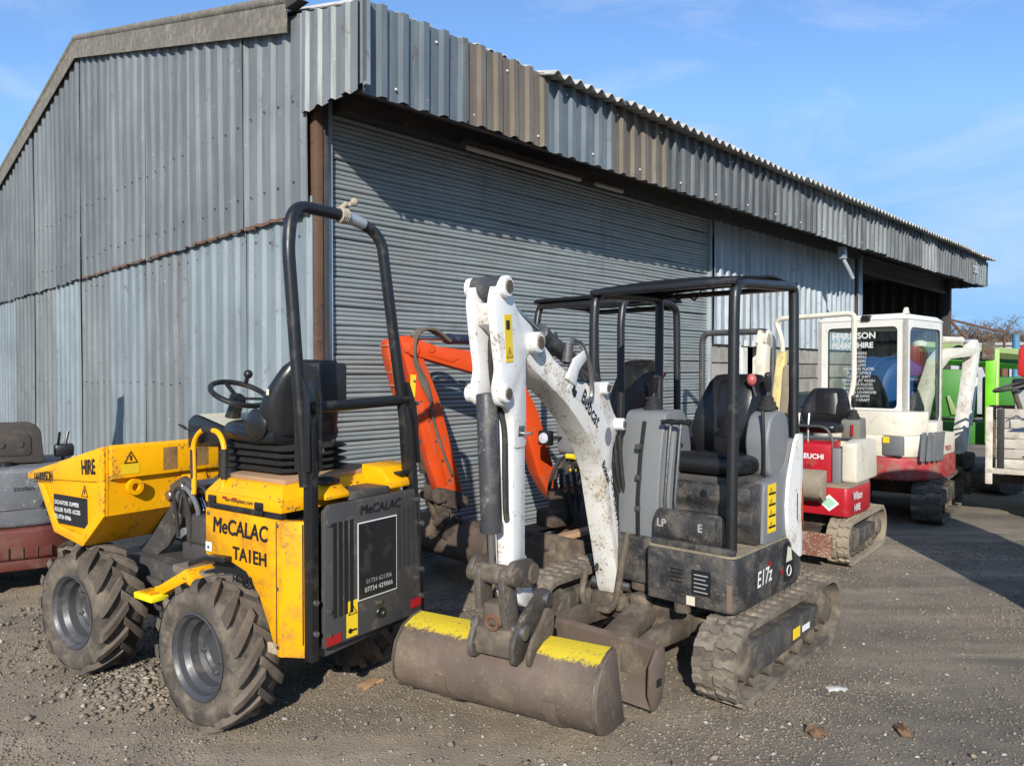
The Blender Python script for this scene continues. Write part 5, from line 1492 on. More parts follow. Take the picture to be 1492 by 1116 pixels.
MB().bx(1.235, 1.295, .069, .078, 1.40, 1.45, .004).cyl((1.265, .05, 1.415), (1.265, .13, 1.415), .007, 8).build('pin_retainer', STEEL, sk2)
ram_part(bo, 'bucket_ram', (1.43, -.01, 1.60), (1.375, -.01, .80), .047, .22)
MB().tube(catmull([(1.36, -.01, 1.93), (1.39, -.012, 1.80), (1.36, -.015, 1.62), (1.345, .03, 1.45), (1.37, .05, 1.25), (1.365, .05, 1.10), (1.345, .045, 1.03)], 8), .0135, 8).build('spiral_hose', RUBBER, bo)
# linkage and quick hitch
LNK = paint('linkage_worn_steel', (0.10, 0.085, 0.07), 0.6, metal=.35, amt=0.55, dirt=(0.22, 0.175, 0.125), chip=(.32, .29, .25), chipamt=.3, bump=0.3, var=.3)
lkg = empty('bucket_linkage', parent=bo)
for y0, y1 in ((.085, .115), (-.115, -.085)):
    MB().prism(rounded([(1.44, .80), (1.40, .86), (1.22, .84), (1.17, .77), (1.22, .70), (1.36, .74)], .05, 4), y0, y1, bev=.006).build('guide_link', LNK, lkg)
for y0, y1 in ((.045, .08), (-.08, -.045)):
    MB().prism(rounded([(1.43, .83), (1.33, .83), (1.31, .62), (1.25, .52), (1.30, .46), (1.37, .50), (1.42, .64)], .045, 4), y0, y1, bev=.006).build('push_link', LNK, lkg)
MB().bx(1.315, 1.40, -.045, .045, .56, .66, .01).build('link_web', MUD, lkg)
MB().pin((1.38, -.125, .79), (1.38, .125, .79), .045).build('link_pin', MUD, lkg)
MB().pin((1.225, -.125, .77), (1.225, .125, .77), .048).build('link_pin', MUD, lkg)
MB().prism(rounded([(1.19, .86), (1.33, .86), (1.25, .62), (1.16, .58), (1.12, .64)], .05, 4), -.06, .06, bev=.008).build('stick_nose', WDIRT, lkg)
qh = empty('quick_hitch', parent=bo)
for y0, y1 in ((.095, .122), (-.122, -.095)):
    MB().prism(rounded([(1.07, .66), (1.13, .68), (1.32, .60), (1.42, .50), (1.42, .40), (1.30, .40), (1.10, .50), (1.02, .58)], .04, 4), y0, y1, bev=.005).build('hitch_plate', LNK, qh)
MB().bx(1.16, 1.40, -.094, .094, .42, .55, .02).cyl((1.36, -.09, .47), (1.36, .09, .47), .04, 12).build('hitch_block', MUD, qh)
for (x, z, r) in ((1.10, .62, .04), (1.33, .53, .038)):
    MB().pin((x, -.14, z), (x, .14, z), r).build('hitch_pin', STEEL, qh)
MB().tube([(1.40 + .0, .03 * math.cos(a), .575 + .03 * math.sin(a)) for a in np.linspace(0, 6.28, 13)], .011, 7).build('lifting_eye', RUST, qh)
# bucket
bk = bucket(bo, 0, -.07, 1.05, [(1.15, .468), (1.22, .463), (1.295, .438), (1.355, .375), (1.378, .30), (1.37, .22), (1.325, .155), (1.24, .115), (1.16, .105), (1.04, .10)], BKTM, capmat=BKTY)
for y0, y1 in ((.125, .147), (-.147, -.125)):
    MB().prism(rounded([(1.12, .46), (1.11, .57), (1.17, .61), (1.23, .55), (1.32, .50), (1.37, .43), (1.35, .375), (1.28, .42)], .03, 3), y0, y1, bev=.004).build('hanger_plate', MUD, bk)
for y_ in (-.594, .454):
    MB().tube([(x_ + .003, y_, z_ + .002) for x_, z_ in [(1.15, .468), (1.22, .463), (1.295, .438), (1.355, .375), (1.378, .30), (1.37, .22), (1.325, .155), (1.24, .115)]], .006, 6).build('weld_bead', LNK, bk)
for y_ in (-.35, .22):
    MB().prism([(1.382, .27), (1.376, .215), (1.33, .148), (1.24, .107), (1.10, .093), (1.10, .101), (1.24, .116), (1.325, .155), (1.37, .22), (1.376, .27)], y_, y_ + .06).build('wear_strip', BKTM, bk)
bk.rotation_euler = (0, 0, R(1.0))
# ------------------------------------------------------------------ orange digger behind
ORG = paint('digger_orange', (0.60, 0.062, 0.008), 0.42, spec=.35, amt=0.36, dirt=(0.20, 0.09, 0.04), chip=(0.28, 0.20, 0.15), chipamt=0.25, bump=0.08, var=0.08)
DMUD = paint('dark_mud', (0.055, 0.040, 0.030), 0.9, amt=0.6, dirt=(0.13, 0.095, 0.065), bump=0.6, var=0.3)
od = empty('mini_digger', (.82, 6.15, 0), 228)
tag(od, 'orange armed mini digger with black canopy parked against the roller shutter', 'digger')
for (yc, ou) in ((.50, 1), (-.50, -1)):
    track(od, yc, .23, .48, -.55, .20, outer=ou, pads=(ou == 1), padmat=DMUD)
MB().bx(-.35, .4, -.3, .3, .2, .42, .03).build('undercarriage', DMUD, od)
ob = empty('dozer_blade', parent=od)
MB().prism([(.90, .50), (.935, .49), (.92, .40), (.925, .30), (.96, .24), (.945, .23), (.89, .29), (.885, .42)], -.52, .40, bev=.003).build('blade_plate', MUD, ob)
for y0 in (-.30, .16):
    MB().prism([(.2, .25), (.2, .36), (.90, .42), (.90, .32)], y0, y0 + .08, bev=.01).build('blade_arm', MUD, ob)
MB().box((.70, .22, .50), (.35, .10, .035), Matrix.Rotation(-.35, 4, 'Z') @ Matrix.Rotation(.12, 4, 'Y'), .006).build('resting_timber', WOODB, ob)
oh = empty('upper_body', parent=od)
planO = rounded([(.42, -.10), (.42, .48), (-.45, .50), (-.58, .3), (-.58, -.3), (-.45, -.5), (.05, -.5), (.2, -.15)], [.03, .08, .2, .15, .15, .2, .05, .04], 5)
MB().prism(planO, .46, .72, 'z', bev=.012).build('body_skirt', BBLK, oh)
MB().bx(.421, .45, .10, .30, .50, .76, .01).build('orange_step', ORG, oh)
MB().prism([(.2, .72), (.22, 1.05), (-.35, 1.08), (-.35, .72)], -.2, .42, bev=.02).build('seat_base', BBLK, oh)
MB().prism(rounded([(-.25, .7), (-.25, 1.28), (-.50, 1.30), (-.62, 1.1), (-.60, .7)], .05, 4), -.48, .50, bev=.03).build('rear_bonnet', paint('bonnet_dark_grey', (.05, .052, .055), .5, amt=.3), oh)
plate('yellow_sticker', (-.249, .30, 1.16), (0, 1, 0), (0, 0, 1), .14, .05, SIGNY, oh)
plate('white_sticker', (-.249, .30, 1.07), (0, 1, 0), (0, 0, 1), .14, .09, WHT, oh)
for sgn, yy in ((1, .44), (-1, -.30)):
    MB().prism(rounded([(.25, 1.0), (.26, 1.32), (.20, 1.40), (-.05, 1.40), (-.12, 1.0)], .05, 4), yy - .07, yy + .07, bev=.02).build('console', BGREY, oh)
    joystick(oh, .14, yy, 1.39, (.02, .0))
MB().sphere((.0, .40, 1.37), .075, 14, 10, (1, 1, 1.3)).build('pale_cover', paint('pale_cover', (.42, .40, .38), .6, amt=.4), oh)
MB().tube([(.0, .36, 1.40), (-.06, .42, 1.58), (-.10, .46, 1.68)], .009, 8).build('red_lever', paint('red_lever', (.45, .02, .02), .4), oh)
op_seat(od, -.02, .12, 1.10, 0, .98, .60)
oc = empty('canopy', parent=od)
for yy, in ((-.40,), (.42,)):
    MB().tube(([(.05, yy, 1.25), (.47, yy, 1.62)] if yy < 0 else [(.48, yy, .75)]) + [(.48, yy, 2.08), (.44, yy, 2.24), (.25, yy, 2.26), (-.25, yy, 2.25), (-.34, yy, 2.20), (-.35, yy, 2.0), (-.36, yy, 1.25)], .029, 12, .10, 6).build('side_hoop', CANB, oc)
MB().tube([(-.33, -.40, 2.0), (-.40, -.36, 1.25)], .02, 10).build('brace_tube', CANB, oc)
MB().prism([(.50, 2.255), (.45, 2.285), (.0, 2.305), (-.35, 2.29), (-.40, 2.26), (-.35, 2.262), (.0, 2.272), (.45, 2.25)], -.43, .45, bev=.003).build('canopy_roof', CANR, oc)
MB().bx(.42, .48, -.40, .42, 2.20, 2.24, .008).bx(-.36, -.30, -.40, .42, 2.20, 2.24, .008).bx(.0, .05, -.40, .42, 2.235, 2.27).build('canopy_cross_frame', CANB, oc)
MB().tube([(.26, -.32, 1.14), (.40, -.30, 1.15), (.52, -.27, 1.16)], .012, 6).build('lamp_bracket', BLACK, od)
# headlamp and hoses seen through the white digger's arm
hl = empty('work_lamp', parent=od)
MB().bx(.50, .56, -.32, -.20, 1.10, 1.22, .012).build('lamp_shell', BLACK, hl)
MB().lathe([(.045, 0), (.04, .012), (.002, .018)], (.56, -.26, 1.16), (1, 0, 0), 16).build('lamp_lens', flat('lamp_lens', (.55, .57, .6), .15), hl)
for k, z_ in enumerate((.92, 1.02)):
    MB().cyl((.46, -.10, z_), (.46, -.02, z_), .022, 10).build('yellow_hose_cover', SIGNY, oh)
for k in range(5):
    MB().tube(catmull([(.40, -.30 + .07 * k, .55), (.50, -.25 + .06 * k, .75 + .05 * k), (.46, -.20 + .05 * k, .95), (.35, -.2 + .05 * k, 1.0)], 5), .016, 7).build('hose', DMUD if k % 2 else RUBBER, oh)
MB().cyl((.43, -.2, .46), (.43, -.2, .74), .09, 14).bx(.36, .62, -.30, -.10, .46, .60, .03).build('swing_post', DMUD, oh)
for o_ in ():
    pass
oa = empty('digging_arm', (.41 - .82, 6.46 - 6.15, 0), 0)
# arm frame given in world axes: base 0.41, 6.46 looking 213 degrees; expressed under the digger
d_ = Vector((.41 - .82, 6.46 - 6.15)); a_ = R(-228)
oa.location = (d_.x * math.cos(a_) - d_.y * math.sin(a_), d_.x * math.sin(a_) + d_.y * math.cos(a_), 0)
oa.rotation_euler = (0, 0, R(213 - 228)); oa.parent = od
obp = [(1.52, 1.90), (1.42, 1.945), (1.20, 1.885), (.95, 1.86), (.78, 1.84), (.58, 1.76), (.40, 1.58), (.27, 1.35), (.15, 1.0), (.06, .72), (.02, .60), (.10, .58), (.17, .66), (.27, .82), (.38, 1.15), (.46, 1.40), (.58, 1.56), (.72, 1.655), (.88, 1.68), (1.15, 1.745), (1.40, 1.81), (1.50, 1.84)]
MB().prism(obp, -.07, .07, bev=.006).build('boom', ORG, oa)
MB().prism(rounded([(1.56, 1.95), (1.64, 1.93), (1.63, 1.80), (1.54, 1.50), (1.50, 1.44), (1.50, 1.60)], .03, 3), -.06, .06, bev=.004).build('stick_back_plate', ORG, oa)
for k in range(5):
    t = k / 4
    MB().bx(1.52 - .02 * t + .07 * (1 - t), 1.645 - .09 * t, -.068, .068, 1.88 - .40 * t, 1.895 - .40 * t, .003).build('back_rib', paint('orange_worn_rib', (.45, .14, .06), .6, amt=.5), oa)
MB().prism(rounded([(1.53, 1.96), (1.44, 1.97), (1.38, 1.84), (1.335, 1.80), (1.20, 1.48), (1.11, 1.16), (1.02, .83), (.98, .66), (1.17, .64), (1.28, .95), (1.37, 1.28), (1.44, 1.60), (1.50, 1.80)], .02, 2), -.055, .055, bev=.005).build('stick', ORG, oa)
for (x, z, r) in ((1.43, 1.86, .05), (1.28, 1.87, .035), (1.10, .70, .045)):
    MB().pin((x, -.085, z), (x, .085, z), r, 14).build('pivot_pin', DMUD if r == .045 else ORG, oa)
MB().prism(rounded([(1.32, 1.86), (1.18, 1.855), (1.02, 1.80), (1.10, 1.765), (1.30, 1.815)], .015, 2), .07, .076, bev=.002).build('boom_gusset', ORG, oa)
plate('yellow_sticker', (1.455, .056, 1.50), (-1, 0, -.06), (.2, 0, 1), .045, .17, SIGNY, oa)
ram_part(oa, 'arm_ram', (.70, 0, 1.95), (1.52, 0, 1.955), .038, .5, paint('ram_navy', (.02, .025, .05), .4, amt=.3))
ram_part(oa, 'bucket_ram', (1.40, -.09, 1.42), (1.20, -.09, .72), .038, .25, DMUD)
for k in range(3):
    MB().tube(catmull([(1.10, .06 - .05 * k, 1.93), (1.25, .07 - .05 * k, 2.02), (1.39, .08 - .05 * k, 1.98), (1.42, .085 - .04 * k, 1.80), (1.33, .085, 1.62 - .04 * k), (1.28, .08, 1.45)], 6), .014, 8).build('hose', paint('brown_hose', (.10, .08, .06), .7, amt=.5), oa)
for k in range(6):
    t = k / 5
    MB().cyl((1.415 - .30 * t, .055, 1.62 - .78 * t), (1.415 - .30 * t, .063, 1.62 - .78 * t), .010, 8).build('stick_bolt', DMUD, oa)
MB().prism([(1.365, 1.45), (1.29, 1.20), (1.17, .80), (1.13, .81), (1.25, 1.21), (1.33, 1.47)], .055, .061, bev=.002).build('stick_doubler', ORG, oa)
MB().tube(catmull([(1.29, .07, 1.44), (1.24, .072, 1.25), (1.17, .074, 1.05), (1.10, .07, .88)], 5), .012, 7).build('hose', MATS['brown_hose'], oa)
olk = empty('bucket_linkage', parent=oa)
for y0 in (-.10, .065):
    MB().prism(rounded([(1.30, .74), (1.24, .80), (1.02, .74), (.97, .66), (1.03, .60), (1.22, .66)], .03, 3), y0, y0 + .035, bev=.006).build('guide_link', DMUD, olk)
    MB().prism(rounded([(1.28, .76), (1.18, .76), (1.08, .50), (1.05, .36), (1.14, .34), (1.20, .52)], .03, 3), y0 * .75, y0 * .75 + .03, bev=.006).build('push_link', DMUD, olk)
MB().prism(rounded([(1.0, .52), (1.16, .54), (1.18, .40), (1.10, .30), (.96, .34)], .03, 3), -.09, .09, bev=.012).build('hitch_block', DMUD, olk)
for x_, z_, r_ in ((1.24, .72, .045), (1.03, .67, .05), (1.10, .42, .04)):
    MB().pin((x_, -.125, z_), (x_, .125, z_), r_).build('link_pin', DMUD, olk)
rq = random.Random(3); mc = MB()
for k in range(26):
    mc.sphere((rq.uniform(.98, 1.24), rq.choice((-.1, .1)) + rq.gauss(0, .02), rq.uniform(.36, .76)), rq.uniform(.015, .035), 6, 4)
tag(mc.build('mud_lumps', DMUD, olk), kind='stuff')
obk = bucket(oa, 0, .05, .92, [(.92, .44), (1.0, .44), (1.08, .42), (1.14, .36), (1.16, .28), (1.14, .20), (1.08, .15), (.98, .13), (.82, .16)], BKTM)
obk.rotation_euler = (0, 0, R(10)); obk.location = (.03, -.2, .06)

# ------------------------------------------------------------------ small grey-barred digger hidden behind the white one
mdg = empty('micro_digger', (2.22, 7.55, 0), 230)
tag(mdg, 'small digger with grey roll bar half hidden behind the white digger', 'digger')
HOOPG = paint('hoop_grey', (.055, .056, .058), .5, amt=.4, dirt=(.16, .14, .12))
mh = empty('roll_bar', parent=mdg)
MB().tube([(-.25, -.42, .8), (-.25, -.42, 2.02), (-.24, -.38, 2.10), (-.22, .30, 2.10), (-.22, .36, 2.02), (-.22, .36, .8)], .032, 10, .07, 4).build('hoop_tube', HOOPG, mh)
for (yc, ou) in ((.30, 1), (-.30, -1)):
    track(mdg, yc, .18, .42, -.42, .17, outer=ou, pads=False)
MB().bx(-.5, .4, -.38, .38, .36, .62, .04).build('body_skirt', paint('micro_red', (.38, .015, .02), .4, amt=.35, dirt=(.2, .13, .09)), mdg)
MB().bx(-.48, .0, -.36, .36, .62, 1.05, .05).build('engine_cover', WPNT, mdg)
op_seat(mdg, -.02, 0, 1.0, 0, .85, .36)

# ------------------------------------------------------------------ red micro digger
RED = paint('micro_digger_red', (0.42, 0.012, 0.022), 0.36, amt=0.3, dirt=(0.22, 0.11, 0.08), bump=0.06, var=0.06)
CRM = paint('cream_white', (0.62, 0.58, 0.47), 0.5, amt=0.4, dirt=(0.36, 0.30, 0.20), bump=0.08, var=0.05)
TANM = paint('tan_mud', (0.26, 0.215, 0.155), 0.92, amt=0.5, dirt=(0.33, 0.28, 0.20), bump=0.4, var=0.15, rnd=9)
rd = empty('micro_digger', (2.97, 7.02, 0), 230)
tag(rd, 'red and cream micro digger with white roll bar and dusty tracks', 'digger')
for (yc, ou) in ((.305, 1), (-.305, -1)):
    track(rd, yc, .19, .45, -.46, .205, outer=ou, pads=(ou == 1), pitch=.085, padmat=TANM, beltmat=TANM)
MB().bx(-.3, .3, -.2, .2, .2, .40, .03).build('undercarriage', DMUD, rd)
rbl = empty('dozer_blade', parent=rd)
MB().prism([(.74, .31), (.765, .305), (.755, .22), (.775, .11), (.76, .105), (.73, .16)], -.42, .30, bev=.003).build('blade_plate', paint('blade_rust_red', (.16, .06, .04), .8, amt=.6, dirt=(.24, .15, .09), chip=(.45, .38, .28), chipamt=.5), rbl)
MB().bx(.2, .74, -.18, -.10, .20, .28, .01).bx(.2, .74, .02, .10, .20, .28, .01).build('blade_arms', DMUD, rbl)
rbd = empty('upper_body', parent=rd)
planR = rounded([(.50, -.40), (.50, .36), (-.10, .39), (-.50, .25), (-.55, -.2), (-.35, -.40)], [.05, .05, .1, .2, .2, .1], 5)
MB().prism(planR, .42, .67, 'z', bev=.015).build('body_skirt', RED, rbd)
MB().prism([(x * .98, y * .98) for x, y in planR], .67, .69, 'z').build('floor_plate', TANM, rbd)
MB().prism(rounded([(.36, .69), (.36, 1.03), (.28, 1.05), (.05, 1.05), (.05, .69)], .02, 3), -.22, .165, bev=.01).build('front_cowl', RED, rbd)
text('TAKEUCHI', .062, (.3625, -.19, .90), (0, 1, 0), (0, 0, 1), WHT, rbd, 'maker_lettering', .04, xs=1.0)
MB().cyl((.355, -.03, .82), (.366, -.03, .82), .028, 16).build('cowl_cap', paint('cap_dark_red', (.22, .01, .015), .5), rbd)
MB().bx(.0, .33, .17, .24, .69, 1.0, .008).build('grey_panel', paint('panel_grey', (.16, .17, .18), .5, amt=.3), rbd)
MB().prism(rounded([(.30, .69), (.30, 1.05), (.0, 1.07), (-.35, 1.05), (-.40, .69)], .04, 4), .245, .37, bev=.02).build('side_cowl', CRM, rbd)
MB().bx(-.45, .0, -.36, .24, .69, 1.04, .03).build('engine_cover', CRM, rbd)
dm = Vector((.502, .20, .535))
MB().add([dm + Vector((.004, 0, -.075)), dm + Vector((.004, .085, 0)), dm + Vector((.004, 0, .075)), dm + Vector((.004, -.085, 0))], [(0, 1, 2, 3)]).build('diamond_label', WHT, rbd)
MB().add([dm + Vector((.006, 0, -.05)), dm + Vector((.006, .058, 0)), dm + Vector((.006, 0, .05)), dm + Vector((.006, -.058, 0))], [(0, 1, 2, 3)]).build('diamond_print', flat('mint_print', (.35, .6, .45), .5), rbd)
text('Wilson', .10, (.42, .375, .565), (-1, .05, 0), (0, 0, 1), WHT, rbd, 'hire_lettering', .03, xs=.8)
text('HIRE', .085, (.40, .378, .465), (-1, .05, 0), (0, 0, 1), WHT, rbd, 'hire_lettering', .03, xs=.9)
op_seat(rd, .0, -.03, 1.10, 0, .92, .36)
MB().prism(rounded([(.02, 1.06), (.04, 1.24), (-.18, 1.26), (-.20, 1.06)], .03, 3), .16, .32, bev=.02).build('right_console', paint('console_olive', (.17, .165, .14), .6, amt=.3), rbd)
joystick(rbd, -.07, .24, 1.25, (.0, .0))
MB().bx(.035, .05, .25, .27, 1.10, 1.20).build('console_lever', REDR, rbd)
MB().tube([(.30, -.35, .95), (.30, -.35, 1.19), (.30, .10, 1.19), (.30, .16, 1.10), (.30, .18, .85)], .013, 8, .08, 4).build('handrail', HOOPG, rbd)
for y_ in (-.16, -.07):
    MB().tube([(.25, y_, 1.05), (.24, y_, 1.22), (.22, y_, 1.30)], .012, 8).build('travel_lever', STEEL, rbd)
rrb = empty('roll_bar', parent=rd)
MB().tube([(-.35, -.53, 1.0), (-.35, -.53, 1.98), (-.35, -.56, 2.10), (-.35, -.60, 2.20), (-.34, -.55, 2.235), (-.33, .12, 2.255), (-.33, .17, 2.235), (-.33, .17, 1.6), (-.30, .12, 1.30), (-.30, .12, 1.0)], .026, 10, .06, 4).build('hoop_tube', CRM, rrb)
# raised folded arm of the red digger
ra = empty('digging_arm', parent=rd)
MB().prism(rounded([(.56, .55), (.66, .60), (.72, 1.2), (.70, 1.75), (.63, 2.05), (.54, 2.03), (.57, 1.7), (.56, 1.2)], .04, 3), -.40, -.31, bev=.008).build('boom', CRM, ra)
for y_ in (-.41, -.335):
    MB().prism(rounded([(.68, 1.95), (.60, 2.08), (.50, 2.05), (.52, 1.90)], .03, 3), y_, y_ + .025, bev=.003).build('boom_ear', CRM, ra)
MB().prism(rounded([(.52, 1.88), (.60, 1.86), (.72, 1.45), (.80, 1.05), (.70, .95), (.62, 1.40)], .03, 3), -.235, -.16, bev=.006).build('stick', paint('arm_yellowed', (.62, .50, .20), .6, amt=.5), ra)
MB().prism(rounded([(.60, 1.75), (.66, 1.74), (.75, 1.32), (.62, 1.30)], .02, 3), -.155, -.05, bev=.006).build('muddy_guard', TANM, ra)
MB().prism([(.66, 1.76), (.70, 1.76), (.79, 1.33), (.75, 1.33)], -.06, -.03, bev=.004).build('red_guard_strip', paint('worn_red_strip', (.40, .09, .09), .6, amt=.7), ra)
ram_part(ra, 'arm_ram', (.66, -.2, 1.0), (.58, -.2, 1.85), .03, .3)
rbk = bucket(ra, 0, .0, .34, [(.52, .82), (.58, .82), (.66, .78), (.71, .70), (.69, .61), (.62, .56), (.54, .57)], TANM)

# ------------------------------------------------------------------ cab digger
TRED = paint('cab_digger_red', (0.34, 0.018, 0.026), 0.45, amt=0.75, dirt=(0.24, 0.12, 0.09), chip=(.42, .36, .3), chipamt=.3, bump=0.15, var=0.1)
def glass(name, tint, rough=0.03):
    m, nt, N, L, b = nodes_of(name)
    b.inputs['Base Color'].default_value = (*tint, 1)
    b.inputs['Roughness'].default_value = rough
    b.inputs['Transmission Weight'].default_value = 1.0
    b.inputs['IOR'].default_value = 1.02
    b.inputs['Specular IOR Level'].default_value = 1.0
    b.inputs['Coat Weight'].default_value = 0.6
    b.inputs['Coat Roughness'].default_value = 0.03
    return m
GLS = glass('cab_glass', (.90, .96, .93))
cd = empty('cab_digger', (4.69, 9.14, 0), 42)
tag(cd, 'cream and red digger with glazed cab standing in front of the open bay', 'digger')
tk = empty('undercarriage', (0, 0, 0), 10, parent=cd)
for (yc, ou) in ((.53, 1), (-.53, -1)):
    tt = track(cd, yc, .30, .70, -.70, .25, outer=ou, pads=(ou == -1), pitch=.12, padmat=paint('pad_dark', (.075, .066, .056), .9, amt=.5, dirt=(.17, .145, .115), rnd=9))
    tt.rotation_euler = (0, 0, R(10))
MB().bx(-.4, .5, -.4, .4, .25, .50, .04).build('car_body', DMUD, tk)
cb = MB().prism([(.95, .40), (1.0, .39), (.98, .12), (.93, .12)], -.75, .75, bev=.004).bx(.4, .95, -.35, -.25, .22, .32, .01).bx(.4, .95, .25, .35, .22, .32, .01).build('dozer_blade', MUD, tk)
tb = empty('upper_body', parent=cd)
planT = rounded([(.12, -.70), (.60, .70), (-.60, .72), (-1.0, .50), (-1.08, 0), (-1.0, -.50), (-.60, -.74)], [.08, .08, .2, .3, .3, .3, .2], 6)
MB().prism(planT, .48, .74, 'z', bev=.03, seg=3).build('counterweight', TRED, tb)
MB().prism([(x * .985, y * .985) for x, y in planT], .74, .98, 'z', bev=.02).build('lower_bonnet', CRM, tb)
MB().prism(rounded([(-.60, .62), (-.60, -.66), (-.86, -.58), (-1.0, -.36), (-1.02, .30), (-.92, .55)], [.02, .08, .2, .2, .2, .1], 5), .98, 1.24, 'z', bev=.05, seg=3).build('engine_bonnet', CRM, tb)
MB().prism(rounded([(-.10, -.10), (-.10, -.62), (-.56, -.70), (-.60, -.10)], .05, 3), .98, 1.12, 'z', bev=.03).build('tank_cover', CRM, tb)
VENTG = paint('vent_grey', (.13, .135, .14), .6, amt=.3)
MB().bx(-1.035, -.97, -.52, -.30, .76, .98, .02).build('rear_vent', VENTG, tb)
for k in range(5):
    MB().prism(rounded([(-.52 - .08 * k, .70), (-.46 - .08 * k, 1.02)[:2], (-.50 - .08 * k, 1.02), (-.57 - .08 * k, .70)], .01, 1), -.755 + .02 * k * k * .25, -.72 + .02 * k * k * .25).build('side_vent', VENTG, tb)
plate('yellow_sticker', (-1.037, -.31, .90), (0, -1, 0), (0, 0, 1), .07, .07, SIGNY, tb)
MB().bx(-1.042, -1.03, -.20, .30, .60, .96, .01).build('access_door', CRM, tb)
plate('hire_sticker', (-1.044, .12, .78), (0, -1, 0), (0, 0, 1), .22, .14, INK, tb, .003)
text('ON', .07, (-1.048, .0, .855), (0, -1, 0), (0, 0, 1), WHT, tb, 'hire_lettering', .04)
text('HIRE', .07, (-1.048, .09, .79), (0, -1, 0), (0, 0, 1), WHT, tb, 'hire_lettering', .04)
text('TB228', .07, (-.35, -.72, .80), (1, 0, 0), (0, 0, 1), paint('model_red', (.45, .02, .03), .5), tb, 'model_lettering', .03)
cbn = empty('cab', parent=cd)
X0, X1, Y0, Y1, Z0, Z1 = -.65, .50, -.41, .62, .98, 2.30
ps = [(X0, Y0), (X1, Y0), (X1, Y1), (X0, Y1)]
# rear frame with window opening
def frame_rect(name, o, U, V, w, h, b_l, b_r, b_b, b_t, depth, mat, par, r=.06):
    """frame with rounded opening in plane U,V, thickness along U x V"""
    U, V = Vector(U).normalized(), Vector(V).normalized(); N_ = U.cross(V); o = Vector(o)
    outer = [(0, 0), (w, 0), (w, h), (0, h)]
    inn = rounded([(b_l, b_b), (w - b_r, b_b), (w - b_r, h - b_t), (b_l, h - b_t)], r, 5)
    n = len(inn); q4 = n // 4
    ring_o = []
    for i, p in enumerate(inn):
        u, v = p
        c = i // q4
        k = i % q4
        corner = [(0, 0), (w, 0), (w, h), (0, h)][c]
        ring_o.append(corner)
    vs = []
    for d in (0, depth):
        for p in inn: vs.append(o + U * p[0] + V * p[1] + N_ * d)
        for p in ring_o: vs.append(o + U * p[0] + V * p[1] + N_ * d)
    fs = []
    for i in range(n):
        j = (i + 1) % n
        if ring_o[i] == ring_o[j]:
            fs += [(i, n + i, j), (2 * n + i, 2 * n + j, 3 * n + i)]
        else:
            fs += [(i, n + i, n + j, j), (2 * n + i, 2 * n + j, 3 * n + j, 3 * n + i)]
            fs += [(n + i, 3 * n + i, 3 * n + j, n + j)]
        fs += [(i, j, 2 * n + j, 2 * n + i)]
    mb = MB().add(vs, fs)
    ob_ = mb.build(name, mat, par)
    # glass and rubber
    g = [o + U * p[0] + V * p[1] + N_ * (depth * .45) for p in inn]
    g2 = [p + N_ * .006 for p in g]
    MB().loft([g, g2]).build('window_pane', GLS, par)
    MB().tube([o + U * p[0] + V * p[1] + N_ * (depth * .5) for p in inn] + [o + U * inn[0][0] + V * inn[0][1] + N_ * (depth * .5)], .014, 6).build('window_seal', INK, par)
    return ob_
CABW = paint('cab_white', (0.70, 0.68, 0.62), 0.45, amt=0.3, dirt=(0.42, 0.37, 0.28), bump=0.06, var=0.04)
frame_rect('rear_frame', (X0, Y1, 1.18), (0, -1, 0), (0, 0, 1), Y1 - Y0, Z1 - 1.18, .12, .10, .08, .09, -.05, CABW, cbn)
frame_rect('side_frame', (X0 + .0, Y0, .98), (1, 0, 0), (0, 0, 1), X1 - X0, Z1 - .98, .10, .06, .10, .10, -.045, CABW, cbn, .10)
frame_rect('door_frame', (X1, Y1, .75), (-1, 0, 0), (0, 0, 1), X1 - X0, Z1 - .75, .08, .08, .3, .10, -.045, CABW, cbn)
frame_rect('front_frame', (X1, Y0, .75), (0, 1, 0), (0, 0, 1), Y1 - Y0, Z1 - .75, .06, .06, .10, .09, -.045, CABW, cbn)
MB().add(*frustum_box(X0 - .02, X1 + .03, Y0 - .02, Y1 + .02, Z1 - .01, Z1 + .06, .07, .02)).build('cab_roof', CABW, cbn)
MB().prism([(X0 + .04, Z1 + .05), (X0 + .10, Z1 + .13), (X0 + .16, Z1 + .05)], Y0 + .02, Y0 + .07, bev=.01).build('lifting_lug', CRM, cbn)
MB().bx(X0 - .03, X0 + .1, Y0 + .4, Y0 + .5, Z1 - .02, Z1 + .05, .01).build('roof_beacon_mount', BLACK, cbn)
op_seat(cbn, -.25, .12, 1.0, 0, 1.0, .55)
MB().bx(X0 + .05, X1 - .05, Y0 + .05, Y1 - .05, .9, .99).build('cab_floor', BLACK, cbn)
lines = ['BOWSERS', 'DUMPERS', 'DIGGERS', 'ROLLERS', 'WHACKER PLATES', 'DUMPY LEVELS', 'CEMENT SHIFT', 'BOWSER JET WASH', 'WACKER PLATES', 'GO-EXCAVATORS', 'ROADS & LO-DROME', 'STONE SAWS', 'ROAD CRAFT']
text('HARRISON', .10, (X0 - .01, .44, 2.08), (0, -1, 0), (0, 0, 1), paint('glass_lettering', (.6, .6, .58), .6), cbn, 'hire_lettering', .04, xs=1.05)
text('PLANT HIRE', .09, (X0 - .01, .44, 1.97), (0, -1, 0), (0, 0, 1), MATS['glass_lettering'], cbn, 'hire_lettering', .05, xs=1.0)
WDIM = paint('window_lettering', (.42, .43, .42), .6)
for k, s_ in enumerate(lines):
    text(s_, .043, (X0 - .01, .12, 1.89 - k * .046), (0, -1, 0), (0, 0, 1), WDIM, cbn, 'window_lettering', .03, align='CENTER')
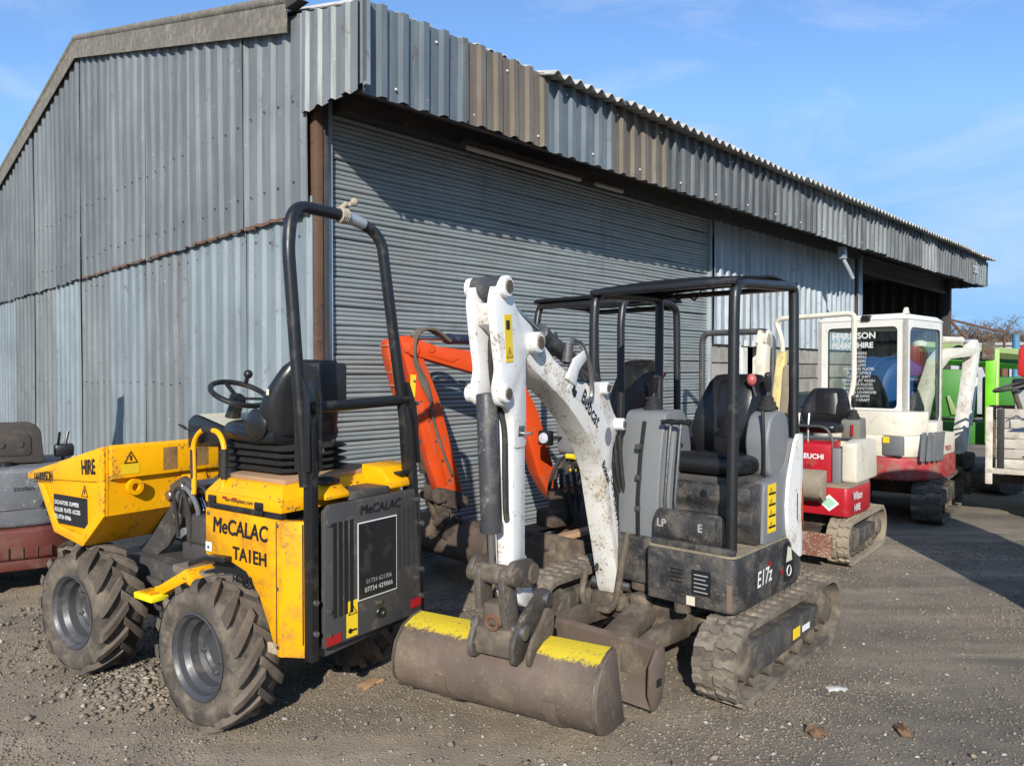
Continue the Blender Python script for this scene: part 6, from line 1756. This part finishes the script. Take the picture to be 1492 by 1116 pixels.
# boom swung to the right
ta = empty('digging_arm', parent=cd)
a_ = R(-42); d_ = Vector((5.2 - 4.69, 9.6 - 9.14))
ta.location = (d_.x * math.cos(a_) - d_.y * math.sin(a_), d_.x * math.sin(a_) + d_.y * math.cos(a_), 0); ta.rotation_euler = (0, 0, R(36 - 42))
MB().prism([(0, .55), (-.08, .75), (.25, 1.40), (.55, 1.85), (.80, 2.0), (1.60, 2.03), (1.68, 1.95), (1.55, 1.90), (.90, 1.86), (.66, 1.72), (.40, 1.30), (.14, .65)], -.08, .08, bev=.01).build('boom', CRM, ta)
MB().prism(rounded([(1.62, 2.14), (1.76, 2.14), (1.84, 2.0), (1.78, 1.75), (1.55, 1.1), (1.36, .48), (1.22, .48), (1.40, 1.1), (1.58, 1.7)], .04, 3), -.07, .07, bev=.008).build('stick', WDIRT, ta)
ram_part(ta, 'arm_ram', (.80, 0, 2.12), (1.70, 0, 2.13), .045, .35, CRM)
ram_part(ta, 'bucket_ram', (1.84, 0, 1.60), (1.58, 0, .55), .04, .35, CRM)
MB().tube(catmull([(1.2, .10, 1.95), (1.6, .12, 2.05), (1.95, .13, 1.95), (1.98, .12, 1.65), (1.80, .10, 1.35), (1.70, .1, 1.1)], 6), .018, 8).build('hose', RUBBER, ta)
MB().bx(1.22, 1.62, -.12, .12, .32, .55, .04).build('hitch', DMUD, ta)
tbk = bucket(ta, 0, .0, .50, [(1.95, .36), (1.85, .37), (1.60, .36), (1.44, .28), (1.40, .16), (1.46, .06), (1.62, .02), (1.80, .02), (1.98, .03)], MUD)
tbk.rotation_euler = (0, 0, R(-10))
# ------------------------------------------------------------------ grey and red machine at the left edge
LGREY = paint('bonnet_grey', (0.12, 0.125, 0.135), 0.5, amt=0.35, dirt=(0.22, 0.19, 0.16), chip=(.4, .38, .36), chipamt=.25, bump=0.12)
LRED = paint('counterweight_red', (0.105, 0.022, 0.015), 0.6, amt=0.45, dirt=(0.16, 0.09, 0.06), bump=0.15)
LSEAT = paint('worn_brown_seat', (0.045, 0.036, 0.029), 0.7, amt=0.4, dirt=(0.11, 0.09, 0.07), bump=0.12)
lm = empty('mini_digger', (-4.10, 6.03, 0), 123)
tag(lm, 'old grey and red mini digger with worn brown seat at the left edge', 'digger')
for (yc, ou) in ((.42, 1), (-.42, -1)):
    track(lm, yc, .22, .50, -.52, .20, outer=ou, pads=True, padmat=DMUD)
MB().bx(-.3, .4, -.3, .3, .2, .42, .03).build('undercarriage', DMUD, lm)
lb = empty('upper_body', parent=lm)
planL = rounded([(.40, -.45), (.40, .45), (-.45, .50), (-.66, .30), (-.68, -.30), (-.45, -.50)], [.05, .05, .2, .2, .2, .2], 6)
MB().prism(planL, .28, .52, 'z', bev=.03, seg=3).build('counterweight', LRED, lb)
MB().prism([(x * .96, y * .96) for x, y in planL], .20, .285, 'z', bev=.01).build('belly_skirt', LRED, lb)
for k in range(7):
    MB().bx(-.685, -.64, -.27 + k * .09, -.262 + k * .09, .30, .38, .002).build('skirt_rib', DMUD, lb)
planB = [(x * .95 - .01, y * .95) for x, y in planL]
MB().prism(planB, .52, .97, 'z', bev=.05, seg=3).build('bonnet', LGREY, lb)
MB().bx(-.662, -.64, -.22, .22, .66, .93, .006).build('bonnet_door', LGREY, lb)
MB().bx(-.668, -.64, -.32, -.24, .60, .70, .008).build('latch_recess', INK, lb)
MB().cyl((-.665, -.19, .70), (-.68, -.19, .70), .02, 12).build('bonnet_lock', STEEL, lb)
text('stolen', .055, (-.664, -.03, .80), (0, -1, 0), (0, 0, 1), INK, lb, 'scrawl', 0)
MB().cyl((-.45, .02, .96), (-.45, .02, 1.0), .05, 16).build('filler_cap', BLACK, lb)
# pan seat seen from behind
ls = empty('seat', parent=lm)
bkp = rounded([(-.23, .98), (-.21, 1.24), (-.14, 1.30), (.14, 1.30), (.21, 1.24), (.23, .98)], [.02, .05, .06, .06, .05, .02], 4)
MB().prism(bkp, -.40, -.34, 'x', bev=.018, seg=3).build('backrest', LSEAT, ls)
inn_ = rounded([(-.15, 1.04), (-.14, 1.22), (.14, 1.22), (.15, 1.04)], .04, 4)
MB().prism(inn_, -.41, -.39, 'x', bev=.006).build('back_panel', LSEAT, ls)
for y_ in (-.07, .05):
    MB().cyl((-.405, y_, 1.13), (-.42, y_, 1.13), .025, 12).build('panel_button', LSEAT, ls)
MB().bx(-.36, .10, -.22, .22, .98, 1.08, .03).build('seat_cushion', LSEAT, ls)
lj = empty('control_levers', parent=lm)
MB().tube([(-.20, -.36, .97), (-.20, -.38, 1.10), (-.18, -.40, 1.20)], .012, 8).bx(-.28, -.12, -.44, -.30, 1.0, 1.10, .02).tube([(-.22, -.33, 1.1), (-.24, -.34, 1.2)], .01, 6).build('lever_block', BLACK, lj)
la = empty('digging_arm', parent=lm)
MB().prism([(.45, .5), (.60, .5), (1.05, 1.3), (.95, 2.15), (.80, 2.35), (.72, 2.3), (.82, 2.0), (.86, 1.35)], .10, .24, bev=.01).build('boom', DGREY, la)
MB().prism([(.72, 2.38), (.90, 2.3), (1.25, 1.3), (1.30, .9), (1.18, .9), (1.10, 1.3)], .11, .23, bev=.01).build('stick', DGREY, la)
ram_part(la, 'boom_ram', (.5, .17, .75), (.80, .17, 1.95), .04, .4, DMUD)
bucket(la, 0, .17, .40, [(1.02, .92), (1.2, .92), (1.34, .84), (1.40, .70), (1.36, .56), (1.22, .50), (1.05, .52)], MUD)

# ------------------------------------------------------------------ right edge: tray dumper
TRAY = paint('tray_cream_boards', (0.52, 0.48, 0.40), 0.75, amt=0.55, dirt=(0.27, 0.22, 0.16), bump=0.25, rnd=6, hue=.08)
NAVY = flat('logo_navy', (0.02, 0.035, 0.10), 0.5)
td = empty('tray_dumper', (5.42, 8.36, 0), -33)
tag(td, 'cream boarded tray dumper with red seat at the right edge', 'dumper')
tr = empty('tray', parent=td)
MB().bx(-.05, .02, -.03, .05, .42, 1.29, .008).build('corner_post', TRAY, tr)
MB().bx(.06, .13, -.012, .03, .52, 1.27, .006).build('rubber_buffer', RUBBER, tr)
for k in range(6):
    z = .60 + k * .113
    MB().bx(.05, 2.3, -.005 + .004 * (k % 2), .03, z + .004, z + .107, .004).build('tray_board', TRAY, tr)
for k in range(5):
    z = .60 + k * .113
    MB().bx(-.03, 0, .07, 1.6, z + .004, z + .107, .004).build('tray_board', TRAY, tr)
MB().bx(-.05, 2.3, -.03, .04, .54, .60, .006).build('tray_rail', TRAY, tr)
MB().bx(-.02, 2.3, .03, 1.6, .56, .60).bx(-.02, 2.3, 1.57, 1.6, .60, 1.25).build('tray_floor', MUD, tr)
# house outline logo and lettering
lg = MB()
def seg(a, b2, w=.012): 
    a, b2 = Vector((a[0], 0, a[1])), Vector((b2[0], 0, b2[1])); d = (b2 - a).normalized(); n_ = Vector((-d.z, 0, d.x)) * w / 2
    lg.add([v + Vector((0, -.0085, 0)) for v in (a - n_, b2 - n_, b2 + n_, a + n_)], [(0, 1, 2, 3)])
for a, b2 in (((.14, 1.13), (.24, 1.20)), ((.24, 1.20), (.33, 1.14)), ((.28, 1.15), (.42, 1.24)), ((.42, 1.24), (.58, 1.14)), ((.18, 1.14), (.18, 1.05)), ((.34, 1.16), (.34, 1.05))): seg(a, b2)
lg.add([(.15, -.0085, 1.02), (.50, -.0085, 1.02), (.56, -.0085, 1.06), (.38, -.0085, 1.09), (.22, -.0085, 1.05)], [(0, 1, 2, 3, 4)])
lg.build('house_logo', NAVY, tr)
text('Tipper', .13, (.30, -.008, .66), (1, 0, 0), (0, 0, 1), INK, tr, 'lettering', .03)
MB().bx(.1, 2.2, .3, .45, .40, .56).bx(.1, 2.2, 1.15, 1.3, .40, .56).build('chassis', DMUD, td)
for x_ in (.9, 2.0):
    w2 = copy_tree(wh, td); w2.location = (x_, .15, .36); w2.rotation_euler = (0, .3, R(180))
sts = empty('seat', parent=td)
MB().prism(rounded([(.28, 1.62), (.29, 1.98), (.36, 2.06), (.62, 2.06), (.70, 1.98), (.70, 1.62)], .06, 4), 1.50, 1.62, 'y', bev=.03).build('backrest', flat('seat_red', (.55, .02, .015), .4), sts)
MB().bx(.22, .75, 1.35, 1.7, 1.46, 1.60, .03).build('seat_cushion', SEATB, sts)
MB().bx(.25, .9, 1.3, 1.75, .60, 1.46, .02).build('seat_box', paint('pale_seat_box', (.35, .35, .33), .6, amt=.4), sts)
swt = empty('steering_wheel', parent=td)
c_ = Vector((.22, 1.15, 1.50)); ax = Vector((-.3, -.1, .95)).normalized(); u_ = Vector((1, 0, .3)).normalized(); v_ = ax.cross(u_)
MB().tube([c_ + (u_ * math.cos(a) + v_ * math.sin(a)) * .20 for a in np.linspace(0, 6.2832, 25)], .018, 8).build('rim', paint('wheel_dark', (.06, .055, .05), .6), swt)
MB().tube([c_ + u_ * .19, c_ - ax * .04, c_ - u_ * .19], .014, 6).cyl(c_ - ax * .03, c_ - ax * .4, .03, 10).build('column', MUD, swt)

# ------------------------------------------------------------------ green access lift
LIME = paint('lift_lime', (0.16, 0.52, 0.01), 0.45, amt=0.25, dirt=(.3, .4, .1), bump=.08)
PGRN = paint('lift_pale_green', (0.26, 0.34, 0.13), 0.5, amt=0.3)
DGRN = paint('lift_dark_green', (0.045, 0.20, 0.025), 0.5, amt=0.3)
gl = empty('access_lift', (7.25, 11.1, 0), -30)
tag(gl, 'green boom lift with lime post behind the cream tray dumper', 'access lift')
MB().prism([(-.12, .05), (.06, .05), (.06, .20), (-.10, .20)], .6, 2.02, 'z', bev=.01).build('lime_post', LIME, gl)
MB().bx(.02, .035, .04, .052, 1.1, 1.9).build('post_stripe', flat('post_cream', (.6, .6, .3), .5), gl)
MB().prism([(-.17, .0), (.0, .02), (.0, .25), (-.15, .25)], 1.86, 2.13, 'z', bev=.02).build('post_head', MUD, gl)
MB().cyl((-.08, -.005, 1.99), (-.08, .02, 1.99), .04, 12).build('head_pin', RUST, gl)
MB().tube([(-1.0, .6, 2.10), (-.3, .55, 2.02), (2.2, .4, 1.74)], .085, 4).build('lift_boom', PGRN, gl)
MB().tube([(-.85, .75, 1.88), (2.2, .6, 1.66)], .075, 4).build('lower_boom', DGRN, gl)
MB().bx(-.95, -.2, .5, 1.4, .95, 1.72, .03).bx(-.1, 2.2, .5, 1.4, .9, 1.6, .03).build('lift_body', DGRN, gl)
MB().prism([(-.55, 1.0), (-.62, 1.3), (-.58, 1.3), (-.45, 1.0)], .46, .50, bev=.004).build('outrigger_plate', PGRN, gl)
MB().bx(-1.0, 2.2, .3, 1.2, .55, .90, .02).build('lift_chassis', DGRN, gl)
for x_ in (-.7, 1.4):
    MB().lathe([(.16, -.1), (.30, -.1), (.33, -.06), (.33, .06), (.30, .1), (.16, .1), (.12, .04), (.002, .04)], (x_, .35, .33), (0, -1, 0), 24).build('road_wheel', RUBBER, gl)
MB().lathe([(.11, 0), (.11, .05), (.06, .09), (.002, .10)], (-1.0, .6, 2.10), (0, 0, 1), 14).build('lamp_dome', CREAM, gl)
# blue water bowser seen through the cab glass
bb = empty('water_bowser', (6.55, 13.2, 0), 20)
tag(bb, 'blue plastic water bowser seen through the cab windows', 'bowser')
BLU = paint('bowser_blue', (0.006, 0.06, 0.19), 0.5, amt=.2)
MB().lathe([(.002, 0), (.45, .0), (.55, .06), (.58, .4), (.58, 1.3), (.55, 1.6), (.45, 1.66), (.002, 1.66)], (-.2, -.83, 1.35), (0, 1, 0), 28).build('tank', BLU, bb)
for y_ in (-.5, -.1, .3):
    MB().lathe([(.585, 0), (.60, .02), (.60, .08), (.585, .1)], (-.2, y_, 1.35), (0, 1, 0), 28).build('tank_rib', BLU, bb)
MB().bx(-.9, .5, -.8, .8, .55, .75, .02).build('bowser_frame', GALV, bb)
for s_ in (-.85, .75):
    MB().lathe([(.16, 0), (.28, 0), (.32, .04), (.32, .16), (.28, .2), (.002, .2)], (-.2, s_, .32), (0, 1, 0), 22).build('road_wheel', RUBBER, bb)

# unseen box shaped like a toilet, added to throw the long yard shadow
ct = empty('added_shadow_box', (3.62, 3.80, 0), 0)
tag(ct, 'tall green box added beyond the right edge to shade the yard', 'added shadow box')
CGR = paint('shadow_box_green', (0.03, 0.10, 0.06), 0.5, amt=0.3, bump=.1)
MB().bx(0, 1.12, 0, 1.12, .0, .16, .02).build('base_tray', BLACK, ct)
for k in range(3):
    MB().bx(.06, 1.06, [.05, 1.04, .05][k], [.09, 1.08, .09][k], .16, 2.1, .01).build('wall_panel', CGR, ct) if k < 2 else None
for x_ in (.04, 1.04):
    MB().bx(x_, x_ + .04, .09, 1.04, .16, 2.1, .01).build('wall_panel', CGR, ct)
for x_ in (.02, 1.03):
    for y_ in (.02, 1.03):
        MB().bx(x_, x_ + .07, y_, y_ + .07, .16, 2.15, .02).build('corner_post', CGR, ct)
MB().add(*frustum_box(0, 1.12, 0, 1.12, 2.12, 2.32, .18, .03)).build('roof', flat('shadow_box_roof', (.55, .56, .55), .5), ct)
dd = MB().bx(.2, .92, .03, .05, .22, 2.0, .02).build('door', paint('shadow_box_door', (.06, .16, .10), .5), ct)
MB().bx(.80, .88, .015, .03, 1.0, 1.12, .005).build('door_handle', BLACK, dd)

# pale cabin, blue post and bare hedge trees on the skyline
sc_ = empty('site_cabin', (17.5, 27, 0), -28)
tag(sc_, 'pale grey flat roofed cabin low on the skyline behind the green lift', 'cabin')
CABM = paint('cabin_grey', (.40, .41, .42), .6, amt=.3)
MB().bx(-1.9, 6, 0, 3, .1, 2.6, .02).build('cabin_wall', CABM, sc_)
MB().bx(-2.0, 6.1, -.1, 3.1, 2.6, 2.72, .02).build('cabin_roof', paint('cabin_roof', (.33, .32, .3), .8), sc_)
MB().bx(-1.0, -.5, -.02, .02, 1.3, 2.1).build('cabin_window', INK, sc_)
bp2 = MB().cyl((13.62, 20.0, 0), (13.62, 20.0, 2.65), .085, 12).cyl((13.62, 20.0, 2.65), (13.62, 20.0, 2.68), .10, 12).build('steel_post', paint('post_blue', (.07, .22, .36), .6, amt=.4))
tag(bp2, 'upright pale blue steel post standing behind the lime green lift', 'post')
rj = empty('crane_jib', (13.2, 20.3, 0), 0)
tag(rj, 'rusty lattice jib leaning beside the blue post', 'jib')
MB().tube([(0, 0, 1.2), (-.4, 0, 2.2), (-1.2, 0, 3.1)], .04, 6).build('jib_strut', RUST, rj)
MB().tube([(-1.2, 0, 3.1), (.3, 0, 2.75), (.35, 0, .4)], .035, 6).build('jib_strut', RUST, rj)
MB().bx(.2, .4, -.1, .1, .3, 2.3, .02).build('jib_base', RUST, rj)

BARK = paint('bare_twigs', (0.17, 0.125, 0.09), 0.95, amt=.4, dirt=(.13, .095, .065), bump=0)
def bare_tree(x, y, h, w, seed, label):
    rn = random.Random(seed)
    t = empty('bare_tree', (x, y, 0), rn.uniform(0, 360))
    tag(t, label, 'tree', 'bare trees on the skyline')
    tips = []
    mb = MB()
    for k in range(rn.randint(3, 5)):
        a = rn.uniform(0, 6.28); e = Vector((math.cos(a) * w * .22, math.sin(a) * w * .22, h * rn.uniform(.45, .62)))
        m0 = Vector((rn.uniform(-.3, .3), rn.uniform(-.3, .3), 0))
        mb.tube([m0, m0.lerp(e, .5) + Vector((rn.uniform(-.3, .3), rn.uniform(-.3, .3), 0)), e], lambda q: .16 * (1 - .7 * q), 5)
        tips.append((m0, e))
    mb.build('trunk', BARK, t)
    vs, fs = [], []
    def stick(a, b2, r):
        n = len(vs); d = (b2 - a); s_ = d.cross(Vector((rn.uniform(-1, 1), rn.uniform(-1, 1), rn.uniform(-1, 1))))
        if s_.length < 1e-6: return
        s_ = s_.normalized() * r
        vs.extend([a - s_, a + s_, b2 + s_ * .4, b2 - s_ * .4]); fs.append((n, n + 1, n + 2, n + 3))
    for m0, e in tips:
        for k in range(26):
            p = m0.lerp(e, rn.uniform(.25, 1.0))
            d = Vector((rn.gauss(0, 1), rn.gauss(0, 1), rn.uniform(.2, 1.6))).normalized() * h * rn.uniform(.15, .38)
            q_ = p + d; stick(p, q_, .035)
            for j in range(12):
                p2 = p.lerp(q_, rn.uniform(.3, 1)); d2 = Vector((rn.gauss(0, 1), rn.gauss(0, 1), rn.uniform(-.1, 1.3))).normalized() * h * rn.uniform(.07, .17)
                stick(p2, p2 + d2, .02)
                p3 = p2 + d2 * .6
                for i in range(4):
                    d3 = Vector((rn.gauss(0, 1), rn.gauss(0, 1), rn.uniform(0, 1))).normalized() * h * rn.uniform(.03, .08)
                    stick(p3, p3 + d3, .014)
    MB().add(vs, fs).build('crown', BARK, t)
    return t
tl_ = [(28.5, 46, 5.8), (31.5, 47.5, 5.3), (27.5, 45, 5.4), (33, 49, 6.0), (29.8, 46.5, 5.2), (26, 44, 4.9), (30, 47, 5.0), (34, 50, 4.6), (38, 55, 5.6), (33, 52, 4.2), (42, 57, 5.2), (46, 60, 5.8), (37, 49, 5.4), (51, 62, 5.0), (30, 50, 4.0), (56, 64, 5.6), (44, 52, 4.6), (62, 66, 5.2), (23, 42, 4.0)]
for i, (x, y, h) in enumerate(tl_):
    bare_tree(x, y, h * 1.0, 5.0, 300 + i, 'leafless brown hedge tree on the skyline beyond the yard')
hb = MB()
rn = random.Random(9)
vs, fs = [], []
for k in range(60000):
    t = rn.random() if k < 48000 else -1.3 - rn.random() * .9; x = 20 + 48 * t + rn.gauss(0, .6); y = 44 + 28 * abs(t) + rn.gauss(0, 1.2); z = abs(rn.gauss(0, 1.5))
    d = Vector((rn.gauss(0, .5), rn.gauss(0, .5), rn.uniform(.1, 1))).normalized() * rn.uniform(.3, .9); s_ = d.cross(Vector((rn.gauss(0, 1), rn.gauss(0, 1), .1))).normalized() * .022
    p = Vector((x, y, z)); n = len(vs)
    vs += [p - s_, p + s_, p + d]; fs.append((n, n + 1, n + 2))
ho = MB().add(vs, fs).build('hedge_scrub', paint('scrub_brown', (0.22, 0.16, 0.105), .95, amt=.5, dirt=(.07, .075, .03), bump=0))
tag(ho, 'low brown winter scrub along the far edge of the yard', 'scrub', kind='stuff')
fld = MB().add([(-300, 60, -.02), (300, 60, -.02), (300, 900, 2.5), (-300, 900, 2.5)], [(0, 1, 2, 3)]).build('far_field', paint('field_dull_green', (.10, .11, .05), .95, amt=.4, dirt=(.13, .10, .06), scale=.1, bump=0))
tag(fld, kind='structure')

# ------------------------------------------------------------------ litter lying on the yard
def scrap(name, x, y, w, l, h, mat, label, cat, seed, n=5):
    rn = random.Random(seed)
    vs, fs = [], []
    for i in range(n + 1):
        for j in range(n + 1):
            u, q_ = i / n - .5, j / n - .5
            vs.append((u * w + rn.gauss(0, w * .04), q_ * l + rn.gauss(0, l * .04), abs(rn.gauss(0, h * .5)) + .006 + h * .6 * (1 - 3.2 * (u * u + q_ * q_))))
    for i in range(n):
        for j in range(n):
            k = i * (n + 1) + j
            fs.append((k, k + 1, k + n + 2, k + n + 1))
    vs2 = vs + [(a, b_, c_ - .004) for a, b_, c_ in vs]
    m2 = len(vs)
    fs2 = fs + [tuple(m2 + q for q in f[::-1]) for f in fs]
    o = MB().add(vs2, fs2).build(name, mat)
    o.location = (x, y, float(gnoise(np.array([x]), np.array([y]))[0]) - .008); o.rotation_euler = (0, 0, rn.uniform(0, 6))
    tag(o, label, cat)
    return o
PAPER = flat('pale_litter', (.62, .60, .56), .7)
LEAF = paint('dead_leaves', (.16, .09, .045), .9, amt=.5, dirt=(.08, .05, .03), bump=.3)
scrap('paper_scrap', 1.74, 3.94, .11, .05, .012, PAPER, 'small white scrap of paper on the yard right of the digger track', 'litter', 1)
scrap('dead_leaf_clump', 1.43, 3.44, .09, .07, .02, LEAF, 'brown dead leaf clump on the gravel in front of the digger track', 'leaves', 2)
scrap('dead_leaf_clump', 1.85, 3.47, .11, .06, .018, LEAF, 'reddish brown dead leaf clump at the lower right of the yard', 'leaves', 3)
scrap('flat_timber_chip', -.76, 3.98, .15, .07, .012, WOODB, 'flat tan timber chip on the ground between dumper and bucket', 'timber chip', 4)
scrap('plastic_scrap', 2.38, 7.9, .14, .07, .03, PAPER, 'crumpled white plastic scrap on the dark ground by the red digger', 'litter', 5)
scrap('pale_rag', -.82, 6.12, .16, .10, .035, PAPER, 'pale crumpled rag on the dark ground by the shutter sill', 'litter', 6)
